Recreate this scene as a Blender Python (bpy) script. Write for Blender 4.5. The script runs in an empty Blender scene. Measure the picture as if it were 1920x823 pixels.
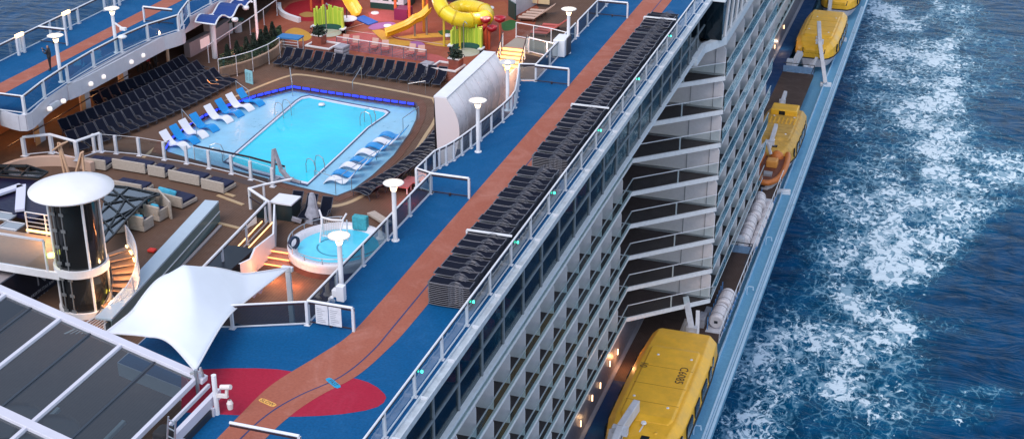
import bpy, bmesh, math, random
from mathutils import Vector, Matrix
from mathutils.geometry import tessellate_polygon
random.seed(7)
sc = bpy.context.scene
COL = sc.collection
PI = math.pi
TRACK = 0.0; POOL = -3.4; PROM = -29.4; STRIP = -31.6; SEA = -46.0

# ---------------------------------------------------------------- materials
MATS = {}
def mat(name, color, rough=0.6, metal=0.0, var=0.0, scale=4.0, bump=0.0, bscale=40.0, emit=None, estr=0.0, alpha=1.0, spec=0.5, coat=0.0):
    if name in MATS: return MATS[name]
    m = bpy.data.materials.new(name); m.use_nodes = True
    nt = m.node_tree; N = nt.nodes; L = nt.links
    b = N['Principled BSDF']
    c = tuple(color) + (1,)
    b.inputs['Base Color'].default_value = c
    b.inputs['Roughness'].default_value = rough
    b.inputs['Metallic'].default_value = metal
    b.inputs['Specular IOR Level'].default_value = spec
    b.inputs['Coat Weight'].default_value = coat
    if alpha < 1: b.inputs['Alpha'].default_value = alpha
    if emit is not None:
        b.inputs['Emission Color'].default_value = tuple(emit) + (1,)
        b.inputs['Emission Strength'].default_value = estr
    tc = N.new('ShaderNodeTexCoord')
    if var > 0:
        n = N.new('ShaderNodeTexNoise'); n.inputs['Scale'].default_value = scale; n.inputs['Detail'].default_value = 8; n.inputs['Roughness'].default_value = .65
        L.new(tc.outputs['Object'], n.inputs['Vector'])
        r = N.new('ShaderNodeMapRange'); r.inputs[1].default_value = .3; r.inputs[2].default_value = .7
        r.inputs[3].default_value = 1 - var; r.inputs[4].default_value = 1 + var
        L.new(n.outputs['Fac'], r.inputs[0])
        h = N.new('ShaderNodeVectorMath'); h.operation = 'SCALE'; h.inputs[0].default_value = color
        L.new(r.outputs[0], h.inputs['Scale']); L.new(h.outputs[0], b.inputs['Base Color'])
        r2 = N.new('ShaderNodeMapRange'); r2.inputs[1].default_value = .3; r2.inputs[2].default_value = .7
        r2.inputs[3].default_value = max(0, rough - .12); r2.inputs[4].default_value = min(1, rough + .12)
        L.new(n.outputs['Fac'], r2.inputs[0]); L.new(r2.outputs[0], b.inputs['Roughness'])
    if bump > 0:
        n2 = N.new('ShaderNodeTexNoise'); n2.inputs['Scale'].default_value = bscale; n2.inputs['Detail'].default_value = 3
        L.new(tc.outputs['Object'], n2.inputs['Vector'])
        bp = N.new('ShaderNodeBump'); bp.inputs['Strength'].default_value = bump; bp.inputs['Distance'].default_value = .02
        L.new(n2.outputs['Fac'], bp.inputs['Height']); L.new(bp.outputs[0], b.inputs['Normal'])
    MATS[name] = m
    return m

def deck_mat(name, color, wear, plank=None, speck=.10, wear_amt=.35):
    """walked-on deck: fine speckle, big patches of wear, optional planks along the ship"""
    if name in MATS: return MATS[name]
    m = mat(name, color, .75, spec=.18)
    nt = m.node_tree; N = nt.nodes; L = nt.links; b = N['Principled BSDF']
    tc = N.new('ShaderNodeTexCoord')
    n1 = N.new('ShaderNodeTexNoise'); n1.inputs['Scale'].default_value = 9; n1.inputs['Detail'].default_value = 4
    n2 = N.new('ShaderNodeTexNoise'); n2.inputs['Scale'].default_value = .45; n2.inputs['Detail'].default_value = 9; n2.inputs['Roughness'].default_value = .7; n2.inputs['Distortion'].default_value = 1.2
    L.new(tc.outputs['Object'], n1.inputs['Vector']); L.new(tc.outputs['Object'], n2.inputs['Vector'])
    r1 = N.new('ShaderNodeMapRange'); r1.inputs[1].default_value = .3; r1.inputs[2].default_value = .7; r1.inputs[3].default_value = 1 - speck; r1.inputs[4].default_value = 1 + speck
    L.new(n1.outputs['Fac'], r1.inputs[0])
    r2 = N.new('ShaderNodeMapRange'); r2.inputs[1].default_value = .5; r2.inputs[2].default_value = .78; r2.inputs[3].default_value = 0; r2.inputs[4].default_value = wear_amt
    L.new(n2.outputs['Fac'], r2.inputs[0])
    mx = N.new('ShaderNodeMix'); mx.data_type = 'RGBA'; mx.inputs['A'].default_value = tuple(color) + (1,); mx.inputs['B'].default_value = tuple(wear) + (1,)
    L.new(r2.outputs[0], mx.inputs['Factor'])
    sc1 = N.new('ShaderNodeVectorMath'); sc1.operation = 'SCALE'
    L.new(mx.outputs['Result'], sc1.inputs[0]); L.new(r1.outputs[0], sc1.inputs['Scale'])
    out = sc1
    if plank:
        sx = N.new('ShaderNodeSeparateXYZ'); L.new(tc.outputs['Object'], sx.inputs[0])
        md = N.new('ShaderNodeMath'); md.operation = 'PINGPONG'; md.inputs[1].default_value = plank / 2
        L.new(sx.outputs['X'], md.inputs[0])
        lt = N.new('ShaderNodeMapRange'); lt.inputs[1].default_value = .004; lt.inputs[2].default_value = .016; lt.inputs[3].default_value = .55; lt.inputs[4].default_value = 1
        L.new(md.outputs[0], lt.inputs[0])
        s2 = N.new('ShaderNodeVectorMath'); s2.operation = 'SCALE'
        L.new(sc1.outputs[0], s2.inputs[0]); L.new(lt.outputs[0], s2.inputs['Scale']); out = s2
    L.new(out.outputs[0], b.inputs['Base Color'])
    rr = N.new('ShaderNodeMapRange'); rr.inputs[1].default_value = .35; rr.inputs[2].default_value = .75; rr.inputs[3].default_value = .85; rr.inputs[4].default_value = .5
    L.new(n2.outputs['Fac'], rr.inputs[0]); L.new(rr.outputs[0], b.inputs['Roughness'])
    bp = N.new('ShaderNodeBump'); bp.inputs['Strength'].default_value = .3; bp.inputs['Distance'].default_value = .01
    L.new(n1.outputs['Fac'], bp.inputs['Height']); L.new(bp.outputs[0], b.inputs['Normal'])
    return m

def glass(name, tint, rough=.03, base=.06, ior=1.5, refl=1.0):
    """thin glass: tinted see-through plus a fresnel reflection"""
    if name in MATS: return MATS[name]
    m = bpy.data.materials.new(name); m.use_nodes = True
    nt = m.node_tree; N = nt.nodes; L = nt.links; N.clear()
    o = N.new('ShaderNodeOutputMaterial'); t = N.new('ShaderNodeBsdfTransparent'); t.inputs[0].default_value = tuple(tint) + (1,)
    g = N.new('ShaderNodeBsdfGlossy'); g.inputs['Roughness'].default_value = rough; g.inputs['Color'].default_value = (.92, .96, 1, 1)
    f = N.new('ShaderNodeFresnel'); f.inputs[0].default_value = ior
    a = N.new('ShaderNodeMath'); a.operation = 'ADD'; a.inputs[1].default_value = base; a.use_clamp = True
    tc = N.new('ShaderNodeTexCoord'); n = N.new('ShaderNodeTexNoise'); n.inputs['Scale'].default_value = .7
    L.new(tc.outputs['Object'], n.inputs['Vector'])
    bp = N.new('ShaderNodeBump'); bp.inputs['Strength'].default_value = .12; bp.inputs['Distance'].default_value = .15
    L.new(n.outputs['Fac'], bp.inputs['Height']); L.new(bp.outputs[0], g.inputs['Normal'])
    mx = N.new('ShaderNodeMixShader')
    q_ = N.new('ShaderNodeMath'); q_.operation = 'MULTIPLY'; q_.inputs[1].default_value = refl; L.new(f.outputs[0], q_.inputs[0]); L.new(q_.outputs[0], a.inputs[0]); L.new(a.outputs[0], mx.inputs[0]); L.new(t.outputs[0], mx.inputs[1]); L.new(g.outputs[0], mx.inputs[2]); L.new(mx.outputs[0], o.inputs[0])
    MATS[name] = m
    return m

WHITE = mat('white_paint', (.70, .71, .75), .42, var=.07, scale=1.3)
WHITE2 = mat('grey_white_paint', (.56, .58, .63), .5, var=.1, scale=1.5)
FABW = mat('sail_fabric', (.68, .73, .81), .7, var=.03, scale=1)
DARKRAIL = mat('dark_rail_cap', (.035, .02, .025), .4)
NAVY = mat('navy_sling', (.006, .008, .018), .95, var=.25, scale=6, bump=.3, bscale=90, spec=.12)
FRAME = mat('grey_tube', (.075, .08, .10), .4, metal=.2)
STEEL = mat('steel', (.45, .47, .5), .3, metal=.8)
BLUE = deck_mat('blue_deck', (.0, .078, .215), (.003, .115, .285), wear_amt=.3, speck=.16)
TERRA = deck_mat('terracotta_track', (.33, .105, .068), (.46, .20, .15), wear_amt=.6)
RED = deck_mat('crimson_patch', (.34, .014, .04), (.42, .04, .085), wear_amt=.4)
BROWN = deck_mat('brown_deck', (.125, .074, .052), (.17, .11, .082), plank=.16)
DBROWN = deck_mat('dark_balcony_floor', (.085, .066, .066), (.12, .095, .095))
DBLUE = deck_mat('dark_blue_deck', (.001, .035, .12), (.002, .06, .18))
LBLUE = deck_mat('pale_blue_ledge', (.13, .33, .50), (.20, .44, .60), wear_amt=.6)
GLASS = glass('clear_glass', (.62, .74, .78))
GLASSD = glass('dark_glass', (.22, .28, .30), base=.08)
GLASSB = glass('balcony_glass', (.84, .91, .91), base=.0, ior=1.4, refl=.05)
GLASST = glass('teal_glass', (.55, .74, .74), base=.06, ior=1.45, refl=.7)

# ---------------------------------------------------------------- mesh helpers
class MB:
    def __init__(s): s.v = []; s.f = []; s.mi = []; s.cur = 0
    def add(s, vs, fs):
        n = len(s.v); s.v += [tuple(q) for q in vs]; s.f += [tuple(i + n for i in q) for q in fs]; s.mi += [s.cur] * len(fs); return s
    def box(s, x0, x1, y0, y1, z0, z1):
        vs = [(x, y, z) for z in (z0, z1) for y in (y0, y1) for x in (x0, x1)]
        return s.add(vs, [(0, 2, 3, 1), (4, 5, 7, 6), (0, 1, 5, 4), (2, 6, 7, 3), (0, 4, 6, 2), (1, 3, 7, 5)])
    def obox(s, c, ex, ey, ez, M=None):
        c = Vector(c); vs = []
        for z in (-1, 1):
            for y in (-1, 1):
                for x in (-1, 1):
                    q = Vector((x * ex, y * ey, z * ez)); q = (M @ q) if M else q; vs.append(c + q)
        return s.add(vs, [(0, 2, 3, 1), (4, 5, 7, 6), (0, 1, 5, 4), (2, 6, 7, 3), (0, 4, 6, 2), (1, 3, 7, 5)])
    def bar(s, a, b, w, h=None, up=(0, 0, 1)):
        a = Vector(a); b = Vector(b); h = w if h is None else h; d = (b - a)
        if d.length < 1e-6: return s
        d.normalize(); upv = Vector(up)
        if abs(d.dot(upv)) > .98: upv = Vector((0, 1, 0))
        r = d.cross(upv).normalized(); u = r.cross(d)
        vs = [p + r * (i * w / 2) + u * (j * h / 2) for p in (a, b) for i, j in ((-1, -1), (1, -1), (1, 1), (-1, 1))]
        return s.add(vs, [(0, 3, 2, 1), (4, 5, 6, 7), (0, 1, 5, 4), (1, 2, 6, 5), (2, 3, 7, 6), (3, 0, 4, 7)])
    def tube(s, pts, r, n=6, caps=True):
        pts = [Vector(q) for q in pts]; k = len(pts); rs = r if isinstance(r, (list, tuple)) else [r] * k
        up = Vector((0, 0, 1)); vs = []; prev = None
        for i, q in enumerate(pts):
            d = (pts[min(i + 1, k - 1)] - pts[max(i - 1, 0)])
            d = d.normalized() if d.length > 1e-9 else Vector((0, 0, 1))
            if prev is None:
                a = d.cross(up)
                if a.length < .05: a = d.cross(Vector((1, 0, 0)))
            else: a = prev - d * prev.dot(d)
            a.normalize(); prev = a; bb = d.cross(a)
            for j in range(n):
                t = 2 * PI * j / n; vs.append(q + a * (math.cos(t) * rs[i]) + bb * (math.sin(t) * rs[i]))
        fs = [(i * n + j, i * n + (j + 1) % n, (i + 1) * n + (j + 1) % n, (i + 1) * n + j) for i in range(k - 1) for j in range(n)]
        if caps: fs += [tuple(range(n))[::-1], tuple((k - 1) * n + j for j in range(n))]
        return s.add(vs, fs)
    def lathe(s, prof, c=(0, 0, 0), n=24, a0=0, a1=2 * PI, sx=1, sy=1):
        full = abs(a1 - a0 - 2 * PI) < 1e-6; m = n if full else n + 1; vs = []
        for r, z in prof:
            for j in range(m):
                t = a0 + (a1 - a0) * j / n; vs.append((c[0] + r * sx * math.cos(t), c[1] + r * sy * math.sin(t), c[2] + z))
        fs = []
        for i in range(len(prof) - 1):
            for j in range(n):
                j2 = (j + 1) % m if full else j + 1
                fs.append((i * m + j, i * m + j2, (i + 1) * m + j2, (i + 1) * m + j))
        return s.add(vs, fs)
    def prism(s, poly, z0, z1, holes=()):
        loops = [poly] + list(holes)
        loops3 = [[Vector((q[0], q[1], 0)) for q in lp] for lp in loops]
        tris = tessellate_polygon(loops3); flat = [q for lp in loops3 for q in lp]; n = len(flat)
        vs = [(q.x, q.y, z1) for q in flat] + [(q.x, q.y, z0) for q in flat]; fs = []
        for t in tris:
            a, b, c = (flat[i] for i in t); cr = (b - a).cross(c - a).z
            if abs(cr) < 1e-9: continue
            t = t if cr > 0 else t[::-1]
            fs.append(tuple(t)); fs.append(tuple(i + n for i in t[::-1]))
        o = 0
        for k, lp in enumerate(loops3):
            m = len(lp); ar = sum(lp[i].x * lp[(i + 1) % m].y - lp[(i + 1) % m].x * lp[i].y for i in range(m))
            for i in range(m):
                a, b = o + i, o + (i + 1) % m
                q = (a, a + n, b + n, b) if (ar > 0) == (k > 0) else (a, b, b + n, a + n)
                fs.append(q[::-1] if (ar > 0) == (k > 0) else q[::-1])
            o += m
        return s.add(vs, fs)
    def sheet(s, poly, z, holes=()):
        loops3 = [[Vector((q[0], q[1], 0)) for q in lp] for lp in [poly] + list(holes)]
        tris = tessellate_polygon(loops3); flat = [q for lp in loops3 for q in lp]; fs = []
        for t in tris:
            a, b, c = (flat[i] for i in t)
            fs.append(tuple(t) if (b - a).cross(c - a).z > 0 else tuple(t[::-1]))
        return s.add([(q.x, q.y, z) for q in flat], fs)
    def grid(s, rows):
        n = len(rows[0]); vs = [q for r in rows for q in r]
        return s.add(vs, [(i * n + j, i * n + j + 1, (i + 1) * n + j + 1, (i + 1) * n + j) for i in range(len(rows) - 1) for j in range(n - 1)])
    def slab(s, rows, t):
        """thick sheet: grid rows, thickness t downwards"""
        n = len(rows[0]); k = len(rows); N0 = n * k
        vs = [tuple(q) for r in rows for q in r]; vs += [(a, b, c - t) for a, b, c in vs]
        fs = []
        for i in range(k - 1):
            for j in range(n - 1):
                a, b, c, d = i * n + j, i * n + j + 1, (i + 1) * n + j + 1, (i + 1) * n + j
                fs += [(a, b, c, d), (a + N0, d + N0, c + N0, b + N0)]
        for i in range(k - 1):
            a, b = i * n, (i + 1) * n; fs.append((a, b, b + N0, a + N0)); a, b = i * n + n - 1, (i + 1) * n + n - 1; fs.append((a, a + N0, b + N0, b))
        for j in range(n - 1):
            a, b = j, j + 1; fs.append((a, a + N0, b + N0, b)); a, b = (k - 1) * n + j, (k - 1) * n + j + 1; fs.append((a, b, b + N0, a + N0))
        return s.add(vs, fs)
    def mesh(s, name, mats, smooth=False):
        me = bpy.data.meshes.new(name); me.from_pydata(s.v, [], s.f)
        for m in (mats if isinstance(mats, (list, tuple)) else [mats]): me.materials.append(m)
        if any(s.mi): me.polygons.foreach_set('material_index', s.mi)
        if smooth: me.polygons.foreach_set('use_smooth', [True] * len(me.polygons))
        me.update(); return me
    def build(s, name, mats, parent=None, smooth=False, label=None, fixn=False):
        me = s.mesh(name, mats, smooth)
        if fixn:
            bm = bmesh.new(); bm.from_mesh(me); bmesh.ops.recalc_face_normals(bm, faces=bm.faces); bm.to_mesh(me); bm.free()
        o = bpy.data.objects.new(name, me); COL.objects.link(o)
        if parent: o.parent = parent
        if label: o['label'] = label
        return o
def bevel(o, w=.03, seg=2):
    m = o.modifiers.new('bevel', 'BEVEL'); m.width = w; m.segments = seg; m.limit_method = 'ANGLE'; m.angle_limit = .6; return o

def tag(o, label, cat, group=None, kind=None):
    o['label'] = label; o['category'] = cat
    if group: o['group'] = group
    if kind: o['kind'] = kind
    return o
def thing(name, label, cat, loc=(0, 0, 0), rz=0, group=None):
    o = bpy.data.objects.new(name, None); COL.objects.link(o); o.location = loc; o.rotation_euler = (0, 0, rz)
    o.empty_display_size = .3
    return tag(o, label, cat, group)
def struct(o, label, cat):
    o['kind'] = 'structure'; o['label'] = label; o['category'] = cat; return o
KIDS = {}
def dup(root, loc, rz, label, group=None, parts=True):
    if root not in KIDS: KIDS[root] = [(c, list(c.children)) for c in root.children]
    r = root.copy(); COL.objects.link(r); r.location = loc; r.rotation_euler = (0, 0, rz); r['label'] = label
    if group: r['group'] = group
    if parts:
        for c, gs in KIDS[root]:
            d = c.copy(); COL.objects.link(d); d.parent = r
            for g in gs:
                e = g.copy(); COL.objects.link(e); e.parent = d
    return r
ONES = 'first second third fourth fifth sixth seventh eighth ninth tenth eleventh twelfth thirteenth fourteenth fifteenth sixteenth seventeenth eighteenth nineteenth'.split()
TENS = {20: 'twenty', 30: 'thirty', 40: 'forty', 50: 'fifty', 60: 'sixty'}
def nth(i):
    if i < 20: return ONES[i - 1]
    t = i // 10 * 10; u = i % 10
    return {20: 'twentieth', 30: 'thirtieth', 40: 'fortieth', 50: 'fiftieth', 60: 'sixtieth'}[t] if u == 0 else TENS[t] + '-' + ONES[u - 1]
def lerp(a, b, t): return tuple(x + (y - x) * t for x, y in zip(a, b))
def resample(pts, step):
    """points every ~step along each leg, corners kept"""
    out = [pts[0]]
    for a, b in zip(pts, pts[1:]):
        d = math.dist(a, b); k = max(1, round(d / step))
        out += [lerp(a, b, i / k) for i in range(1, k + 1)]
    return out

# ================================================================ world, camera, light
w = bpy.data.worlds.new('World'); sc.world = w; w.use_nodes = True
nt = w.node_tree; bg = nt.nodes['Background']
sky = nt.nodes.new('ShaderNodeTexSky'); sky.sky_type = 'NISHITA'; sky.sun_disc = False
SUN_EL = math.radians(52); SUN_AZ = math.radians(190)
sky.sun_elevation = SUN_EL; sky.sun_rotation = SUN_AZ; sky.air_density = 1.2; sky.dust_density = .6; sky.ozone_density = 3.0
hs = nt.nodes.new('ShaderNodeHueSaturation'); hs.inputs['Saturation'].default_value = .62; nt.links.new(sky.outputs[0], hs.inputs['Color']); nt.links.new(hs.outputs[0], bg.inputs[0]); bg.inputs[1].default_value = .15
ld = bpy.data.lights.new('sun', 'SUN'); ld.energy = 1.2; ld.angle = math.radians(35); ld.color = (1, .86, .76)
lo = bpy.data.objects.new('sun', ld); COL.objects.link(lo)
sd = Vector((math.sin(SUN_AZ) * math.cos(SUN_EL + .5), math.cos(SUN_AZ) * math.cos(SUN_EL + .5), math.sin(SUN_EL + .5)))
sd = Vector((math.sin(SUN_AZ) * math.cos(SUN_EL), math.cos(SUN_AZ) * math.cos(SUN_EL), math.sin(SUN_EL)))
lo.rotation_euler = sd.to_track_quat('Z', 'Y').to_euler()
sc.view_settings.view_transform = 'Standard'; sc.view_settings.look = 'None'; sc.view_settings.exposure = EXPOSURE = 0.78; sc.view_settings.gamma = 1

cd = bpy.data.cameras.new('camera'); cam = bpy.data.objects.new('camera', cd); COL.objects.link(cam); sc.camera = cam
cr = [[0.950487, -0.132913, 0.280908], [0.310755, 0.399434, -0.862487], [0.002431, 0.907076, 0.42096]]
cam.matrix_world = Matrix([cr[0] + [0], cr[1] + [0], cr[2] + [30], [0, 0, 0, 1]])
cd.sensor_width = 36; cd.lens = 50.3418; cd.clip_start = 1; cd.clip_end = 60000

# ================================================================ sea
def axis(fine0, fine1, step, far):
    a = []; x = fine0
    while x <= fine1: a.append(x); x += step
    lo_, hi = [], []; d = step; x = fine0
    while x > -far: d *= 1.5; x -= d; lo_.append(x)
    d = step; x = a[-1]
    while x < far: d *= 1.5; x += d; hi.append(x)
    return lo_[::-1] + a + hi
xs = axis(-16, 40, .7, 20000); ys = axis(95, 300, 1.3, 20000)
WAKE = [(60, -22, 5), (118, -9.5, 5), (130, -7.6, 4.6), (148, -4.6, 4.2), (160, -2.8, 4.0), (174, -1.6, 5.0), (188, 0.4, 5.2), (203, -.6, 4.6), (215, -3, 4.6), (240, -7, 6), (272, -9, 7.5), (400, -9, 12)]
def wake(y):
    for (a, b, c), (d, e, f) in zip(WAKE, WAKE[1:]):
        if a <= y <= d:
            t = (y - a) / (d - a); t = t * t * (3 - 2 * t); return b + (e - b) * t, c + (f - c) * t
    return WAKE[0][1:] if y < 60 else WAKE[-1][1:]
def h2(i, j):
    n = (i * 374761393 + j * 668265263) & 0xffffffff; n = ((n ^ (n >> 13)) * 1274126177) & 0xffffffff; return ((n ^ (n >> 16)) & 0xffff) / 65535
def vn(x, y):
    i, j = math.floor(x), math.floor(y); fx, fy = x - i, y - j; fx = fx * fx * (3 - 2 * fx); fy = fy * fy * (3 - 2 * fy)
    return (h2(i, j) * (1 - fx) + h2(i + 1, j) * fx) * (1 - fy) + (h2(i, j + 1) * (1 - fx) + h2(i + 1, j + 1) * fx) * fy
def foam_density(x, y):
    x, y = x + 3.2 * (vn(x / 6, y / 9) - .5) + 2.4 * (vn(x / 2.5 + 9, y / 4) - .5), y + 7 * (vn(x / 5 + 40, y / 10 + 7) - .5)
    c, wd = wake(y); d = .70 * math.exp(-(abs(x - c + .5) / (wd * 1.75)) ** 3.0) * (.72 + .5 * vn(x / 3 + 3, y / 6))
    d *= 1 - .75 * max(0, vn(x / 4.5 + 71, y / 8 + 13) - .55) / .45
    for (cx, cy, rx, ry, s) in ((8, 193, 8, 11, .72), (16, 190, 9, 8, .62), (3, 128, 5, 3, .38), (7.5, 131, 4, 1.5, .4), (-10, 170, 6, 45, .56), (-13.5, 125, 6, 24, .60), (-13, 215, 3, 40, .45), (-6, 225, 9, 40, .58), (4, 240, 12, 30, .34), (8, 180, 9, 4, .42), (9, 222, 3, 3, .3), (14.5, 205, 3, 2.5, .35), (2, 146, 5, 3, .22)):
        d = max(d, s * math.exp(-((x - cx) / rx) ** 2 - ((y - cy) / ry) ** 2))
    return d
mb = MB(); mb.grid([[(x, y, SEA) for x in xs] for y in ys])
sea = mb.build('sea', bpy.data.materials.new('sea_water'))
at = sea.data.attributes.new('foam', 'FLOAT', 'POINT')
at.data.foreach_set('value', [foam_density(v.co.x, v.co.y) if -20 < v.co.x < 60 and 60 < v.co.y < 400 else 0.0 for v in sea.data.vertices])
struct(sea, 'deep blue sea with a band of white wake foam along the ship', 'sea')
m = sea.data.materials[0]; m.use_nodes = True; nt = m.node_tree; N = nt.nodes; L = nt.links; b = N['Principled BSDF']
tc = N.new('ShaderNodeTexCoord'); at_ = N.new('ShaderNodeAttribute'); at_.attribute_name = 'foam'
def node(t, **k):
    n = N.new(t)
    for a, v in k.items():
        if a.startswith('i_'): n.inputs[a[2:].replace('_', ' ')].default_value = v
        else: setattr(n, a, v)
    return n
def math_(op, a, bb=None, clamp=False):
    n = N.new('ShaderNodeMath'); n.operation = op; n.use_clamp = clamp
    for i, q in enumerate((a, bb)):
        if q is None: continue
        if isinstance(q, (int, float)): n.inputs[i].default_value = q
        else: L.new(q, n.inputs[i])
    return n.outputs[0]
mp = node('ShaderNodeMapping'); mp.inputs['Scale'].default_value = (1, .62, 1); mp.inputs['Rotation'].default_value = (0, 0, .5); L.new(tc.outputs['Object'], mp.inputs['Vector'])
wn = node('ShaderNodeTexNoise', i_Scale=.55, i_Detail=4); L.new(mp.outputs[0], wn.inputs['Vector'])
wa = node('ShaderNodeVectorMath', operation='MULTIPLY_ADD'); wa.inputs[1].default_value = (2.6, 2.6, 0); L.new(wn.outputs['Color'], wa.inputs[0]); L.new(mp.outputs[0], wa.inputs[2])
v1 = node('ShaderNodeTexVoronoi', feature='DISTANCE_TO_EDGE', i_Scale=.80); L.new(wa.outputs[0], v1.inputs['Vector'])
v2 = node('ShaderNodeTexVoronoi', feature='DISTANCE_TO_EDGE', i_Scale=2.1); L.new(wa.outputs[0], v2.inputs['Vector'])
nf = node('ShaderNodeTexNoise', i_Scale=1.3, i_Detail=9, i_Roughness=.70); L.new(tc.outputs['Object'], nf.inputs['Vector'])
nb = node('ShaderNodeTexNoise', i_Scale=.11, i_Detail=5, i_Roughness=.6); L.new(tc.outputs['Object'], nb.inputs['Vector'])
dens = math_('ADD', at_.outputs['Fac'], math_('MULTIPLY', math_('SUBTRACT', nb.outputs['Fac'], .5), math_('ADD', math_('MULTIPLY', at_.outputs['Fac'], 2.6), .10)))
dens = math_('ADD', dens, math_('MULTIPLY', math_('SUBTRACT', nf.outputs['Fac'], .5), .95))
dens = math_('MINIMUM', dens, .74)
thr1 = math_('MULTIPLY', dens, .34); thr2 = math_('MULTIPLY', math_('SUBTRACT', dens, .15), .34)
f1 = math_('MULTIPLY', math_('SUBTRACT', thr1, v1.outputs['Distance']), 6, True)
f2 = math_('MULTIPLY', math_('SUBTRACT', thr2, v2.outputs['Distance']), 8, True)
f3 = math_('MULTIPLY', math_('SUBTRACT', dens, .72), 1.5, True)
gate = math_('MULTIPLY', math_('SUBTRACT', dens, .10), 6, True)
nq = node('ShaderNodeTexNoise', i_Scale=.9, i_Detail=8, i_Roughness=.62, i_Distortion=1.4); L.new(mp.outputs[0], nq.inputs['Vector'])
f4 = math_('MULTIPLY', math_('SUBTRACT', math_('ADD', nq.outputs['Fac'], math_('MULTIPLY', dens, .52)), .80), 13, True)
f1 = math_('MAXIMUM', math_('MULTIPLY', f1, .42), f4)
foam = math_('MULTIPLY', math_('MAXIMUM', math_('MAXIMUM', f1, math_('MULTIPLY', f2, .35)), math_('MULTIPLY', f3, .6)), gate, True)
foam = math_('MULTIPLY', foam, math_('ADD', .55, math_('MULTIPLY', nf.outputs['Fac'], .8)), True)
foam = math_('MULTIPLY', foam, math_('MULTIPLY', at_.outputs['Fac'], 7, True), True)
aer = math_('MULTIPLY', math_('MULTIPLY', at_.outputs['Fac'], 1.1), nb.outputs['Fac'], True)
cdeep = node('ShaderNodeMix', data_type='RGBA'); cdeep.inputs['A'].default_value = (.0, .040, .115, 1); cdeep.inputs['B'].default_value = (.004, .16, .27, 1); L.new(aer, cdeep.inputs['Factor'])
cvar = node('ShaderNodeMix', data_type='RGBA', blend_type='MULTIPLY'); cvar.inputs['Factor'].default_value = .55
L.new(cdeep.outputs['Result'], cvar.inputs['A'])
rb = node('ShaderNodeMapRange'); rb.inputs[1].default_value = .35; rb.inputs[2].default_value = .65; rb.inputs[3].default_value = .45; rb.inputs[4].default_value = 1.4; L.new(wn.outputs['Fac'], rb.inputs[0])
L.new(rb.outputs[0], cvar.inputs['B'])
thin = node('ShaderNodeMix', data_type='RGBA'); L.new(cvar.outputs['Result'], thin.inputs['A']); thin.inputs['B'].default_value = (.035, .20, .32, 1); L.new(math_('MULTIPLY', foam, 2.6, True), thin.inputs['Factor'])
cm = node('ShaderNodeMix', data_type='RGBA'); L.new(thin.outputs['Result'], cm.inputs['A']); cm.inputs['B'].default_value = (.66, .79, .87, 1); L.new(math_('MULTIPLY', math_('SUBTRACT', foam, .17), 1.5, True), cm.inputs['Factor'])
L.new(cm.outputs['Result'], b.inputs['Base Color'])
L.new(math_('ADD', .26, math_('MULTIPLY', foam, .5)), b.inputs['Roughness'])
b.inputs['Specular IOR Level'].default_value = .035; b.inputs['Specular Tint'].default_value = (.12, .5, 1, 1)
wv = node('ShaderNodeTexNoise', i_Scale=.17, i_Detail=6, i_Roughness=.58, i_Distortion=.7); mp2 = node('ShaderNodeMapping'); mp2.inputs['Scale'].default_value = (.7, 1.5, 1); mp2.inputs['Rotation'].default_value = (0, 0, -.15); L.new(tc.outputs['Object'], mp2.inputs['Vector']); L.new(mp2.outputs[0], wv.inputs['Vector'])
hh = math_('ADD', math_('MULTIPLY', wv.outputs['Fac'], 1.0), math_('MULTIPLY', foam, .06))
bp = node('ShaderNodeBump', i_Strength=.6, i_Distance=1.2); L.new(hh, bp.inputs['Height']); L.new(bp.outputs[0], b.inputs['Normal'])

# ================================================================ decks (setting)
TRK_IN = [(-25.0, 300), (-25.0, 81.5), (-26.0, 81.2), (-24.62, 75.6), (-24.98, 70.9), (-25.38, 67.7), (-25.9, 66.1), (-25.9, 65.3), (-25.0, 63.15), (-25.0, 48.55), (-27.9, 47.3), (-31.0, 46.2), (-31.0, 43.2), (-26.5, 42.0), (-26.5, 28)]
PORT_IN = [(-53.8, 28), (-53.8, 66.6), (-51.75, 66.3), (-52.3, 69.1), (-52.6, 72.0), (-52.75, 75.1), (-52.7, 78.3), (-52.4, 81.1), (-51.5, 83.75), (-51.9, 84.9), (-52.6, 87.0), (-52.6, 300)]
stb = [(-18.36, 28), (-18.36, 300)] + TRK_IN
o = MB().prism(stb, -.42, 0).build('track_deck', [BLUE], fixn=True); struct(o, 'blue rubber sports deck carrying the running track on the starboard side', 'deck')
prt = [(-59.2, 300), (-59.2, 28)] + PORT_IN
o = MB().prism(prt, -.42, 0).build('track_deck', [BLUE], fixn=True); struct(o, 'blue rubber sports deck carrying the running track on the port side', 'deck')
# running track strip, lane line, crimson ellipse as thin coats on the deck
def strip_sheet(name, left, right, z, m, label, cat):
    mb = MB(); mb.grid([[(a[0], a[1], z), (b_[0], b_[1], z)] for a, b_ in zip(left, right)]); o = mb.build(name, m)
    return struct(o, label, cat)
ell = [(-28.25,43.49),(-27.35,43.83),(-26.46,44.21),(-25.44,44.55),(-24.57,44.75),(-23.64,44.79),(-22.77,44.95),(-21.89,45.07),(-21.19,45.08),(-20.69,44.99),(-20.17,44.74),(-19.72,44.38),(-19.55,44.15),(-19.5,43.79),(-19.61,43.43),(-19.96,43.03),(-20.39,42.73),(-20.73,42.5),(-21.46,42.14),(-22.21,41.83),(-22.99,41.57),(-23.79,41.37),(-24.59,41.16),(-25.61,40.92),(-26.64,40.7)]
ell = [q for q in ell]
o = MB().sheet(ell, .004).build('deck_marking', RED); struct(o, 'crimson oval painted on the blue deck under the track bend', 'deck marking')
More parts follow.
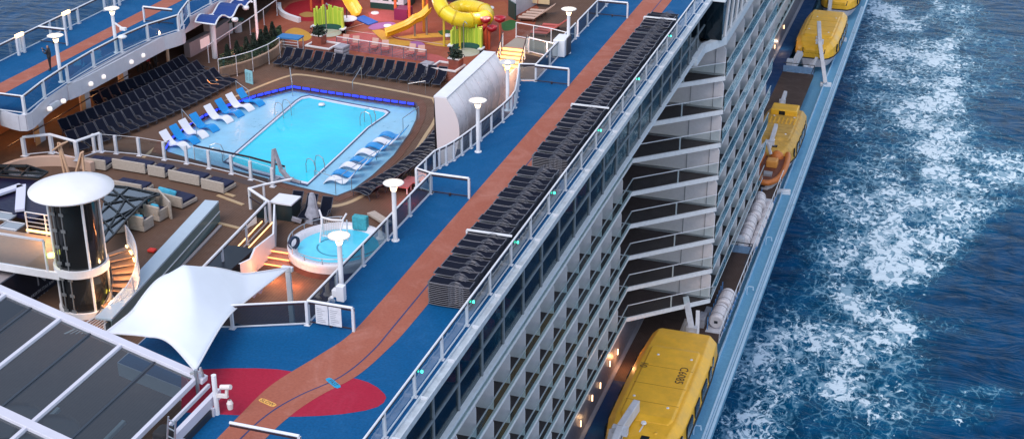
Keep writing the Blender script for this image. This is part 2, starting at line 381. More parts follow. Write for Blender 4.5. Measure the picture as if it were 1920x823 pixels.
def smooth(pts, k=6):
    out = []
    P = [pts[0]] + list(pts) + [pts[-1]]
    for i in range(1, len(P) - 2):
        for j in range(k):
            t = j / k; p0, p1, p2, p3 = P[i - 1], P[i], P[i + 1], P[i + 2]
            out.append(tuple(.5 * ((2 * b_) + (c - a) * t + (2 * a - 5 * b_ + 4 * c - d) * t * t + (-a + 3 * b_ - 3 * c + d) * t ** 3) for a, b_, c, d in zip(p0, p1, p2, p3)))
    return out + [tuple(pts[-1])]
TL = smooth([(-24.9, 28), (-24.7, 34), (-24.45, 39.5), (-24.4, 41.2), (-24.25, 43.6), (-23.45, 46.3), (-22.95, 48.3), (-22.85, 51.7), (-22.85, 60), (-22.8, 80), (-22.8, 120), (-22.8, 300)])
TM = smooth([(-24.1, 28), (-23.9, 34), (-23.62, 39.5), (-23.4, 41.6), (-22.85, 43.2), (-21.9, 45.0), (-21.5, 47.2), (-21.45, 50.1), (-21.45, 60), (-21.45, 80), (-21.5, 120), (-21.5, 300)])
TR = smooth([(-23.1, 28), (-22.9, 34), (-22.75, 39.5), (-22.55, 41.7), (-22.1, 43.4), (-21.3, 45.3), (-20.95, 47.6), (-20.8, 50.3), (-20.75, 60), (-20.75, 80), (-20.75, 120), (-20.75, 300)])
strip_sheet('running_track', TL, TR, .008, TERRA, 'terracotta two-lane running track on the starboard side', 'running track')
strip_sheet('lane_line', [(a - .035, b_) for a, b_ in TM], [(a + .035, b_) for a, b_ in TM], .012, mat('lane_blue', (.01, .03, .12), .6), 'thin dark blue line between the lanes of the starboard track', 'lane line')
PTL = smooth([(-56.75, 28), (-56.7, 60), (-56.55, 80), (-56.6, 120), (-56.6, 300)]); PTR = smooth([(-55.0, 28), (-55.1, 60), (-55.3, 80), (-55.0, 120), (-55.0, 300)])
strip_sheet('running_track', PTL, PTR, .008, TERRA, 'terracotta running track on the port side', 'running track')

# track lettering pads: yellow and blue direction words
def text(name, body, size, loc, rot, m, parent=None, extr=.004, align='CENTER'):
    cu = bpy.data.curves.new(name, 'FONT'); cu.body = body; cu.size = size; cu.extrude = extr; cu.align_x = align; cu.align_y = 'CENTER'; cu.resolution_u = 2
    t = bpy.data.objects.new(name, cu); COL.objects.link(t)
    dg = bpy.context.evaluated_depsgraph_get(); me = bpy.data.meshes.new_from_object(t.evaluated_get(dg)); bpy.data.objects.remove(t)
    me.materials.clear(); me.materials.append(m)
    o = bpy.data.objects.new(name, me); COL.objects.link(o)
    if isinstance(rot, Matrix): o.matrix_world = Matrix.Translation(Vector(loc)) @ rot.to_4x4()
    else: o.location = loc; o.rotation_euler = rot
    if parent: o.parent = parent; o.matrix_parent_inverse = parent.matrix_world.inverted() if parent.matrix_world != Matrix() else Matrix()
    return o
def pad(p0, p1, wd, m, m2, word, label):
    a = Vector(p0 + (0,)); b_ = Vector(p1 + (0,)); d = (b_ - a); ang = math.atan2(d.y, d.x); c = (a + b_) / 2; ln = d.length
    mb = MB(); n = Vector((-d.y, d.x, 0)).normalized() * wd / 2
    u = d.normalized() * .12
    mb.sheet([tuple((a + n * .6).xy), tuple((a + u + n).xy), tuple((b_ - u + n).xy), tuple((b_ + n * .6).xy), tuple((b_ - n * .6).xy), tuple((b_ - u - n).xy), tuple((a + u - n).xy), tuple((a - n * .6).xy)][::-1], .016)
    o = mb.build('lane_sign', m); tag(o, label, 'lane marking')
    t = text('lettering', word, wd * .95, (c.x, c.y, .020), (0, 0, ang), m2, extr=.001); t.parent = o
pad((-24.2,42.48), (-23.4,42.22), .26, mat('pad_yellow', (.75, .38, .08), .6), mat('ink', (.06, .03, .03), .6), 'SLOW', 'small yellow plate with dark letters on the track lane next to the crimson oval')
pad((-22.35,44.74), (-21.6,44.22), .26, mat('pad_blue', (.0, .28, .50), .6), mat('ink', (.06, .03, .03), .6), 'FAST', 'small bright blue plate with dark letters on the track bend')

# pool deck with the pool cut out
RING_IN = [(-45.92,71.15),(-46.6,73.27),(-46.83,75.46),(-46.65,77.56),(-46.2,79.62),(-45.14,82.17),(-43.61,84.62),(-41.42,84.44),(-37.74,84.2),(-34.18,84.07),(-33.56,82.98),(-32.94,81.11),(-32.45,78.77),(-31.99,74.98),(-31.99,71.65),(-32.21,69.43),(-32.76,68.2),(-35.42,68.68),(-38.54,69.39),(-42.11,70.09)]
o = MB().prism([(-59, 28), (-18.5, 28), (-18.5, 300), (-59, 300)], -3.8, POOL, holes=[RING_IN]).build('pool_deck', [BROWN], fixn=True)
struct(o, 'brown plank pool deck one level below the running track', 'deck')
TAN = mat('tan_trim', (.42, .30, .17), .6, var=.1)
tl = [(-46.37,69.02),(-46.47,70.33),(-46.74,74.3),(-46.62,78.94),(-46.26,81.24),(-45.45,84.36),(-44.74,86.25),(-44.18,86.8),(-42.5,86.76),(-38.2,86.2),(-33.92,85.37),(-33.18,84.95),(-32.21,82.91),(-31.75,81.2),(-31.42,78.92),(-30.8,73.77),(-31.21,69.84),(-31.68,67.85),(-32.41,66.91),(-33.28,67.01),(-33.87,67.2)]
tls = smooth(tl, 4); c0 = (-39, 76.5)
inn = [lerp(q, c0, .018) for q in tls]; out_ = [lerp(q, c0, -.012) for q in tls]
o = MB().grid([[(a[0], a[1], POOL + .006), (b_[0], b_[1], POOL + .006)] for a, b_ in zip(inn, out_)]).build('deck_trim', TAN); struct(o, 'tan line curving round the pool surround', 'deck trim')
RIM = mat('rim_board', (.11, .062, .045), .6, var=.15)
rim_o = [lerp(q, c0, -.07) for q in RING_IN]
o = MB().prism(rim_o, POOL, POOL + .02, holes=[RING_IN]).build('pool_surround', deck_mat('surround_brown', (.14, .068, .048), (.19, .10, .08), plank=.16), fixn=True); struct(o, 'reddish brown plank band round the pool', 'deck')

# promenade level
H = []
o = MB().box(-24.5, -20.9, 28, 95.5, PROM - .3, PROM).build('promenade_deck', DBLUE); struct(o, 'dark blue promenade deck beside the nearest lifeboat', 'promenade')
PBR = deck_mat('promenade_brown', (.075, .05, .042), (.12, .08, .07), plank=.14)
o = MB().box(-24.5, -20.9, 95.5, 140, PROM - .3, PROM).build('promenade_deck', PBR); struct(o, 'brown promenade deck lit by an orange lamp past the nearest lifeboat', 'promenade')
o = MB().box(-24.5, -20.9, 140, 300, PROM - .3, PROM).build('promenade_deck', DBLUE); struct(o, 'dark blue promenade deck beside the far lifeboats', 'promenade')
o = MB().box(-20.9, -15.9, 102.2, 140.5, PROM - .3, PROM - .004).build('promenade_deck', PBR); struct(o, 'brown platform between the two groups of life raft canisters', 'promenade')
o = MB().box(-20.9, -17.0, 158.8, 174.9, PROM - .3, PROM - .004).build('promenade_deck', PBR); struct(o, 'brown platform between the second and third lifeboats', 'promenade')
mb = MB(); mb.box(-24, -14.2, 28, 300, STRIP - .5, STRIP)
o = mb.build('hull_ledge', LBLUE); struct(o, 'pale blue outer ledge of the hull beneath the lifeboats', 'deck')

# ================================================================ ship body
ship = thing('cruise_ship', 'white cruise ship hull and superstructure under the decks', 'cruise ship', (-38.8, 28, 0))
def SB(name, m, boxes, label=None, parent=None):
    mb = MB()
    for q in boxes: mb.box(q[0] + 38.8, q[1] + 38.8, q[2] - 28, q[3] - 28, q[4], q[5])
    return mb.build(name, m, parent or ship, label=label)
mb = MB()
mb.grid([[(24.6 - 38.8 + 38.8 - 0, y - 28, STRIP - .05), (24.0, y - 28, -34), (20.7, y - 28, -40), (20.7, y - 28, -48)] for y in (28, 300)])
mb.build('hull', mat('hull_blue', (.10, .2, .36), .4, var=.1), ship); mb = MB()
mb.grid([[(-24.6, y - 28, STRIP - .05), (-20.7, y - 28, -40), (-20.7, y - 28, -48)] for y in (28, 300)])
mb.build('hull', mat('hull_blue', (.10, .2, .36), .4, var=.1), ship)
SB('superstructure', WHITE2, [(-53, -24.9, 28, 300, -31.5, -3.82), (-58.9, -53, 28, 300, -31.5, -3.82)])
PALEB = mat('pale_blue_paint', (.42, .60, .76), .35, var=.1, scale=.9)
SB('bulwark', PALEB, [(-14.42, -14.2, 28, 300, STRIP, STRIP + .12), (-14.85, -14.68, 28, 215, STRIP, STRIP + .07), (-14.62, -14.5, 28, 215, STRIP, STRIP + .05)])
# deck-edge gutter and its ribs
GUT = mat('gutter_paint', (.52, .57, .62), .4, var=.2, scale=2.5)
SB('gutter', GUT, [(-18.36, -17.98, 28, 300, -.34, -.12), (-18.36, -18.3, 28, 300, -.12, .0), (-18.02, -17.96, 28, 104, -.12, -.02)])
mb = MB(); mb.box(-18.3 + 38.8, -18.0 + 38.8, -.06, .06, -.13, -.03); r0_ = mb.build('gutter_rib', WHITE, ship); r0_.location.y = 1.6; y = 4.62
while y < 170:
    c = r0_.copy(); COL.objects.link(c); c.parent = ship; c.location.y = y; y += 3.02
LEDGE = mat('ledge_paint', (.62, .67, .72), .45, var=.07)
SB('ledge', LEDGE, [(-18.5, -18.2, 28, 102.6, -3.56, -3.37), (-24.9, -18.5, 28, 102.6, -3.7, -3.6)])
# port deck fascia
FAS = mat('fascia_white', (.50, .50, .56), .5, var=.06)
def fascia(pts, z0, z1, t, name, m, parent, off=(38.8, -28)):
    mb = MB(); P = [(a + off[0], b_ + off[1]) for a, b_ in pts]
    for a, b_ in zip(P, P[1:]): mb.bar((a[0], a[1], (z0 + z1) / 2), (b_[0], b_[1], (z0 + z1) / 2), t, z1 - z0)
    return mb.build(name, m, parent)
fascia(smooth(PORT_IN[1:], 4), -1.0, -.004, .12, 'deck_fascia', FAS, ship)
fascia(TRK_IN, -.6, -.004, .1, 'deck_fascia', FAS, ship)

# ---------------------------------------------------------------- cabin blocks
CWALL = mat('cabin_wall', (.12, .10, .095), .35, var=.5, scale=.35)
DIV = mat('frosted_divider', (.74, .72, .76), .5, var=.08, scale=2)
def divider(mb, X, y, z, h=2.42, dep=1.55, r=.4):
    prof = [(X - dep, z + .2), (X - .06, z + .2)]
    for k in range(7):
        t = k / 6 * PI / 2; prof.append((X - .06 - r + r * math.cos(t), z + h - r + r * math.sin(t)))
    prof.append((X - dep, z + h)); n = len(prof)
    vs = [(a, y - .03, b_) for a, b_ in prof] + [(a, y + .03, b_) for a, b_ in prof]
    mb.add(vs, [tuple(range(n)), tuple(range(n, 2 * n))[::-1]] + [(i, i + n, (i + 1) % n + n, (i + 1) % n) for i in range(n)])
DOORF = mat('door_frame', (.30, .29, .30), .5)
WARM = mat('cabin_glow_brown', (.10, .075, .055), .4, var=.4, scale=.4)  # cabin lamplight put into a warm brown colour, no emission
def block(label, X, y0, y1, zs, pitch, y_div0, limit=100, far=False, warm=()):
    root = thing('cabin_block', label, 'ship cabins', (X, y0, 0))
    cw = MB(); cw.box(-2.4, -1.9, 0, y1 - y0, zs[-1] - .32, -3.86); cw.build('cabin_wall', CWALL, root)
    divs = []
    for z in zs:
        s = MB(); s.box(-1.95, 0, 0, y1 - y0, z - .30, z); s.build('balcony_slab', mat('slab_white', (.76, .77, .80), .5, var=.08), root)
        s = MB(); s.box(-1.9, -.14, 0.02, y1 - y0 - .02, z, z + .01); s.build('balcony_floor', DBROWN, root)
        rl = MB(); rl.bar((.05, 0, z + 1.12), (.05, y1 - y0, z + 1.12), .07, .06); rl.build('handrail', mat('rail_grey', (.46, .52, .55), .35), root)
        g = MB(); g.box(.035, .055, 0, y1 - y0, z + .04, z + 1.08); g.build('glass_rail', GLASSB if X < -20 else GLASST, root)
        y = y_div0
        while y < y1:
            divs.append((z, y - y0)); y += pitch
        # sliding doors of the cabins behind the balcony
        dm = MB(); y = y_div0 - y0 - pitch
        while y < y1 - y0:
            for q in (.28, 1.25, 2.22):
                if 0 < y + q < y1 - y0: dm.box(-1.9, -1.84, y + q - .03, y + q + .03, z + .02, z + 2.2)
            y += pitch
        dm.box(-1.9, -1.84, 0, y1 - y0, z + 2.2, z + 2.28); dm.build('door_frames', DOORF, root)
    divs.sort(key=lambda q: (q[1] - q[0] * .6))
    base = None
    for i, (z, y) in enumerate(divs[:limit]):
        if base is None:
            m_ = MB(); divider(m_, 0, 0, 0); base = m_.build('balcony_divider', DIV, root); base.location = (0, y, z)
        else:
            c = base.copy(); COL.objects.link(c); c.parent = root; c.location = (0, y, z)
    if divs[limit:]:
        m_ = MB()
        for z, y in divs[limit:]: divider(m_, 0, y, z)
        q = m_.build('balcony_divider', DIV, root); q['kind'] = 'stuff'
    for (ya, yb, za) in warm:
        m_ = MB(); m_.box(-1.89, -1.86, ya - y0, yb - y0, za + .1, za + 2.2); m_.build('painted_window_glow', WARM, root)
    return root
ZS = [-12.4, -15.2, -18.0, -20.8, -23.6, -26.4]
ZA = [-6.8, -9.6] + ZS
b1 = block('near block of ship cabins, seven columns of balconies under the glass wall', -22.85, 52, 100.4, ZS, 3.05, 54.8, warm=[(73, 78.5, -15.2), (76, 82, -18), (70, 75, -18), (79.3, 82, -20.8), (75.5, 79, -20.8), (82, 85, -23.6)])
b1['label'] = 'near block of ship cabins with six visible rows of balconies'
b2 = block('middle block of ship cabins that bulges outward past the triangular terraces', -17.0, 105.84, 133.4, ZA, 4.15, 105.8)
b3 = block('far block of ship cabins set back beyond the bulging block', -22.85, 139, 290, ZA, 3.05, 139.2)
# grey base wall with wall lamps below the near cabins
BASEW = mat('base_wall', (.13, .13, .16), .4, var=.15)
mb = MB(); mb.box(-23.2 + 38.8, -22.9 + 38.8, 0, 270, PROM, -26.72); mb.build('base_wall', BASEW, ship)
mb = MB(); mb.box(-22.95 + 38.8, -22.6 + 38.8, 0, 270, PROM, PROM + .12); mb.build('base_kerb', mat('kerb_grey', (.25, .25, .29), .5), ship)

# triangular terraces between the near and the middle block
ter = thing('terrace_stack', 'stack of triangular dark-floored terraces between the near and the middle cabin blocks', 'terraces', (-22.85, 100.4, 0))
A2, B2, C2 = (0, 0), (5.85, 5.4), (0, 5.4)
TW = mat('terrace_wall', (.66, .62, .64), .55, var=.06)
for z in ZA:
    MB().prism([(0, 0), (5.85, 5.4), (5.85, 5.7), (-2, 5.7), (-2, 0)], z - .36, z).build('terrace_slab', mat('slab_white', (.76, .77, .80), .5, var=.08), ter, fixn=True)
    MB().prism([(0.0, .16), (5.6, 5.33), (-2, 5.33), (-2, .16)], z, z + .012).build('terrace_floor', DBROWN, ter, fixn=True)
    m_ = MB(); m_.bar((.02, .06, z + 1.12), (5.8, 5.4, z + 1.12), .06); m_.build('handrail', WHITE, ter)
    for t in (.52, .985):
        m_ = MB(); m_.bar((5.85 * t, 5.4 * t + .08, z), (5.85 * t, 5.4 * t + .08, z + 1.12), .10 if t < .9 else .07); m_.build('rail_post', mat('rail_grey', (.46, .52, .55), .35), ter)
    m_ = MB(); m_.add([(.05, .1, z + .05), (5.75, 5.37, z + .05), (5.75, 5.37, z + 1.08), (.05, .1, z + 1.08)], [(0, 1, 2, 3)]); m_.build('glass_rail', GLASSB, ter)
    m_ = MB(); divider(m_, 0, 0, z, 2.45, 7.5); q = m_.build('side_wall', TW, ter); 
    q.location = (5.82, 5.36, 0)
    m_ = MB()
    for a in (3.2, 5.0): m_.box(a - .03, a + .03, 5.27, 5.33, z, z + 2.44)
    m_.box(2.9, 5.7, 5.28, 5.34, z + .06, z + .2); m_.build('wall_trim', mat('trim_grey', (.30, .29, .31), .5), ter)
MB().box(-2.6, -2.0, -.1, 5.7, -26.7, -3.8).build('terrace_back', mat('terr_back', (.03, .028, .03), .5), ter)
# cap over the terraces where the ledge steps out to the bulging block
MB().prism([(4.45, -1.6), (4.83, -1.6), (4.83, 1.6), (5.95, 4.2), (5.95, 33.2), (5.5, 33.2), (5.5, 4.4), (4.45, 1.9)], -3.85, -3.2).build('cap_ledge', LEDGE, ter, fixn=True)
MB().prism([(-2, 2.0), (4.5, 2.0), (5.6, 4.6), (5.6, 33), (-2, 33)], -3.8, -3.5).build('cap_roof', WHITE2, ter, fixn=True)

# glazed lounge wall under the starboard deck edge
gw = thing('window_wall', 'long two-row glazed wall under the starboard deck edge', 'window wall', (-18.4, 28, 0))
MULL = mat('mullion', (.20, .23, .26), .4, var=.15)
MB().box(-.02, .0, 0, 75, -3.36, -.36).build('window_pane', glass('lounge_glass', (.50, .56, .56), base=.03, refl=.4), gw)
y = 31.02 - 28
m0 = None
while y < 75.5:
    if m0 is None: m_ = MB(); m_.box(-.07, .07, -.06, .06, -3.36, -.36); m0 = m_.build('mullion', MULL, gw); m0.location.y = y
    else: c = m0.copy(); COL.objects.link(c); c.parent = gw; c.location.y = y
    y += 3.02
MB().box(-.06, .06, 0, 75, -2.05, -1.93).build('transom', MULL, gw)
# glazed box standing out where the middle block begins
gb = thing('glass_box', 'black glazed box with a white cap between the lounge windows and the middle block', 'glass box', (-18.4, 103.4, 0))
MB().box(-1.5, 1.3, 0, 32, -3.2, -.2).build('glazing', mat('black_glass', (.002, .007, .012), .07, spec=.6), gb)
MB().box(-.2, 1.42, -.12, 34, -.2, .0).build('cap', LEDGE, gb)
for k in range(9): m_ = MB(); m_.bar((1.34, 1.2 + k * 2.4, -3.2), (1.34, 2.6 + k * 2.4, -.2), .14); m_.build('brace', WHITE, gb)

# ================================================================ railings
POSTM = mat('post_white', (.60, .61, .66), .4, var=.06)
_post = {}
def post_mesh(h, wd):
    k = (h, wd)
    if k not in _post:
        m_ = MB(); m_.box(-wd / 2, wd / 2, -wd / 2, wd / 2, 0, h); m_.box(-wd, wd, -wd, wd, 0, .03); _post[k] = m_.mesh('post', POSTM)
    return _post[k]
def railing(label, pts, z=0.0, h=1.13, step=3.0, group=None, posts=True, gl=GLASS, cap=True, r=.045, wd=.11, lean=0, name='glass_railing', bars=0, foot=True, top=WHITE, cat='railing'):
    x0, y0 = pts[0][0], pts[0][1]
    root = thing(name, label, cat, (x0, y0, z), 0, group)
    P = [(a[0] - x0, a[1] - y0, (a[2] - z) if len(a) > 2 else 0) for a in pts]
    R = resample(P, step)
    m_ = MB(); m_.tube([(a, b_, c + h) for a, b_, c in P], r, 8); m_.build('handrail', top, root, smooth=False)
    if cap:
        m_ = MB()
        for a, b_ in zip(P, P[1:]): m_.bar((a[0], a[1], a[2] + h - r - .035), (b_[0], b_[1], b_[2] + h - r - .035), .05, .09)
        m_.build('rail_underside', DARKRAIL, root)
    if foot:
        m_ = MB()
        for a, b_ in zip(P, P[1:]): m_.bar((a[0], a[1], a[2] + .09), (b_[0], b_[1], b_[2] + .09), .05, .05)
        m_.build('foot_rail', POSTM, root)
    if posts:
        for q in R:
            o = bpy.data.objects.new('post', post_mesh(round(h - .02, 2), wd)); COL.objects.link(o); o.parent = root; o.location = q
    if gl:
        for a, b_ in zip(R, R[1:]):
            m_ = MB(); m_.add([(a[0], a[1], a[2] + .1), (b_[0], b_[1], b_[2] + .1), (b_[0], b_[1], b_[2] + h - .1), (a[0], a[1], a[2] + h - .1)], [(0, 1, 2, 3)]); m_.build('glass_panel', gl, root)
    if bars:
        m_ = MB()
        for k in range(bars): m_.tube([(a, b_, c + .15 + (h - .2) * k / bars) for a, b_, c in P], .016, 5)
        m_.build('rail_bars', POSTM, root)
    return root
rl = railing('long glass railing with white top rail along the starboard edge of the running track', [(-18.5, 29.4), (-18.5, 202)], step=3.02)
# green marker lights clipped to the outer railing posts
GRN = mat('green_lamp', (.0, .3, .2), .3, emit=(.05, 1, .6), estr=2.5)
gm = MB(); gm.box(-.035, .035, -.035, .035, 0, .10)
g0 = gm.build('marker_light', GRN); tag(g0, '', 'light', 'green marker lights on the outer railing')
for i, y in enumerate((44.9, 51.0, 57.2, 63.2, 72.3, 81.4, 90.5)):
    o = g0 if i == 0 else g0.copy()
    if i: COL.objects.link(o)
    o.location = (-18.42, y + .25, .78); o['label'] = 'small green marker light on the outer glass railing, %s from the near end' % nth(i + 1)
railing('inner glass railing from the info boards up to the second gate bar', [(-25.0, 48.6), (-25.0, 63.15)], step=2.9, gl=GLASSD, wd=.12)
railing('inner glass railing across the front of the hot tub terrace beside the white sail', [(-25.0, 48.5), (-27.9, 47.2), (-30.2, 46.5)], step=3.2, gl=GLASSD, wd=.13)
railing('short notch of white railing beside the second gate bar', [(-25.0, 63.25), (-25.95, 63.6), (-25.9, 66.1)], step=1.6, wd=.12)
railing('inner glass railing curving behind the big white screen', smooth([(-25.9, 66.1), (-25.4, 67.7), (-24.98, 70.9), (-24.65, 75.5), (-25.2, 78.3), (-26.0, 81.2)], 3), step=1.75)
railing('inner glass railing from the third gate bar to the white equipment box', [(-26.0, 81.25), (-25.0, 81.5), (-25.0, 90.6)], step=3.0, gl=GLASSD)
railing('inner glass railing at the far end of the starboard track', [(-25.0, 91.2), (-25.0, 98.8), (-25.0, 140)], step=3.0, gl=GLASSD)
def gate(x0, x1, y, z, label, side=1):
    g = thing('gate_bar', label, 'gate bar', (x0, y, z), 0, 'gate bars reaching across the blue deck'); ln = x1 - x0
    m_ = MB(); m_.tube([(0, 0, 1.13), (ln, 0, 1.13)], .06, 8); m_.build('top_bar', WHITE, g)
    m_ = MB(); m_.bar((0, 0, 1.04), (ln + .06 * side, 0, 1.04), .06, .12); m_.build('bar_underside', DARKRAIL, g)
    m_ = MB(); m_.bar((ln, 0, 0), (ln, 0, 1.1), .11); m_.build('post', POSTM, g)
    m_ = MB(); m_.bar((0, 0, .12), (ln, 0, .12), .03, .06); m_.bar((ln * .5, 0, .02), (ln * .5, 0, .17), .1); m_.build('foot_bar', DARKRAIL, g)
    return g
for (x0, x1, y, lb, s) in ((-25, -22.9, 48.6, 'white gate bar next to the info boards, nearest of the bars', 1), (-25, -22.9, 63.2, 'white gate bar across the blue deck between the first stacks and the slim lamp', 1), (-25, -22.8, 81.3, 'white gate bar across the blue deck below the lit stairs', 1), (-25, -22.8, 96.45, 'farthest white gate bar at the top of the starboard deck', 1), (-59.1, -57.0, 78.4, 'white gate bar on the port deck behind the standing man', 1), (-52.6, -54.9, 84.7, 'white gate bar at the bulge of the port deck', -1), (-23.6, -20.8, 39.1, 'white gate bar cut by the bottom edge of the photo at the track', 1)):
    gate(x0, x1, y, 0, lb, s)
railing('outer glass railing with pale posts along the port edge of the deck', [(-59.1, 30), (-59.1, 202)], step=3.3, wd=.14)
railing('inner glass railing on the curved bulge of the port deck', smooth([(-58.5, 66.6), (-53.8, 66.4), (-51.85, 66.4), (-52.35, 69.1), (-52.65, 72.0), (-52.8, 75.1), (-52.75, 78.3), (-52.45, 81.1), (-51.6, 83.7)], 1), step=3.1, wd=.15)
railing('inner railing of the port deck where it narrows past the bulge', [(-51.6, 83.8), (-52.0, 84.9), (-52.65, 87.0), (-52.65, 140)], step=3.1, wd=.14)
PORTAL = mat('portal_lit', (.55, .45, .42), .5)
lampm = mat('warm_glow', (1, .8, .5), .4, emit=(1, .62, .28), estr=1.6)
for i, y in enumerate((75.9, 80.9 + .3, 87.4)):
    a = thing('light_arch', 'narrow lit arch on the outer port railing, %s from the left' % nth(i + 1), 'light arch', (-58.8, y, 0), 0, 'lit arches on the port railing')
    m_ = MB(); m_.box(-.08, .08, -.38, -.24, 0, 1.35); m_.box(-.08, .08, .24, .38, 0, 1.35); m_.build('frame', POSTM, a)
    m_ = MB(); m_.box(-.09, .09, -.38, .38, 1.2, 1.4); m_.build('lamp', lampm, a)

# ================================================================ deck lamps
GLOW = mat('lamp_glow', (1, .9, .7), .4, emit=(1, .72, .38), estr=2.2)
DISC = mat('lamp_disc', (.56, .56, .56), .45)
def deck_lamp(label):
    t = thing('deck_lamp', label, 'lamp post', (0, 0, 0), 0, 'deck lamps with round dishes')
    m_ = MB(); m_.tube([(0, 0, 0), (0, 0, 2.8)], .11, 12); m_.lathe([(.2, 0), (.2, .05), (.12, .06)], n=12); m_.build('pole', WHITE, t, smooth=False)
    m_ = MB(); m_.lathe([(.12, 2.78), (.24, 2.9), (.48, 3.0), (.51, 3.03), (.47, 3.05), (.2, 2.98), (.0, 2.96)], n=28); m_.build('dish', DISC, t, smooth=True)
    m_ = MB(); m_.lathe([(.0, 3.10), (.11, 3.08), (.13, 3.02), (.13, 2.98)], n=14); m_.build('bulb', GLOW, t, smooth=True)
    m_ = MB(); m_.lathe([(.125, 2.62), (.18, 2.80), (.17, 2.84), (.12, 2.8)], n=14); m_.build('collar', GLOW, t, smooth=True)
    return t
l0 = deck_lamp('white deck lamp standing in front of the hot tub'); l0.location = (-24.65, 51.28, 0)
LAMPS = [(-24.6, 57.4, 'white deck lamp in front of the brown pool surround, bulb glowing in its dish'), (-24.55, 69.3, 'white deck lamp in front of the big curved white screen'), (-24.62, 87.5, 'white deck lamp beside the white equipment box'), (-25.05, 76.0, 'white deck lamp in front of the lit stairs'), (-53.1, 71.95, 'white deck lamp on the port deck next to the standing man'), (-53.0, 78.1, 'white deck lamp on the port deck carrying a loudspeaker and a camera'), (-24.7, 106, 'farthest deck lamp on the starboard deck')]
ln_ = []
for x, y, lb in LAMPS: ln_.append(dup(l0, (x, y, 0), 0, lb))
for x, y in ((-24.65, 51.28), (-24.6, 57.4), (-24.55, 69.3), (-24.62, 87.5), (-53.1, 71.95), (-53, 78.1)):
    p = bpy.data.lights.new('lamp_light', 'POINT'); p.energy = 14; p.color = (1, .72, .4); p.shadow_soft_size = .15
    o = bpy.data.objects.new('lamp_light', p); COL.objects.link(o); o.location = (x, y, 3.35)
def point(loc, e, col=(1, .55, .22), r=.1):
    p = bpy.data.lights.new('lamp_light', 'POINT'); p.energy = e; p.color = col; p.shadow_soft_size = r
    o = bpy.data.objects.new('lamp_light', p); COL.objects.link(o); o.location = loc; return o
# camera and speaker hung on the second port lamp, bracket at the hot-tub lamp
s = thing('camera_bracket', 'small white camera and loudspeaker on the port lamp pole', 'camera', (-53.0, 78.1, 1.7))
m_ = MB(); m_.bar((.1, 0, .35), (.75, -.1, .05), .09); m_.box(.55, .95, -.2, .05, -.05, .12); m_.build('camera', WHITE, s)
m_ = MB(); m_.lathe([(.0, .12), (.22, .1), (.32, 0), (.2, -.1), (0, -.12)], (.55, 0, -.55), 14); m_.build('speaker', WHITE, s, smooth=True)
# info boards on the first gate bar
ib = thing('info_board', 'pair of white printed notice boards hanging on the nearest gate bar', 'notice board', (-24.6, 48.52, .06))
PAPER = mat('paper', (.62, .62, .66), .6, var=.1, scale=6)
for k in range(2):
    m_ = MB(); m_.box(k * .62, k * .62 + .58, -.03, 0, .1, 1.0); p_ = m_.build('sheet', PAPER, ib)
    m_ = MB()
    random.seed(k)
    for j in range(8): m_.box(k * .62 + .07, k * .62 + .2 + random.random() * .3, -.036, -.031, .2 + j * .09, .2 + j * .09 + .02)
    m_.build('print', mat('grey_ink', (.25, .26, .3), .6), p_)
# white brackets and box by the inner rail
eb = thing('equipment_box', 'white equipment cabinet standing by the deck lamp on the blue deck', 'cabinet', (-24.9, 87.3, 0))
m_ = MB(); m_.box(-.45, .35, -.9, .5, 0.05, 1.2); bevel(m_.build('cabinet', WHITE, eb), .05)
m_ = MB(); m_.box(.36, .44, -.5, .35, .1, 1.25); m_.build('door', mat('charcoal', (.05, .05, .06), .5), eb)
sp = thing('speaker_cluster', 'white loudspeaker cluster bolted to the railing by the hot tub lamp', 'loudspeaker', (-24.37,50.48,0.1))
m_ = MB(); m_.box(-.12, .25, -.15, .15, .2, .95); m_.box(-.35, -.1, -.1, .2, .35, .7); m_.tube([(-.3, 0, .1), (-.35, -.3, .35), (-.2, -.35, .5)], .09, 8); bevel(m_.build('horn', WHITE, sp), .03)

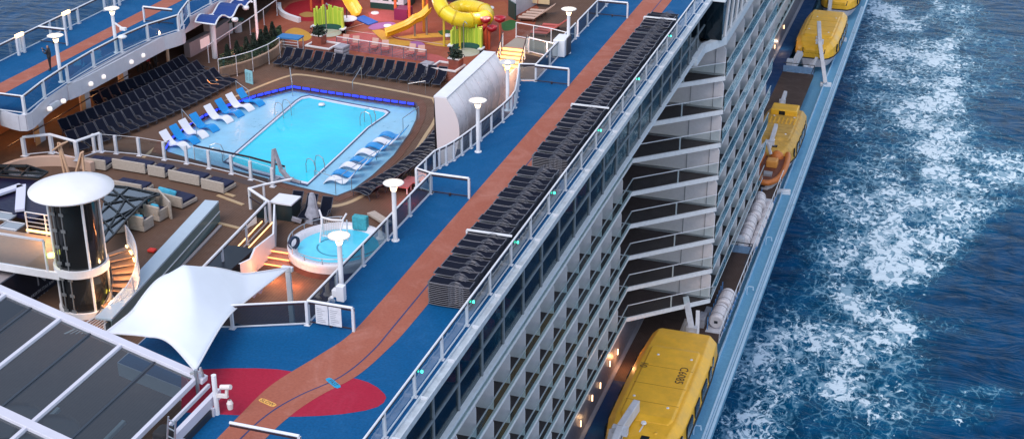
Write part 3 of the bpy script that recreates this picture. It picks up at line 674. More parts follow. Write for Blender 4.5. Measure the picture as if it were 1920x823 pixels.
# ================================================================ person builder (skin modifier, one continuous body)
SKIN = mat('skin', (.35, .17, .10), .55)
def person(label, loc, rz, joints, cloth, hair=(.01, .008, .008), clothes=None):
    """joints: dict name -> (x,y,z,r); edges fixed"""
    E_ = [('pelvis', 'waist'), ('waist', 'chest'), ('chest', 'neck'), ('neck', 'head0'), ('head0', 'head1'), ('chest', 'shl'), ('shl', 'ell'), ('ell', 'wrl'), ('wrl', 'hal'), ('chest', 'shr'), ('shr', 'elr'), ('elr', 'wrr'), ('wrr', 'har'),
          ('pelvis', 'hil'), ('hil', 'knl'), ('knl', 'anl'), ('anl', 'tol'), ('pelvis', 'hir'), ('hir', 'knr'), ('knr', 'anr'), ('anr', 'tor')]
    names = list(joints); me = bpy.data.meshes.new('person')
    me.from_pydata([joints[n][:3] for n in names], [(names.index(a), names.index(b_)) for a, b_ in E_], [])
    o = bpy.data.objects.new('person', me); COL.objects.link(o)
    sk = o.modifiers.new('skin', 'SKIN'); o.modifiers.new('sub', 'SUBSURF').levels = 1
    for i, n in enumerate(names):
        r = joints[n][3]; me.skin_vertices[0].data[i].radius = (r, r)
        me.skin_vertices[0].data[i].use_root = (n == 'pelvis')
    dg = bpy.context.evaluated_depsgraph_get(); m2 = bpy.data.meshes.new_from_object(o.evaluated_get(dg)); o.modifiers.clear(); o.data = m2; bpy.data.meshes.remove(me)
    mats_ = [SKIN, cloth[0], cloth[1], mat('shoe', (.02, .02, .02), .5), mat('hair', hair, .6)]
    m2.materials.clear()
    for q in mats_: m2.materials.append(q)
    jn = joints['neck'][2]; ja = joints['anl'][2] + .02
    for p in m2.polygons:
        c = p.center; hd = (Vector(c) - Vector(joints['head1'][:3])).length
        near_hand = min((Vector(c) - Vector(joints[k][:3])).length for k in ('hal', 'har'))
        if c.z > jn + .02: p.material_index = 4 if (c.z > joints['head1'][2] - .01 or c.y > joints['head1'][1] + .04) else 0
        elif near_hand < .1: p.material_index = 0
        elif c.z < ja + .03: p.material_index = 3
        elif c.z > joints['pelvis'][2] + .02: p.material_index = 1
        else: p.material_index = 2
        p.use_smooth = True
    o.location = loc; o.rotation_euler = (0, 0, rz)
    return tag(o, label, 'person')
def pose(h=1.75, raise_l=False, stride=.12, lean=0.0):
    k = h / 1.75
    J = dict(pelvis=(0, 0, .95, .17), waist=(0, 0, 1.1, .16), chest=(0, lean * .5, 1.34, .20), neck=(0, lean, 1.5, .06), head0=(0, lean - .01, 1.58, .085), head1=(0, lean - .01, 1.68, .09),
             shl=(-.19, lean * .7, 1.42, .065), ell=(-.25, .02, 1.15, .05), wrl=(-.24, -.08, .92, .035), hal=(-.24, -.1, .84, .04),
             shr=(.19, lean * .7, 1.42, .065), elr=(.25, .02, 1.15, .05), wrr=(.24, -.08, .92, .035), har=(.24, -.1, .84, .04),
             hil=(-.1, 0, .88, .1), knl=(-.11, -stride, .5, .07), anl=(-.12, -stride, .09, .05), tol=(-.12, -stride - .16, .05, .045),
             hir=(.1, 0, .88, .1), knr=(.11, stride * .4, .5, .07), anr=(.12, stride, .09, .05), tor=(.12, stride - .16, .05, .045))
    if raise_l: J.update(ell=(-.22, -.22, 1.25, .05), wrl=(-.12, -.38, 1.42, .035), hal=(-.08, -.42, 1.48, .04), elr=(.24, -.15, 1.18, .05), wrr=(.05, -.32, 1.3, .035), har=(0, -.36, 1.36, .04))
    return {n: (a * k, b_ * k, c * k, r * k) for n, (a, b_, c, r) in J.items()}
BLK = mat('black_cloth', (.012, .012, .015), .8, var=.2); GREYC = mat('charcoal_cloth', (.022, .022, .028), .8)
RDC = mat('red_cloth', (.35, .02, .04), .8)
person('person in dark clothes standing by the port lamp with a phone raised to the face', (-55.0, 73.6, 0.008), math.radians(-70), pose(1.75, True, .03), (GREYC, BLK))
person('person in black walking in the shade under the port deck, leftmost of three', (-55.0, 83.6, POOL + .004), 2.2, pose(1.75, stride=.2), (BLK, BLK))
person('person in a red top with black trousers in the shade under the port deck', (-54.3, 83.6, POOL + .004), 2.6, pose(1.68, stride=.15), (RDC, BLK))
person('person in black standing in the shade under the port deck, rightmost of three', (-53.7, 83.5, POOL + .004), 2.9, pose(1.8, stride=.05), (BLK, BLK))
person('person in black walking down the lit stairs behind the deck lamp', (-29.35, 87.0, POOL + .01), 2.9, pose(1.75, stride=.2), (BLK, BLK))

# ================================================================ sun loungers
LOUT = mat('stacked_lounger_grey', (.09, .095, .12), .4, metal=.2)  # grey of the stacked lounger frames
def lounger(name, label, sling=NAVY, frame=FRAME, group=None, flat=False):
    t = thing(name, label, 'sun lounger', (0, 0, 0), 0, group); wd = .31
    if flat:
        prof = [(-.97, .10), (-.8, .085), (-.4, .07), (0, .075), (.3, .085), (.7, .08), (.95, .09)]
        seat = prof; back = None
    else:
        prof = [(-1.0, .30), (-.7, .36), (-.35, .38), (-.05, .34), (.22, .32), (.42, .46), (.72, .80), (.88, .97)]
        seat = prof[:5]; back = prof[4:]
    m_ = MB()
    for s_ in (-1, 1): m_.tube([(a, s_ * wd, b_) for a, b_ in prof], .016 if flat else .022, 5)
    for a, b_ in (prof[0], prof[-1]): m_.bar((a, -wd, b_), (a, wd, b_), .04)
    if flat:
        for s_ in (-1, 1):
            for k in range(3): m_.tube([(-.05 + k * .05, s_ * (wd - k * .05), .08), (.08 + k * .03, s_ * (wd - k * .05), .22 - k * .05), (.28, s_ * (wd - k * .05), .30 - k * .06), (.48 - k * .03, s_ * (wd - k * .05), .25 - k * .05), (.68 - k * .05, s_ * (wd - k * .05), .09)], .014, 4, False)
    else:
        for s_ in (-1, 1):
            m_.tube([(-.8, s_ * wd, .34), (-.86, s_ * wd, 0)], .022, 5); m_.tube([(.3, s_ * wd, .34), (.42, s_ * wd, 0)], .022, 5)
            m_.tube([(-.35, s_ * (wd + .02), .37), (-.25, s_ * (wd + .03), .5), (-.02, s_ * (wd + .03), .57), (.3, s_ * (wd + .03), .5), (.42, s_ * wd, .44)], .02, 5)
    m_.build('frame', frame, t)
    m_ = MB(); m_.slab([[(a, -wd + .02, b_ + .012), (a, wd - .02, b_ + .012)] for a, b_ in seat][::-1], .015); m_.build('seat', sling, t, smooth=False)
    if back: m_ = MB(); m_.slab([[(a, -wd + .02, b_ + .012), (a, wd - .02, b_ + .012)] for a, b_ in back][::-1], .015); m_.build('backrest', sling, t)
    return t
LS = lounger('sun_lounger', 'topmost black lounger of the first stack from the near end along the starboard rail', group='stacked black loungers along the starboard rail', flat=True, frame=LOUT)
HGT = 1.12; YS = []
y = 52.1
while y < 66.0: YS.append((y, 0)); y += .735
y = 67.35
while y < 94.9: YS.append((y, 1)); y += .735
first_done = False
for i, (y, run) in enumerate(YS):
    rr = random.Random(i); jx = rr.uniform(-.04, .04); zz = HGT + rr.choice((0, 0, .03, -.05, -.09))
    if i in (0,): LS.location = (-19.75 + jx, y, zz)
    else: dup(LS, (-19.75 + jx, y, zz), rr.uniform(-.02, .02), 'topmost black lounger, %s stack from the near end, along the rail' % nth(i + 1))
fy = [YS[0][0], [q for q, r_ in YS if r_ == 1][0]]
for fi, y in enumerate(fy):
    for k in range(1, 13):
        dup(LS, (-19.75 + random.uniform(-.015, .015), y, HGT - k * .092), 0, 'black lounger, %s from the top, near end of the %s run of stacks' % (nth(k + 1), ('first', 'second')[fi]))
# the lower layers of the stacks behind: too many to count
m_ = MB()
for i, (y, run) in enumerate(YS):
    if y in fy: continue
    for k in range(1, 12):
        z = HGT - .05 - k * .092; jx = random.uniform(-.02, .02)
        for s_ in (-1, 1):
            for a, b_, za, zb in ((-.97, -.3, .1, .07), (.4, .95, .085, .09)): m_.bar((-19.75 + jx + a, y + s_ * .31, z + za), (-19.75 + jx + b_, y + s_ * .31, z + zb), .035)
            m_.bar((-20.05 + jx, y + s_ * .32, z + .08), (-19.7 + jx, y + s_ * .32, z + .2), .03); m_.bar((-19.7 + jx, y + s_ * .32, z + .2), (-19.35 + jx, y + s_ * .32, z + .08), .03)
        m_.box(-20.7 + jx, -18.82 + jx, y - .29, y + .29, z + .055, z + .07)
o = m_.build('stacked_loungers', LOUT); tag(o, 'lower layers of the black loungers stacked along the starboard rail', 'stacked loungers', kind='stuff')
# retaining bars over the stacks
for i, y in enumerate((56.9, 74.7, 92.75)):
    g = thing('stack_bar', '%s white retaining bar laid across the lounger stacks from the near end' % nth(i + 1), 'bar', (-20.75, y, 0), 0, 'white bars across the lounger stacks')
    m_ = MB(); m_.bar((0, 0, 1.38), (2.22, 0, 1.38), .08); m_.build('top_bar', WHITE, g); m_ = MB(); m_.bar((0, 0, 0), (0, 0, 1.36), .08); m_.build('post', POSTM, g)

# reclined loungers on the pool deck
LR = lounger('sun_lounger', '', group='black loungers in the row facing the far side of the pool')
first = True
def place_lounger(x, y, rz, label, group):
    global first
    if first: LR.location = (x, y, POOL + .006); LR.rotation_euler = (0, 0, rz); LR['label'] = label; LR['group'] = group; first = False; return LR
    return dup(LR, (x, y, POOL + .006), rz, label, group)
a = (-46.2, 88.6); b_ = (-34.0, 88.1)
for i in range(16):
    q = lerp(a, b_, i / 15); place_lounger(q[0], q[1], math.radians(84 + i * .6), 'black lounger facing the far side of the pool, %s from the left' % nth(i + 1), 'black loungers in the row facing the far side of the pool')
# port side: three rows along the curved tan line
RW = [(((-48.3, 83.4), (-51.0, 69.8)), 'front', 19), (((-50.2, 84.4), (-52.6, 71.4)), 'middle', 19), (((-51.8, 85.2), (-53.6, 76.5)), 'back', 13)]
for (p0, p1), nm, n in RW:
    for i in range(n):
        t = i / (n - 1); q = lerp(p0, p1, t); bow = .9 * math.sin(t * PI)
        rz = math.atan2(p0[1] - p1[1], p0[0] - p1[0]) + PI / 2 + (.22 - .42 * t)
        place_lounger(q[0] + bow * .5, q[1], rz - .12, 'black lounger in the %s row left of the pool, %s from the far end' % (nm, nth(i + 1)), 'rows of black loungers left of the pool')
for i in range(15):
    q = lerp((-30.0, 79.6), (-31.0, 68.6), i / 14)
    place_lounger(q[0] + .55 * math.sin(i / 14 * PI), q[1], .18 - i * .035, 'black lounger between the pool surround and the white screen, %s from the far end' % nth(i + 1), 'black loungers right of the pool')
for i in range(3):
    place_lounger(-34.1 + i * .95, 65.4 - i * .1, math.radians(96), 'black lounger below the near corner of the pool surround, %s from the left' % nth(i + 1), 'black loungers below the near corner of the pool')
for i in range(4):
    place_lounger(-30.2 + i * .85, 50.6 - i * .15, math.radians(75), 'black lounger seen through the glass railing beside the white mast, %s from the left' % nth(i + 1), 'black loungers under the white sail')

# red armchairs behind the lounge glass
REDC = mat('red_vinyl', (.62, .012, .03), .5, var=.15)
def armchair():
    t = thing('armchair', '', 'armchair', (0, 0, 0), 0, 'red armchairs behind the lounge glass')
    m_ = MB(); m_.box(-.38, .38, -.36, .36, .2, .45); bevel(m_.build('seat', REDC, t), .06)
    m_ = MB(); m_.box(-.42, -.28, -.42, .42, .2, .95); bevel(m_.build('backrest', REDC, t), .06)
    for s_ in (-1, 1): m_ = MB(); m_.box(-.3, .38, s_ * .40 - .06, s_ * .40 + .06, .2, .65); bevel(m_.build('armrest', REDC, t), .04)
    m_ = MB(); m_.lathe([(.25, 0), (.25, .03), (.05, .05), (.05, .2)], n=12); m_.build('base', STEEL, t)
    return t
AC = armchair(); spots = [(-19.6, 51.4), (-19.7, 53.3), (-19.5, 55.5), (-20.6, 53.0), (-19.6, 58.1), (-19.6, 70.4), (-19.7, 72.6), (-19.6, 81), (-20.8, 50.6)]
for i, (x, y) in enumerate(spots):
    lb = 'red armchair behind the lounge glass, %s from the near end' % nth(i + 1)
    if i == 0: AC.location = (x, y, POOL); AC['label'] = lb
    else: dup(AC, (x, y, POOL), random.uniform(0, 6), lb)

# ================================================================ pool
SHELFZ = -3.72
tile = mat('shelf_tile', (.22, .48, .66), .35, var=.12, scale=1.2, bump=.15, bscale=30)
pool = thing('swimming_pool', 'turquoise swimming pool with a pale blue wading shelf', 'swimming pool', (0, 0, 0))
WAT_OUT = [(-41.72,71.56),(-41.71,71.83),(-42.12,78.92),(-42.32,82.59),(-42.26,83.28),(-41.91,83.73),(-39.31,83.27),(-36.81,82.91),(-35.9,82.78),(-35.54,82.48),(-35.51,81.86),(-35.74,79.53),(-35.57,74.97),(-35.46,69.94),(-37.62,70.31),(-39.63,70.76)]
MB().prism(RING_IN, SHELFZ - .3, SHELFZ, holes=[WAT_OUT]).build('wading_shelf', tile, pool, fixn=True)
cp = (sum(q[0] for q in WAT_OUT) / len(WAT_OUT), sum(q[1] for q in WAT_OUT) / len(WAT_OUT))
navy_t = mat('navy_tile', (.01, .02, .09), .3); cop = mat('white_coping', (.62, .64, .74), .4)
MB().prism([lerp(q, cp, -.030) for q in WAT_OUT], SHELFZ - .2, SHELFZ + .05, holes=[[lerp(q, cp, -.008) for q in WAT_OUT]]).build('tile_edge', navy_t, pool, fixn=True)
MB().prism([lerp(q, cp, -.008) for q in WAT_OUT], SHELFZ - .3, SHELFZ + .03, holes=[[lerp(q, cp, .03) for q in WAT_OUT]]).build('coping', cop, pool, fixn=True)
PW = mat('pool_water', (.0, .46, .72), .06, spec=.5); nt = PW.node_tree; N = nt.nodes; L = nt.links  # cyan raised so the colour carries the pool's underwater lighting
tc = N.new('ShaderNodeTexCoord'); n1 = N.new('ShaderNodeTexNoise'); n1.inputs['Scale'].default_value = .22; n1.inputs['Detail'].default_value = 3; L.new(tc.outputs['Object'], n1.inputs['Vector'])
r_ = N.new('ShaderNodeValToRGB'); r_.color_ramp.elements[0].position = .35; r_.color_ramp.elements[0].color = (.0, .46, .64, 1); r_.color_ramp.elements[1].position = .7; r_.color_ramp.elements[1].color = (.0, .62, .78, 1)
L.new(n1.outputs['Fac'], r_.inputs[0]); L.new(r_.outputs[0], N['Principled BSDF'].inputs['Base Color'])
n2 = N.new('ShaderNodeTexNoise'); n2.inputs['Scale'].default_value = 2.4; n2.inputs['Detail'].default_value = 3; L.new(tc.outputs['Object'], n2.inputs['Vector'])
b2_ = N.new('ShaderNodeBump'); b2_.inputs['Strength'].default_value = .25; b2_.inputs['Distance'].default_value = .05; L.new(n2.outputs['Fac'], b2_.inputs['Height']); L.new(b2_.outputs[0], N['Principled BSDF'].inputs['Normal'])
o = MB().sheet([lerp(q, cp, .005) for q in WAT_OUT], SHELFZ - .06).build('water', PW, pool); o['kind'] = 'stuff'
# risers of the surround: dark, with a broken blue strip light along the port and far sides
MB().prism([lerp(q, c0, -.004) for q in RING_IN], SHELFZ, POOL + .03, holes=[[lerp(q, c0, .012) for q in RING_IN]]).build('riser', mat('riser_dark', (.05, .03, .035), .5), pool, fixn=True)
LEDB = mat('blue_strip_light', (.01, .01, .5), .4, emit=(.02, .04, 1), estr=1.6)
inn = [lerp(q, c0, .014) for q in RING_IN]; led = inn[0:10]
R = resample(led, .62); k = 0
for a, b_ in zip(R, R[1:]):
    m_ = MB(); p0 = lerp(a, b_, .1); p1 = lerp(a, b_, .9); m_.bar((p0[0], p0[1], -3.47), (p1[0], p1[1], -3.47), .02, .14); m_.build('strip_light', LEDB, pool)
# dark inner step with little brackets on the same sides
stp = [lerp(q, c0, .05) for q in RING_IN]
m_ = MB(); S2 = resample(stp[2:10], .9)
for a, b_ in zip(resample(inn[2:10], .9), S2): m_.bar((a[0], a[1], SHELFZ + .12), (b_[0], b_[1], SHELFZ + .12), .05, .05)
for a, b_ in zip(S2, S2[1:]): m_.bar((a[0], a[1], SHELFZ + .12), (b_[0], b_[1], SHELFZ + .12), .10, .05)
m_.build('step_rail', mat('step_wood', (.10, .055, .05), .5), pool)

# wading loungers
PWHT = mat('shell_white', (.74, .75, .80), .35); PBLU = mat('shell_blue', (.005, .25, .62), .35, var=.06)
def shell(m, label, x, y, rz, group):
    prof = [(-1.0, .02), (-.8, .2), (-.55, .31), (-.25, .27), (0, .16), (.2, .13), (.4, .22), (.65, .48), (.9, .80), (.95, .86)]
    ps = smooth(prof, 3)
    mb = MB(); mb.slab([[(a, -.33, b_ + .05), (a, .33, b_ + .05)] for a, b_ in ps][::-1], .06)
    o = mb.build('pool_lounger', m, smooth=False); o.location = (x, y, SHELFZ); o.rotation_euler = (0, 0, rz)
    return tag(o, label, 'pool lounger', group)
LL = [((-45.55, 72.7), PWHT), ((-45.45, 73.75), PBLU), ((-45.4, 74.8), PWHT), ((-45.3, 76.0), PBLU), ((-45.2, 77.7), PWHT), ((-45.05, 78.9), PBLU), ((-44.9, 80.1), PWHT), ((-44.7, 81.2), PBLU)]
for i, ((x, y), m) in enumerate(LL):
    shell(m, '%s wave-shaped lounger on the left shelf of the pool, %s from the near end' % ('white' if m is PWHT else 'blue', nth(i + 1)), x - .35, y, PI - .22, 'wave loungers on the left shelf of the pool')
RR = [((-33.5, 78.3), PBLU), ((-33.5, 77.2), PWHT), ((-33.6, 76.3), PBLU), ((-33.7, 75.2), PWHT), ((-33.6, 73.9), PBLU), ((-33.75, 72.9), PWHT), ((-33.75, 71.7), PBLU), ((-33.7, 70.7), PWHT)]
for i, ((x, y), m) in enumerate(RR):
    shell(m, '%s wave-shaped lounger on the right shelf of the pool, %s from the far end' % ('white' if m is PWHT else 'blue', nth(i + 1)), x + .05, y, .12, 'wave loungers on the right shelf of the pool')

# grab rails, ladders, lift
def loop_rail(label, loc, rz, sc_=1.0, name='pool_ladder'):
    t = thing(name, label, 'pool rail', loc, rz)
    for k, s_ in enumerate((-.35, .35)):
        m_ = MB(); m_.tube([(-.5 * sc_, s_, -.2), (-.5 * sc_, s_, .5), (-.35 * sc_, s_, .85), (.0, s_, .95), (.35 * sc_, s_, .85), (.5 * sc_, s_, .5), (.5 * sc_, s_, -.05)], .028, 6); m_.build('handrail', STEEL, t)
    for k in range(2): m_ = MB(); m_.box(-.55, -.2, -.33, .33, -.15 - k * .2, -.12 - k * .2); m_.build('tread', mat('tread_brown', (.16, .09, .07), .5), t)
    return t
loop_rail('steel pool ladder at the far left corner of the pool', (-42.01,79.95,-3.7), 2.8, .8)
loop_rail('steel pool ladder at the far right corner of the pool', (-36.02,80.19,-3.7), PI, .8)
loop_rail('steel pool ladder at the near right corner of the pool', (-35.82,71.8,-3.7), 2.7, .9)
loop_rail('steel pool ladder on the left shelf behind the glass railing', (-42.4,71.55,-3.7), .4, .9)
def hrail(label, p, q, h=.95, name='handrail_loop'):
    m_ = MB(); m_.tube([p, (p[0], p[1], p[2] + h), (q[0], q[1], q[2] + h * .95), (q[0], q[1], q[2])], .025, 6)
    o = m_.build(name, STEEL); return tag(o, label, 'handrail')
hrail('thin steel handrail on the shelf step left of the far row of loungers', (-43.01,83.42,-3.7), (-44.21,85.59,-3.4))
hrail('thin steel handrail arching over the far edge of the pool surround', (-39.18,84.93,-3.7), (-39.5,87.17,-3.4))
hrail('thin steel handrail at the far right corner of the pool surround', (-35.4,85.74,-3.7), (-34.22,85.94,-3.4))
hrail('thin steel handrail by the blue loungers at the left edge of the pool surround', (-45.07,81.07,-3.7), (-46.43,81.85,-3.4))
hrail('thin steel handrail near the front blue loungers on the left shelf', (-45.16,74.16,-3.7), (-47.13,75.86,-3.4))
hrail('thin steel handrail beside the farthest right-hand wave loungers', (-33.27,79.5,-3.7), (-32.81,81.15,-3.4))
hrail('thin steel handrail by the nearest right-hand wave lounger', (-33.21,69.0,-3.7), (-32.17,68.96,-3.4))
hrail('long low steel handrail on the right shelf of the pool', (-35.6,71.19,-3.7), (-34.05,70.69,-3.7), .35)
hrail('white handrail between the right-hand wave loungers', (-33.43,70.4,-3.6), (-32.97,74.44,-3.6), .6)
lf = thing('pool_lift', 'grey pool hoist with a raised arm at the near edge of the pool', 'pool lift', (-37.21,69.24,-3.4))
LFM = mat('lift_grey', (.30, .29, .33), .5, var=.2)
m_ = MB(); m_.bar((-.15, 0, 0), (.0, .1, 1.9), .22, .16); m_.bar((0, .1, 1.95), (.45, .0, .7), .20, .16); m_.build('arm', LFM, lf)
m_ = MB(); m_.bar((.4, 0, .75), (.95, -.1, .28), .26, .16); m_.box(.75, 1.15, -.35, .15, .18, .28); m_.bar((1.1, -.1, .26), (1.7, -.1, .14), .16, .12); m_.build('seat', LFM, lf)
MB().box(-.35, .2, -.3, .3, 0, .12).build('base', LFM, lf)
bb = MB(); bb.lathe([(0, .16), (.2, .14), (.24, .03), (.1, 0)], n=14); o = bb.build('skimmer_float', WHITE, smooth=True); o.location = (-40.4,82.47,-3.76); tag(o, 'small white float on the pool water near its far edge', 'float')

# glass balustrade between sofas and pool
railing('glass screen with tall pale posts between the sofa terrace and the pool', [(-49.71,69.7),(-48.3,69.9),(-46.78,70.05),(-44.97,69.93),(-43.39,69.84),(-41.74,69.6),(-40.07,69.3),(-38.58,68.87),(-36.9,68.35)], z=POOL, h=1.2, step=9, cap=False, r=.012, wd=.16, gl=glass('clear_glass2', (.86, .92, .93)))
wl = [(-53.53,65.5),(-52.51,67.24),(-52.16,67.71),(-50.24,68.89),(-49.71,69.7)]
railing('white curved rail at the left edge of the sofa terrace', [(-52.6, 66.8), (-51.3, 67.7), (-49.2, 67.2), (-48.6, 68.8)], z=-2.9, h=1.2, step=2.5, gl=None, wd=.2, r=.09, cap=False)
railing('glass screen across the left shelf corner of the pool', [(-43.42,70.8),(-39.33,70.23),(-36.68,69.58)], z=POOL - .1, h=.95, step=3, cap=True, r=.02, wd=.04, foot=False, top=DARKRAIL, gl=glass('clear_glass2', (.86, .92, .93)))
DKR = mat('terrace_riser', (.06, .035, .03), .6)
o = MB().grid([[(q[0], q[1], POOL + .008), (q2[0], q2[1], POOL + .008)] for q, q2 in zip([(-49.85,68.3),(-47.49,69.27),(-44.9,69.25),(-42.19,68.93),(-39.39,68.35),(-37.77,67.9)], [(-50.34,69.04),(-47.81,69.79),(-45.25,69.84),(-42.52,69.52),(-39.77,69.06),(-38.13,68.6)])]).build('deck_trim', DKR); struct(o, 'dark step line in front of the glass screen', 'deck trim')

# sofas and day beds on the terrace
WICK = mat('wicker', (.40, .35, .30), .75, var=.18, scale=9, bump=.4, bscale=60); NAVC = mat('navy_cushion', (.006, .010, .045), .8, var=.25, scale=3); TEAL = mat('teal_cushion', (.05, .34, .50), .8, var=.2)
def daybed(label, loc, rz, wx=1.9, wy=1.6, back='y', pillows=0, group='wicker day beds on the sofa terrace'):
    t = thing('day_bed', label, 'day bed', loc, rz, group)
    m_ = MB(); m_.box(-wx / 2, wx / 2, -wy / 2, wy / 2, .08, .3); bevel(m_.build('base', WICK, t), .03)
    m_ = MB(); m_.box(-wx / 2 + .06, -.01, -wy / 2 + .06, wy / 2 - .06, .3, .46); m_.box(.01, wx / 2 - .06, -wy / 2 + .06, wy / 2 - .06, .3, .46); bevel(m_.build('cushion', NAVC, t), .05)
    m_ = MB(); m_.box(-wx / 2, wx / 2, -wy / 2 - .12, -wy / 2, .08, .72); bevel(m_.build('backrest', WICK, t), .03)
    for k in range(pillows):
        m_ = MB(); m_.obox((0, 0, 0), .24, .24, .09); q = m_.build('pillow', TEAL, t); bevel(q, .07, 3); q.location = (-wx / 2 + .4 + k * .38, -wy / 2 + .25, .62); q.rotation_euler = (1.0 + k * .2, .2 * k, .3 * k)
    return t
def armch(label, loc, rz, wx=1.0, wy=.9, pil=True):
    t = thing('wicker_armchair', label, 'armchair', loc, rz, 'wicker armchairs near the elevator tower')
    m_ = MB(); m_.box(-wx / 2, wx / 2, -wy / 2, wy / 2, .05, .38); bevel(m_.build('base', WICK, t), .03)
    m_ = MB(); m_.box(-wx / 2 + .12, wx / 2 - .12, -wy / 2 + .14, wy / 2 - .02, .38, .52); bevel(m_.build('cushion', NAVC, t), .05)
    m_ = MB(); m_.box(-wx / 2, wx / 2, -wy / 2, -wy / 2 + .12, .38, .9); bevel(m_.build('backrest', WICK, t), .03)
    for s_ in (-1, 1): m_ = MB(); m_.box(s_ * (wx / 2 - .06) - .06, s_ * (wx / 2 - .06) + .06, -wy / 2, wy / 2, .38, .68); bevel(m_.build('armrest', WICK, t), .03)
    if pil: m_ = MB(); m_.obox((0, -.15, .68), .25, .1, .2); bevel(m_.build('pillow', TEAL, t), .08, 3)
    return t
BD = [((195,322), .0, 'leftmost day bed in the row along the glass screen', 1.5), ((258,322), -.05, 'wide double day bed, second in the row along the glass screen', 2.3), ((308,334), -.08, 'narrow day bed, third in the row along the glass screen', 1.2), ((352,340), -.12, 'double day bed, fourth in the row along the glass screen', 2.2), ((408,356), -.15, 'day bed at the right end of the row along the glass screen', 1.6)]
locs = [(-48.07,67.84),(-45.94,68.2),(-43.95,68.01),(-41.9,67.68),(-39.73,67.16)]
for q, (_, rz, lb, wx) in zip(locs, BD): daybed(lb, (q[0], q[1], POOL), rz, wx, 1.1)
locs = [(-44.36,65.38),(-41.17,64.69),(-45.63,64.15)]
daybed('navy cushioned day bed next to the left rim of the glass canopy', (locs[0][0], locs[0][1], POOL), -.05, 2.1, 1.1, group='wicker day beds by the glass canopy')
daybed('navy cushioned day bed with blue pillows right of the glass canopy', (locs[1][0], locs[1][1], POOL), -.2, 2.2, 1.2, pillows=3, group='wicker day beds by the glass canopy')
ac = [(-41.11,60.97),(-41.01,62.46),(-42.14,62.99),(-42.12,60.34)]
armch('beige wicker armchair seen from behind, nearest to the elevator tower', (ac[0][0], ac[0][1], POOL), PI - .1 + PI)
armch('beige wicker armchair beside the right day bed with a pale blue pillow', (ac[1][0], ac[1][1], POOL), -.15, 1.1, 1.0)
armch('beige wicker armchair tucked against the tall wicker windbreak', (ac[2][0], ac[2][1], POOL), 2.9)
armch('grey wicker armchair partly hidden by the glass canopy', (ac[3][0], ac[3][1], POOL), -.8, .9, .9, False)
wb = MB()
wbp = [(-42.19,62.29),(-42.47,63.72),(-41.64,63.76),(-40.14,62.46)]
for a, b_ in zip(wbp, wbp[1:]): wb.bar((a[0], a[1], POOL + .55), (b_[0], b_[1], POOL + .55), .1, 1.05)
o = wb.build('wicker_screen', WICK); tag(o, 'tall beige wicker windbreak behind the armchairs', 'windbreak')
o = MB(); o.box(0, .02, 0, .02, 0, .02)
# long planter wall with glass skirt, low walls and ramp right of it
lw = thing('long_parapet', 'long pale parapet with a glass skirt running down beside the spiral stair', 'parapet', (0, 0, 0))
pA = (-37.9,63.13,-2.4); pB = (-35.9,52.12,-2.4)
m_ = MB(); m_.bar((pA[0], pA[1], -2.25), (pB[0] - .2, pB[1] - 2.5, -2.25), .80, .12); bevel(m_.build('coping', mat('coping_blue', (.40, .49, .57), .4, var=.06), lw), .02)
m_ = MB(); m_.bar((pA[0] + .39, pA[1], -2.84), (pB[0] + .19, pB[1] - 2.5, -2.84), .04, 1.06); m_.build('glass_skirt', mat('skirt_glass', (.13, .19, .19), .15), lw)
m_ = MB(); m_.bar((pA[0] + .43, pA[1], -2.80), (pB[0] + .23, pB[1] - 2.5, -2.80), .04, .03); m_.build('skirt_rail', WHITE, lw)
m_ = MB(); m_.bar((pA[0], pA[1], -2.95), (pB[0] - .2, pB[1] - 2.5, -2.95), .1, .9); m_.build('wall', WHITE2, lw)
o = MB(); q0 = (-37.14,62.53,-3.38); q1 = (-36.57,56.77,-3.38); o.bar((q0[0], q0[1], POOL + .06), (q1[0], q1[1], POOL + .04), .16, .08); o = o.build('low_kerb', mat('kerb_dull', (.34, .31, .32), .6)); tag(o, 'slim white kerb between the parapet and the lit balustrade', 'kerb')
for i, (a, b_, lb) in enumerate((((-37.45,62.86,-3.38), (-34.87,62.42,-3.38), 'tan threshold strip at the top of the ramp'), ((-39.34,66.2,-3.38), (-37.31,65.46,-3.38), 'tan threshold strip in front of the white gate frame'), ((-39.14,66.59,-3.38), (-38.34,66.37,-3.38), 'short tan strip beside the last day bed'))):
    m_ = MB(); m_.bar((a[0], a[1], POOL + .02), (b_[0], b_[1], POOL + .02), .22, .04); o = m_.build('threshold', TAN); tag(o, lb, 'threshold strip')
railing('white balustrade with glass running down towards the sail, warm light under its foot', [(-34.9,63.93,-3.38), (-34.2,54.86,-3.38)], z=POOL, h=1.25, step=2.9, r=.07, wd=.1)
ll = MB(); a = (-34.69,63.67,-3.2); b_ = (-34.02,54.56,-3.2); ll.bar((a[0] + .12, a[1], POOL + .12), (b_[0] + .12, b_[1], POOL + .12), .05, .04); o = ll.build('strip_light', mat('warm_strip', (1, .6, .3), .4, emit=(1, .5, .18), estr=2.0)); tag(o, 'thin warm strip light along the foot of the white balustrade', 'strip light')
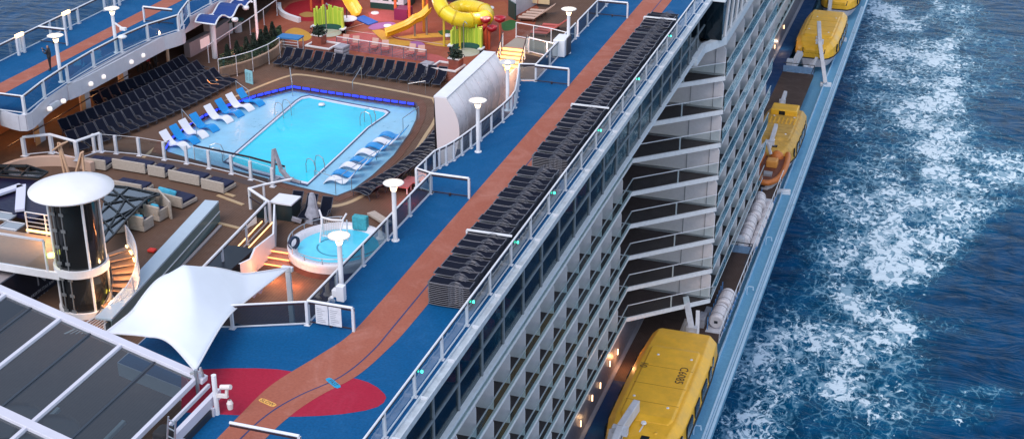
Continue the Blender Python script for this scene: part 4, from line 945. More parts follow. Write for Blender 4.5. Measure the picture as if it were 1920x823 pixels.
# white sculpted wall with the dark wedge below it
sw = thing('sculpted_wall', 'white curved wall with a black wedge between the balustrade and the hot tub steps', 'wall', (0, 0, 0))
a = (-33.0,60.74,-3.4); 
m_ = MB(); top = [(-34.31,63.64,-2.2), (-32.68,60.26,-2.2), (-32.8,58.44,-2.3), (-32.45,57.27,-2.6), (-32.71,56.56,-2.9)]
m_.grid([[(q[0], q[1], -2.15) for q in top], [(q[0] + .02, q[1], POOL) for q in top]]); m_.grid([[(q[0] - .1, q[1], -2.15) for q in top], [(q[0], q[1], -2.15) for q in top]]); m_.build('white_face', WHITE, sw)
m_ = MB(); m_.box(a[0] - 2.0, a[0] - .6, a[1] - 4.5, a[1] - 1.0, POOL, POOL + .5); m_.build('dark_wedge', mat('black_panel', (.008, .012, .02), .4), sw)
wf = thing('tubular_gate', 'white tubular gate frame on the sofa terrace near the pool lift', 'gate', (-36.66,65.11,-3.4))
p = [(0, 0, 0), (0, 0, 1.25), (1.9, -1.3, 1.25), (1.9, -1.3, 0)]
m_ = MB(); m_.tube(p, .09, 8); m_.tube([(0, 0, 1.25), (.5, .75, 1.25), (1.7, 1.9, 1.3)], .07, 8); m_.tube([(.5, .75, 0), (.5, .75, 1.25)], .07, 8); m_.build('tube_frame', WHITE, wf)
m_ = MB(); m_.bar((-.2, .1, .75), (1.8, -1.2, .75), .05, .08); m_.build('wood_rail', DARKRAIL, wf)
m_ = MB(); m_.add([(0, 0, .1), (1.9, -1.3, .1), (1.9, -1.3, 1.2), (0, 0, 1.2)], [(0, 1, 2, 3)]); m_.build('glass_panel', GLASS, wf)
tc_ = thing('towel_station', 'black cabinet with a white counter beside the black loungers below the pool', 'cabinet', (-34.02,64.79,-3.4))
m_ = MB(); m_.box(-.85, .35, -.5, .6, 0, 1.0); m_.build('cabinet', mat('cab_green', (.015, .03, .035), .4), tc_); m_ = MB(); m_.box(-.95, .4, -.6, .65, 1.0, 1.08); m_.build('counter', WHITE, tc_)
cv = thing('covered_hoist', 'grey canvas covered hoist standing beside the hot tub', 'covered hoist', (-32.61,64.74,-3.4))
m_ = MB(); m_.lathe([(.55, 0), (.5, .3), (.28, .9), (.2, 1.5), (.12, 1.7), (0, 1.75)], n=9, sx=1, sy=.8); m_.build('cover', mat('canvas_grey', (.30, .31, .37), .85, var=.25, bump=.6, bscale=6), cv)
m_ = MB(); m_.bar((.5, -.3, 0), (.15, 0, 1.55), .06); m_.bar((-.5, -.5, .15), (-.95, -.7, .35), .2); m_.build('leg', LFM, cv)

# ================================================================ hot tub
ht = thing('hot_tub', 'round white hot tub with bright turquoise water', 'hot tub', (-29.45, 61.15, 0)); RX = 2.62
htb = mat('tub_white', (.62, .62, .68), .3, var=.05)
MB().lathe([(RX + .0, POOL), (RX, -2.8), (RX + .03, -2.62), (RX - .05, -2.58), (RX - .32, -2.58), (RX - .40, -2.68), (RX - .62, -2.92), (RX - .66, -3.3)], n=56).build('tub_shell', htb, ht, smooth=True)
MB().lathe([(RX + .04, POOL + .0), (RX + .04, -3.08)], n=56).build('tub_cladding', mat('brown_clad', (.10, .04, .035), .5, var=.2), ht, smooth=True)
SW = mat('spa_water', (.10, .60, .80), .08, var=.12, scale=1.2, bump=.25, bscale=4)
m_ = MB(); m_.lathe([(0, -2.80), (RX - .5, -2.80)], n=56); q = m_.build('water', SW, ht); q['kind'] = 'stuff'
m_ = MB(); m_.lathe([(1.05, -2.797), (1.15, -2.797)], n=30, a0=2.2, a1=3.0); m_.lathe([(1.05, -2.797), (1.15, -2.797)], n=30, a0=3.2, a1=5.4); m_.build('seat_line', mat('spa_line', (.02, .25, .38), .3), ht)
m_ = MB(); m_.lathe([(RX - .05, -2.30), (RX - .01, -2.27), (RX - .05, -2.24), (RX - .09, -2.27), (RX - .05, -2.30)], n=40, a0=1.9, a1=6.1); m_.build('tub_rail', STEEL, ht)
for k in range(11):
    t = 1.95 + k * .41; m_ = MB(); m_.tube([((RX - .05) * math.cos(t), (RX - .05) * math.sin(t), -2.6), ((RX - .05) * math.cos(t), (RX - .05) * math.sin(t), -2.28)], .02, 6); m_.build('rail_post', STEEL, ht)
st = thing('lit_steps', 'orange lit steps beside the hot tub', 'steps', (-32.0,59.09,-3.4))
STEPG = mat('step_glow', (1, .4, .2), .5, emit=(1, .26, .08), estr=1.8); STEPB = mat('step_tread', (.30, .14, .10), .5)
for k in range(3):
    m_ = MB(); m_.box(-1.0, .95, .0 + k * .38, .38 + k * .38, 0, .12 + k * .2); m_.build('tread', STEPB, st); m_ = MB(); m_.box(-.98, .93, -.012 + k * .38, -.001 + k * .38, .02 + k * .2, .10 + k * .2); m_.build('riser_light', STEPG, st)
point((-31.45,57.6,-2.9), 50, (1, .35, .12)); point((-30.17,57.41,-2.9), 40, (1, .3, .1))
nc = thing('net_chair', 'white rope net lift chair standing over the rim of the hot tub', 'lift chair', (-29.98,61.5,-2.6))
m_ = MB()
for s_ in (-1, 1):
    m_.tube([(s_ * .62, -.2, -.3), (s_ * .55, 0, .6), (s_ * .62, .2, 1.15), (s_ * .78, .3, 1.45)], .05, 6); m_.tube([(s_ * .7, .45, -.5), (s_ * .7, .45, 1.0)], .035, 6)
m_.tube([(-.6, .15, 1.1), (0, .15, 1.04), (.6, .15, 1.1)], .05, 6); m_.bar((-.58, 0, .12), (.58, 0, .12), .06); m_.build('frame', WHITE, nc)
m_ = MB()
for k in range(11): x = -.5 + k * .1; m_.bar((x, .12, 1.04), (x, .0, .16), .015)
for k in range(8): z = .2 + k * .115; m_.bar((-.5, .02 + k * .012, z), (.5, .02 + k * .012, z), .015)
m_.build('net', mat('rope', (.5, .45, .42), .8), nc)
o = MB(); o.obox((0, 0, .25), .42, .2, .4); o = o.build('towel', mat('teal_towel', (.05, .32, .38), .85, var=.3, scale=8)); o.location = (-29.15,63.37,-2.6); bevel(o, .08, 3); tag(o, 'teal towel draped over the rim of the hot tub', 'towel')
o = MB(); o.obox((0, 0, .1), .9, .25, .06); o = o.build('bench', WICK); o.location = (-29.14,65.89,-3.3); o.rotation_euler = (0, 0, -.6); tag(o, 'low beige bench between the hot tub and the deck lamp', 'bench')
o = MB(); o.lathe([(.25, -.08), (.36, -.08), (.36, .08), (.25, .08), (.25, -.08)], n=18); o = o.build('life_ring', mat('navy_ring', (.01, .015, .05), .5)); o.location = (-31.38,59.91,-2.3); o.rotation_euler = (PI / 2, 0, 1.2); tag(o, 'dark ring hung on the rim of the hot tub', 'life ring')
# red-lit corner behind the lamp
point((-28.35,68.56,-2.7), 60, (1, .12, .10)); 
for i, (px, lb) in enumerate((((-29.6,70.13,-3.4), 'low table in the red light behind the deck lamp, left one'), ((-29.06,70.96,-3.4), 'low table in the red light behind the deck lamp, right one'))):
    t = thing('low_table', lb, 'table', px); m_ = MB(); m_.box(-.6, .6, -.4, .4, .38, .44)
    m_.build('top', mat('red_top', (.4, .12, .12), .4), t); m_ = MB()
    for a in (-.5, .5):
        for b_ in (-.3, .3): m_.bar((a, b_, 0), (a, b_, .38), .05)
    m_.build('legs', WHITE, t)

# ================================================================ big white screen
scn = thing('movie_screen', 'tall white curved back of the poolside movie screen with pearly panels', 'movie screen', (0, 0, 0))
PEARL = mat('pearl_panel', (.70, .67, .70), .28, metal=.0, var=.2, scale=.6)
y0_, y1_ = 74.6, 83.6; prof = [(-28.1, POOL), (-27.75, -2.2), (-27.6, -1.1), (-27.8, -.1), (-28.4, .85)]
ps = smooth(prof, 4)
m_ = MB(); m_.grid([[(a, y0_, b_) for a, b_ in ps], [(a, y1_, b_) for a, b_ in ps]]); m_.build('back_panel', PEARL, scn, smooth=True)
m_ = MB(); m_.add([(a, y0_ - .01, b_) for a, b_ in ps] + [(-29.15, y0_ - .01, .85), (-29.0, y0_ - .01, POOL)], [tuple(range(len(ps) + 2))]); m_.build('side_panel', mat('screen_side', (.62, .58, .60), .4), scn); m_ = MB(); m_.add([(a, y1_, b_) for a, b_ in ps] + [(-29.15, y1_, .85), (-29.0, y1_, POOL)], [tuple(range(len(ps) + 2))]); m_.build('side_panel', mat('screen_side', (.62, .58, .60), .4), scn)
m_ = MB(); m_.box(-29.2, -28.36, y0_, y1_, .80, .92); m_.build('top_cap', WHITE, scn)
m_ = MB(); m_.box(-29.19, -29.1, y0_, y1_, POOL + .5, .8); m_.build('screen_face', mat('screen_black', (.01, .01, .012), .3), scn)
for k in range(1, 6):
    y = y0_ + (y1_ - y0_) * k / 6; m_ = MB()
    for (a, b_), (c, d) in zip(ps, ps[1:]): m_.bar((a + .01, y, b_), (c + .01, y, d), .025)
    m_.build('panel_joint', mat('joint', (.48, .47, .5), .4), scn)

# ================================================================ stairs behind the screen
gs = thing('lit_stairs', 'amber lit staircase with pale glass rails rising behind the screen', 'staircase', (0, 0, 0))
TRG = mat('tread_glow', (.9, .5, .2), .5, emit=(1, .50, .13), estr=1.5)
sA = (-28.95,89.73,-1.6); 
for k in range(12):
    t = k / 11; x = -29.15 - .5 * t; y = 87.2 + k * .38; z = POOL + .1 + k * .17
    m_ = MB(); m_.box(x - .85, x + .85, y, y + .36, z - .1, z + .04); m_.build('tread', mat('stair_tan', (.42, .22, .12), .5), gs)
    m_ = MB(); m_.box(x - .83, x + .83, y - .02, y - .004, z - .13, z + .03); m_.build('riser_light', TRG, gs)
for s_ in (-.9, .9):
    m_ = MB(); m_.tube([(-29.15 + s_, 87.2, POOL + 1.1), (-29.65 + s_, 91.6, -.35)], .04, 6); m_.build('handrail', DARKRAIL, gs)
    for k in range(6): m_ = MB(); t = k / 5; m_.bar((-29.15 - .5 * t + s_, 87.2 + 4.4 * t, POOL + t * 1.9), (-29.15 - .5 * t + s_, 87.2 + 4.4 * t, POOL + 1.1 + t * 1.9), .06); m_.build('rail_post', WHITE, gs)
    m_ = MB(); m_.add([(-29.15 + s_, 87.2, POOL + .1), (-29.65 + s_, 91.6, -1.4), (-29.65 + s_, 91.6, -.45), (-29.15 + s_, 87.2, POOL + 1.0)], [(0, 1, 2, 3)]); m_.build('glass_panel', GLASS, gs)
point((-29.4, 89.0, -1.0), 130, (1, .5, .2)); point((-27.3, 86.5, -1.0), 60, (1, .6, .4)); point((-27, 90, -.6), 80, (1, .55, .4))
ld_ = thing('stair_landing', 'pale landing with white rails between the lit stairs and the running track', 'landing', (0, 0, 0))
m_ = MB(); m_.prism([(-30.6, 91.7), (-28.4, 91.3), (-25.1, 90.2), (-25.1, 92.6), (-27.6, 93.6), (-30.4, 94.2)], -1.7, -1.5); m_.build('floor', mat('landing_floor', (.30, .25, .20), .6), ld_, fixn=True)
m_ = MB(); m_.prism([(-28.3, 83.2), (-25.15, 82.2), (-25.15, 87.6), (-27.2, 88.3), (-28.3, 87.6)], POOL, -2.9); m_.build('planter_top', mat('pinkish', (.46, .32, .28), .6), ld_, fixn=True)
m_ = MB()
for a, b_ in (((-28.3, 83.2), (-28.3, 87.6)), ((-28.3, 87.6), (-27.2, 88.3)), ((-27.2, 88.3), (-25.15, 87.6))): m_.bar((a[0], a[1], -2.4), (b_[0], b_[1], -2.4), .12, 1.9)
m_.build('wall', mat('warm_white', (.60, .50, .46), .55), ld_)
railing('white railing round the stair landing', [(-28.5, 91.2), (-27.0, 90.6), (-25.2, 90.1)], z=-1.5, h=1.1, step=1.4, cap=False, r=.035, wd=.06)
railing('white railing behind the stair landing', [(-30.4, 94.2), (-27.6, 93.6), (-25.2, 92.6)], z=-1.5, h=1.1, step=1.2, cap=False, r=.035, wd=.06)

# striped loungers beyond
STRP = mat('stripe_tan', (.55, .38, .30), .7); STRD = mat('stripe_dark', (.10, .05, .04), .7); STRR = mat('stripe_red', (.50, .10, .08), .7)
for g_, (base, m1, nm) in enumerate((((-32.09,104.94,-3.4), STRP, 'brown'), ((-30.0,101.52,-3.4), STRR, 'red'))):
    for k in range(4):
        t = thing('striped_lounger', 'striped %s lounger beyond the lit stairs, %s from the near side' % (nm, nth(4 - k)), 'sun lounger', (base[0] + k * .1, base[1] + k * .72 - .8, POOL), .1, 'striped loungers beyond the stairs')
        m_ = MB(); m_.slab([[(-1.3, -.22, .35), (-1.3, .22, .35)], [(.0, -.22, .33), (.0, .22, .33)]], .05); m_.slab([[(.0, -.22, .33), (.0, .22, .33)], [(.75, -.22, .95), (.75, .22, .95)]], .05); m_.build('sling', m1, t)
        m_ = MB(); m_.box(-1.3, 0, -.27, .27, .2, .27)
        for a in (-1.1, -.1): m_.box(a, a + .05, -.27, .27, 0, .2)
        m_.build('frame', STRD, t)

# ================================================================ port side under the deck
OR = mat('orange_wall', (.30, .12, .045), .45, var=.3, scale=.5)
pw = thing('port_arcade', 'shaded arcade wall with orange panels under the port deck', 'arcade', (0, 0, 0))
MB().box(-57.2, -57.0, 60, 130, POOL, -.45).build('back_wall', mat('arcade_wall', (.09, .045, .03), .5, var=.3), pw)
for i, (ya, yb) in enumerate(((68.5, 72.2), (72.6, 76.2), (76.4, 79.2))):
    m_ = MB(); m_.box(-56.98, -56.9, ya, yb, POOL + .05, -.8); m_.build('orange_panel', OR, pw)
for i, y in enumerate((70.2, 75.3, 79.9)):
    m_ = MB(); m_.box(-54.2, -53.75, y - .3, y + .3, POOL, -.45); m_.build('column', mat('col_white', (.48, .46, .50), .5), pw)
    m_ = MB(); m_.box(-53.74, -53.70, y - .8, y - .32, POOL, -.45); m_.build('glow_tinted_pier', mat('pier_glow_orange', (.62, .27, .10), .5), pw)  # orange glow on the pier is put into its colour, no emission
m_ = MB(); m_.tube([(-53.0, 84.2, POOL), (-53.0, 84.2, -.5)], .12, 8); m_.build('round_column', mat('col_tan', (.5, .36, .26), .5), pw)
for y in (69.5, 74, 78): point((-55.4, y, -1.3), 55, (1, .42, .14), .3)
m_ = MB(); m_.bar((-53.5, 66.5, -2.3), (-53.7, 80.5, -2.3), .05); m_.build('dark_rail', DARKRAIL, pw)
for i, (x, y) in enumerate(((-52.35, 69.6), (-52.75, 74.3), (-52.65, 78.9))):
    f = thing('flood_light', 'twin white floodlight on the curved port fascia, %s from the left' % nth(i + 1), 'floodlight', (x + (.2 if i == 0 else .42), y, -.55), 0, 'floodlights on the port fascia')
    MB().box(-.1, .12, -.45, .45, -.12, .12).build('bracket', WHITE2, f)
    for s_ in (-1, 1): m_ = MB(); m_.lathe([(0, .14), (.14, .10), (.17, 0), (.14, -.12), (0, -.14)], (.2, s_ * .72, 0), 12); m_.build('lamp_head', mat('head_white', (.8, .78, .78), .3, emit=(1, .85, .75), estr=.35), f, smooth=True)
wsl = thing('lit_box', 'small orange lit step box at the end of the left lounger rows', 'step light', (-48.9,82.85,-3.4))
for k in range(2): m_ = MB(); m_.box(-.35, .35, k * .4 - .4, k * .4 - .05, 0, .22 + k * .12); m_.build('step', mat('amber_box', (1, .6, .3), .4, emit=(1, .36, .10), estr=1.3), wsl)
sg = thing('pool_sign', 'pale blue free-standing rules sign on the deck by the hedge planter', 'sign', (-46.52,83.88,-3.4), -.35)
m_ = MB(); m_.box(-.36, .36, -.03, .03, .05, 1.0); q = m_.build('board', mat('sign_blue', (.22, .50, .60), .5, var=.08), sg)
m_ = MB(); random.seed(3)
for k in range(7): m_.box(-.28, -.28 + .14 + random.random() * .1, -.037, -.031, .25 + k * .09, .28 + k * .09); m_.box(.05, .05 + .1 + random.random() * .12, -.037, -.031, .25 + k * .09, .28 + k * .09)
m_.build('print', mat('sign_ink', (.08, .16, .2), .6), q)

# hedge planter with clipped cone shrubs
LEAF = mat('leaf_green', (.022, .050, .018), .7, var=.6, scale=3); LEAF2 = mat('leaf_dark', (.010, .024, .014), .7, var=.5, scale=5)
hp = thing('hedge_planter', 'curved planter with low hedge and lit wall, left of the far lounger row', 'planter', (0, 0, 0))
pf = [(-49.06,84.45),(-48.47,85.37),(-47.88,86.66),(-47.5,88.41),(-47.47,90.22),(-48.07,92.14)]
pb = [(-50.34,86.71),(-50.03,87.82),(-49.72,88.95),(-49.49,90.59),(-49.37,92.52),(-49.48,94.71)]
m_ = MB(); PFs = smooth(pf, 4); PBs = smooth(pb, 4)
m_.prism(PFs + PBs[::-1], POOL, -2.75); m_.build('wall', mat('planter_stone', (.46, .30, .22), .55, var=.15), hp, fixn=True)
m_ = MB()
for a, b_ in zip(PFs, PFs[1:]): m_.bar((a[0], a[1], -2.70), (b_[0], b_[1], -2.70), .16, .10)
m_.build('rim', mat('rim_peach', (.62, .40, .28), .5), hp)
def leaves(mb, fn, n, s, rnd):
    for i in range(n):
        c = Vector(fn(rnd)); a = Vector((rnd.uniform(-1, 1), rnd.uniform(-1, 1), rnd.uniform(-1, 1))).normalized(); b_ = a.cross(Vector((rnd.uniform(-1, 1), rnd.uniform(-1, 1), rnd.uniform(-1, 1)))).normalized()
        k = s * rnd.uniform(.6, 1.3); mb.add([c - a * k - b_ * k * .5, c + a * k - b_ * k * .5, c + a * k + b_ * k * .5, c - a * k + b_ * k * .5], [(0, 1, 2, 3)])
rnd = random.Random(5); m_ = MB()
def hedge_pt(r):
    t = r.random() * (len(PFs) - 1.01); i = int(t); f = t - i; a = lerp(PFs[i], PFs[i + 1], f); b_ = lerp(PBs[i], PBs[i + 1], f); q = lerp(a, b_, .08 + .84 * r.random()); return (q[0], q[1], -2.74 + r.random() * .28)
leaves(m_, hedge_pt, 5200, .07, rnd); o = m_.build('hedge', LEAF, hp); o['kind'] = 'stuff'
CN = [(-49.2,85.9),(-48.95,86.86),(-48.73,87.83),(-48.62,88.77),(-48.51,89.72),(-48.58,90.63),(-48.6,91.71)]
def cone_shrub(label):
    t = thing('cone_shrub', label, 'shrub', (0, 0, 0), 0, 'clipped cone shrubs in the hedge planter')
    m_ = MB(); r = random.Random(2)
    def f(r):
        z = r.random() ** 1.2; rad = .30 * (1 - z) ** .7 * (r.random() ** .35) + .03; a = r.random() * 2 * PI; return (rad * math.cos(a), rad * math.sin(a), .1 + z * 1.15)
    leaves(m_, f, 900, .05, r); m_.build('foliage', LEAF2, t); m_ = MB(); m_.tube([(0, 0, -.2), (0, 0, .9)], .04, 5); m_.build('stem', mat('bark', (.06, .035, .02), .9), t); return t
cs = cone_shrub('clipped dark cone shrub in the hedge planter, first from the near end'); cs.location = (CN[0][0], CN[0][1], -2.65)
for i, q in enumerate(CN[1:]): dup(cs, (q[0], q[1], -2.65), i * 1.3, 'clipped dark cone shrub in the hedge planter, %s from the near end' % nth(i + 2))
railing('thin glass rail along the front of the hedge planter', [(-48.92,84.02),(-48.12,85.12),(-47.54,86.41),(-47.16,88.15),(-47.1,89.82)], z=POOL, h=1.5, step=1.9, cap=False, r=.03, wd=.03, gl=glass('clear_glass2', (.86, .92, .93)), foot=False)
railing('thin glass rail of the raised terrace behind the cone shrubs', [(-51.45,87.09),(-51.69,93.97),(-52.02,99.16)], z=POOL, h=1.3, step=3, cap=False, r=.04, wd=.05, gl=None, foot=False)
# bar counters and wavy blue canopy
bar = thing('bar_counter', 'pale L-shaped bar counter under the wavy blue canopy', 'bar', (0, 0, 0))
k1 = [(-53.53,87.67),(-53.38,90.9),(-53.57,93.9)]
for a, b_ in zip(k1, k1[1:]): MB().bar((a[0], a[1], POOL + .55), (b_[0], b_[1], POOL + .55), .5, 1.1).build('counter', mat('counter_pale', (.30, .26, .27), .5, var=.1), bar)
m_ = MB(); q = k1[1]; m_.box(q[0] - .35, q[0] + .35, q[1] - .3, q[1] + .3, POOL, -.6); m_.build('pillar', mat('pillar_pale', (.42, .38, .38), .5), bar)
m_ = MB(); q = lerp(k1[0], k1[1], .6); m_.bar((q[0] + .27, q[1] - .6, POOL + .6), (q[0] + .35, q[1] + .6, POOL + .6), .03, .7); m_.build('lit_panel', mat('lit_pink', (.7, .5, .5), .5, emit=(1, .7, .7), estr=.25), bar)
wc = thing('wavy_canopy', 'wavy royal blue canopy with a white edge over the bar by the port deck', 'canopy', (0, 0, 0))
eL = [(-52.04,86.68,-0.3), (-52.4,88.49,-0.3), (-52.03,89.32,-0.3), (-52.47,91.48,-0.3), (-52.17,92.17,-0.3), (-51.58,92.22,-0.3)]
eR = [(-50.36,86.57,-0.3), (-50.81,88.74,-0.3), (-50.38,89.31,-0.3), (-50.89,91.42,-0.3), (-50.72,91.92,-0.3), (-50.27,92.07,-0.3)]
eLs = smooth(eL, 4); eRs = smooth(eR, 4)
rows = [[tuple(lerp(a, b_, t / 6)[:2]) + (-.3 + .22 * math.sin(i * .75),) for t in range(7)] for i, (a, b_) in enumerate(zip(eLs, eRs))]
m_ = MB(); m_.slab(rows, .06); m_.build('cloth', mat('royal_blue', (.006, .04, .20), .7, var=.1), wc)
m_ = MB(); m_.tube([r[0] for r in rows], .06, 6); m_.tube([r[-1] for r in rows], .06, 6); m_.tube(rows[0], .06, 6); m_.tube(rows[-1], .06, 6); m_.build('edge', WHITE, wc)
m_ = MB(); q = rows[3][3]; m_.tube([(q[0], q[1], POOL), (q[0], q[1], q[2])], .2, 10); m_.build('column', WHITE, wc); m_ = MB(); q = rows[-1][-1]; m_.tube([(q[0] + .2, q[1], POOL), (q[0] + .2, q[1], q[2] + 1.0)], .11, 8); m_.build('column', WHITE, wc)
for k in (7, 13): m_ = MB(); q = rows[k][-1]; m_.lathe([(0, .16), (.22, .12), (.26, 0), (.2, -.12), (0, -.16)], (q[0] + .25, q[1], q[2] - .15), 12); m_.build('lamp_head', WHITE, wc, smooth=True)
point((-49.59,86.84,-2.4), 50, (1, .4, .35), .2); point((-49.53,90.79,-2.6), 45, (1, .35, .3), .2); point((-46.44,81.79,-2.0), 18, (1, .5, .25)); point((-45.34,84.76,-2.0), 22, (1, .5, .25))
for i, q in enumerate([(-53.49,93.93),(-52.96,94.39)]):
    t = thing('bar_table', 'glass cylinder table with a dark green top by the bar, %s from the left' % nth(i + 1), 'table', (q[0], q[1], POOL)); MB().lathe([(.3, 0), (.3, .9)], n=14).build('base', mat('pale_base', (.4, .45, .48), .3), t); MB().lathe([(0, 1.0), (.5, 1.0), (.5, .92), (0, .9)], n=16).build('top', mat('dk_green', (.01, .06, .05), .5), t)

# ================================================================ splash park
fl = MB().prism([(-52.06,94.69),(-48.77,93.82),(-48.17,92.78),(-46.72,92.06),(-43.29,92.14),(-34.16,90.16),(-32.06,91.59),(-31.21,93.87),(-31.41,101.63),(-32.92,107.93),(-36.34,114.35),(-44.24,117.22),(-53.24,114.19),(-55.51,106.14),(-53.3,100.29)], POOL, POOL + .012).build('splash_floor', deck_mat('splash_orange', (.27, .075, .042), (.36, .13, .085), wear_amt=.5), fixn=True)
struct(fl, 'orange red rubber floor of the splash park', 'play floor')
def patch(pts, c, label, k, d=.0): 
    o = MB().sheet(smooth(pts + pts[:1], 4)[:-1], POOL + .016 + k * .003).build('floor_patch', deck_mat('patch_%.2f_%.2f_%.2f' % c, c, tuple(min(1, q * 1.3) for q in c), wear_amt=.4)); struct(o, label, 'play floor')
Y_ = (.50, .27, .045); PU = (.30, .12, .30); RD = (.28, .014, .022); GN = (.035, .11, .03); PK = (.38, .09, .085)
patch([(-52.02,100.09),(-52.48,102.48),(-51.36,104.16),(-48.93,104.65),(-47.56,103.17),(-47.19,100.78),(-48.19,98.93),(-49.78,98.4),(-51.08,98.87)], RD, 'red round patch of the splash park floor at its left', 0)
patch([(-50.54,99.97),(-50.26,100.84),(-49.46,100.64),(-49.16,99.82),(-49.82,99.44)], (.34, .20, .06), 'small tan patch inside the red floor', 1)
patch([(-48.97,94.03),(-49.5,95.56),(-49.3,96.64),(-48.35,96.37),(-47.22,95.32),(-46.93,94.16),(-47.66,93.64)], Y_, 'yellow floor patch left of the brick planter', 0)
patch([(-43.82,98.33),(-43.87,99.49),(-42.9,100.41),(-42.15,99.91),(-42.8,98.67),(-43.27,98.08)], PU, 'long purple floor patch in the middle of the splash park', 2)
patch([(-43.33,97.91),(-42.64,98.29),(-41.7,97.31),(-40.59,96.43),(-39.25,96.32),(-39.1,95.42),(-40.05,95.1),(-41.09,95.43),(-42.19,96.59)], Y_, 'yellow winding floor patch below the open slide', 1)
patch([(-39.52,96.23),(-38.83,96.46),(-38.21,95.99),(-38.04,95.23),(-38.7,95.28)], PU, 'small purple floor patch at the end of the yellow path', 2)
patch([(-40.84,97.04),(-39.4,98.37),(-37.7,99.08),(-37.3,98.37),(-38.82,97.44),(-40.26,96.68)], Y_, 'yellow floor band under the open slide', 1)
patch([(-38.34,96.22),(-36.71,97.59),(-35.73,97.37),(-35.53,96.34),(-36.93,95.87)], Y_, 'yellow floor band left of the right-hand green fence', 2)
patch([(-38.39,99.28),(-37.87,99.89),(-36.51,99.06),(-35.92,98.13),(-36.66,98.02),(-37.78,98.49)], GN, 'green floor patch below the yellow tube slide', 3)
patch([(-34.45,102.94),(-34.0,103.99),(-33.26,103.34),(-33.06,101.65),(-33.68,101.15)], GN, 'green floor patch at the right of the splash park', 1)
patch([(-45.98,94.2),(-43.5,97.57),(-41.81,95.88),(-39.95,94.32),(-36.4,93.93),(-34.98,92.35),(-38.26,92.27),(-42.75,92.85)], PK, 'pinkish red floor patch behind the lounger row', 0)
patch([(-45.53,102.27),(-44.13,103.37),(-42.03,101.6),(-42.81,100.74),(-44.21,100.27)], PK, 'pink floor patch under the play tower', 0)
patch([(-37.38,106.91),(-36.08,108.64),(-34.69,104.98),(-35.22,103.89),(-36.41,105.02)], (.30, .09, .04), 'brown red floor patch behind the tube slide', 0)
patch([(-33.63,91.8),(-33.14,92.71),(-32.29,92.25),(-32.27,91.03),(-32.87,90.59)], Y_, 'yellow floor patch behind the right brick planter', 1)
for i, (a, b_) in enumerate((((-46.66,95.09,-3.4), (-44.58,99.25,-3.4)), ((-45.54,97.32,-3.4), (-42.63,97.0,-3.4)), ((-41.06,96.83,-3.4), (-36.18,96.26,-3.4)))):
    o = MB(); o.bar((a[0], a[1], POOL + .04), (b_[0], b_[1], POOL + .04), .08, .02); o = o.build('drain_line', mat('drain', (.5, .34, .3), .5)); struct(o, 'pale drain line across the splash floor', 'drain')
SY = mat('slide_yellow', (.78, .42, .015), .3, var=.08, scale=1); SYL = mat('tube_yellow', (.72, .55, .02), .3, var=.08, scale=1)
SPO = mat('orange_post', (.62, .12, .04), .45); MAG = mat('magenta_panel', (.20, .015, .07), .45)
def chute(mb, pts, wd, dep, t=.06):
    P = [Vector(q) for q in pts]; rows = []
    for i, q in enumerate(P):
        d = (P[min(i + 1, len(P) - 1)] - P[max(i - 1, 0)]); d.z = 0; d.normalize(); n = Vector((-d.y, d.x, 0)); r = []
        for u, h in ((-1.12, 1), (-1, 1.02), (-.9, .5), (-.6, .1), (0, 0), (.6, .1), (.9, .5), (1, 1.02), (1.12, 1)): r.append(tuple(q + n * wd * u + Vector((0, 0, h * dep))))
        rows.append(r)
    mb.slab(rows, t)
s1 = thing('open_slide', 'orange-yellow open slide running down to the left below the tube slide', 'slide', (0, 0, 0))
a = (-41.51,96.43,-3.2); b_ = (-38.68,98.41,-1.9); ps = [lerp(a, b_, t) for t in (0, .12, .3, .5, .65, .8, .92, 1)]; ps = [(x, y, z + dz) for (x, y, z), dz in zip(ps, (-.0, -.05, -.1, -.12, .02, .0, .2, .35))]
m_ = MB(); chute(m_, smooth(ps, 3), .5, .45); m_.build('chute', SY, s1, smooth=True)
m_ = MB(); q = ps[4]; m_.tube([(q[0], q[1], POOL), (q[0], q[1], q[2])], .08, 6); m_.build('support', STEEL, s1); m_ = MB(); q = ps[6]; m_.tube([(q[0], q[1], POOL), (q[0], q[1], q[2])], .08, 6); m_.build('support', STEEL, s1)
s2 = thing('open_slide', 'wide yellow slide coming down behind the left green fence onto a blue mat', 'slide', (0, 0, 0))
a = (-45.79,100.56,-3.2); b_ = (-47.98,101.53,-1.4); ps = [lerp(a, b_, t) for t in (0, .2, .4, .7, 1)]; ps = [(x, y, z + dz) for (x, y, z), dz in zip(ps, (.0, .1, .3, .2, 0))]
m_ = MB(); chute(m_, smooth(ps, 3), .62, .45); m_.build('chute', SY, s2, smooth=True)
o = MB(); q = [(-45.81,100.18),(-45.44,101.22),(-43.68,100.0),(-44.06,98.98)]; o.prism(q, POOL + .03, POOL + .09); o = o.build('landing_mat', mat('mat_blue', (.01, .10, .42), .6, var=.1), fixn=True); tag(o, 'bright blue landing mat at the foot of the wide yellow slide', 'mat')
s3_ = thing('tube_slide', 'bright yellow spiral tube slide ending in a ring', 'slide', (0, 0, 0))
pts = [(-38.97,100.66,0.4), (-37.52,97.28,0.1), (-36.96,96.25,-0.3), (-36.4,95.84,-0.7), (-35.68,95.7,-1.0), (-34.98,96.07,-1.2), (-34.34,96.97,-1.4), (-34.13,98.45,-1.6), (-34.65,99.94,-1.7), (-35.55,101.04,-1.8), (-36.64,101.64,-1.9), (-37.41,101.58,-2.0), (-37.76,101.06,-2.1)]
ps = smooth(pts, 5); m_ = MB(); m_.tube(ps, .54, 16); m_.build('tube', SYL, s3_, smooth=True)
for k in (14, 20, 27, 34, 42):
    m_ = MB(); q = Vector(ps[k]); d = (Vector(ps[k + 1]) - Vector(ps[k - 1])).normalized(); m_.tube([q - d * .05, q + d * .05], .59, 16); m_.build('joint_ring', mat('tube_ring', (.55, .38, .01), .35), s3_)
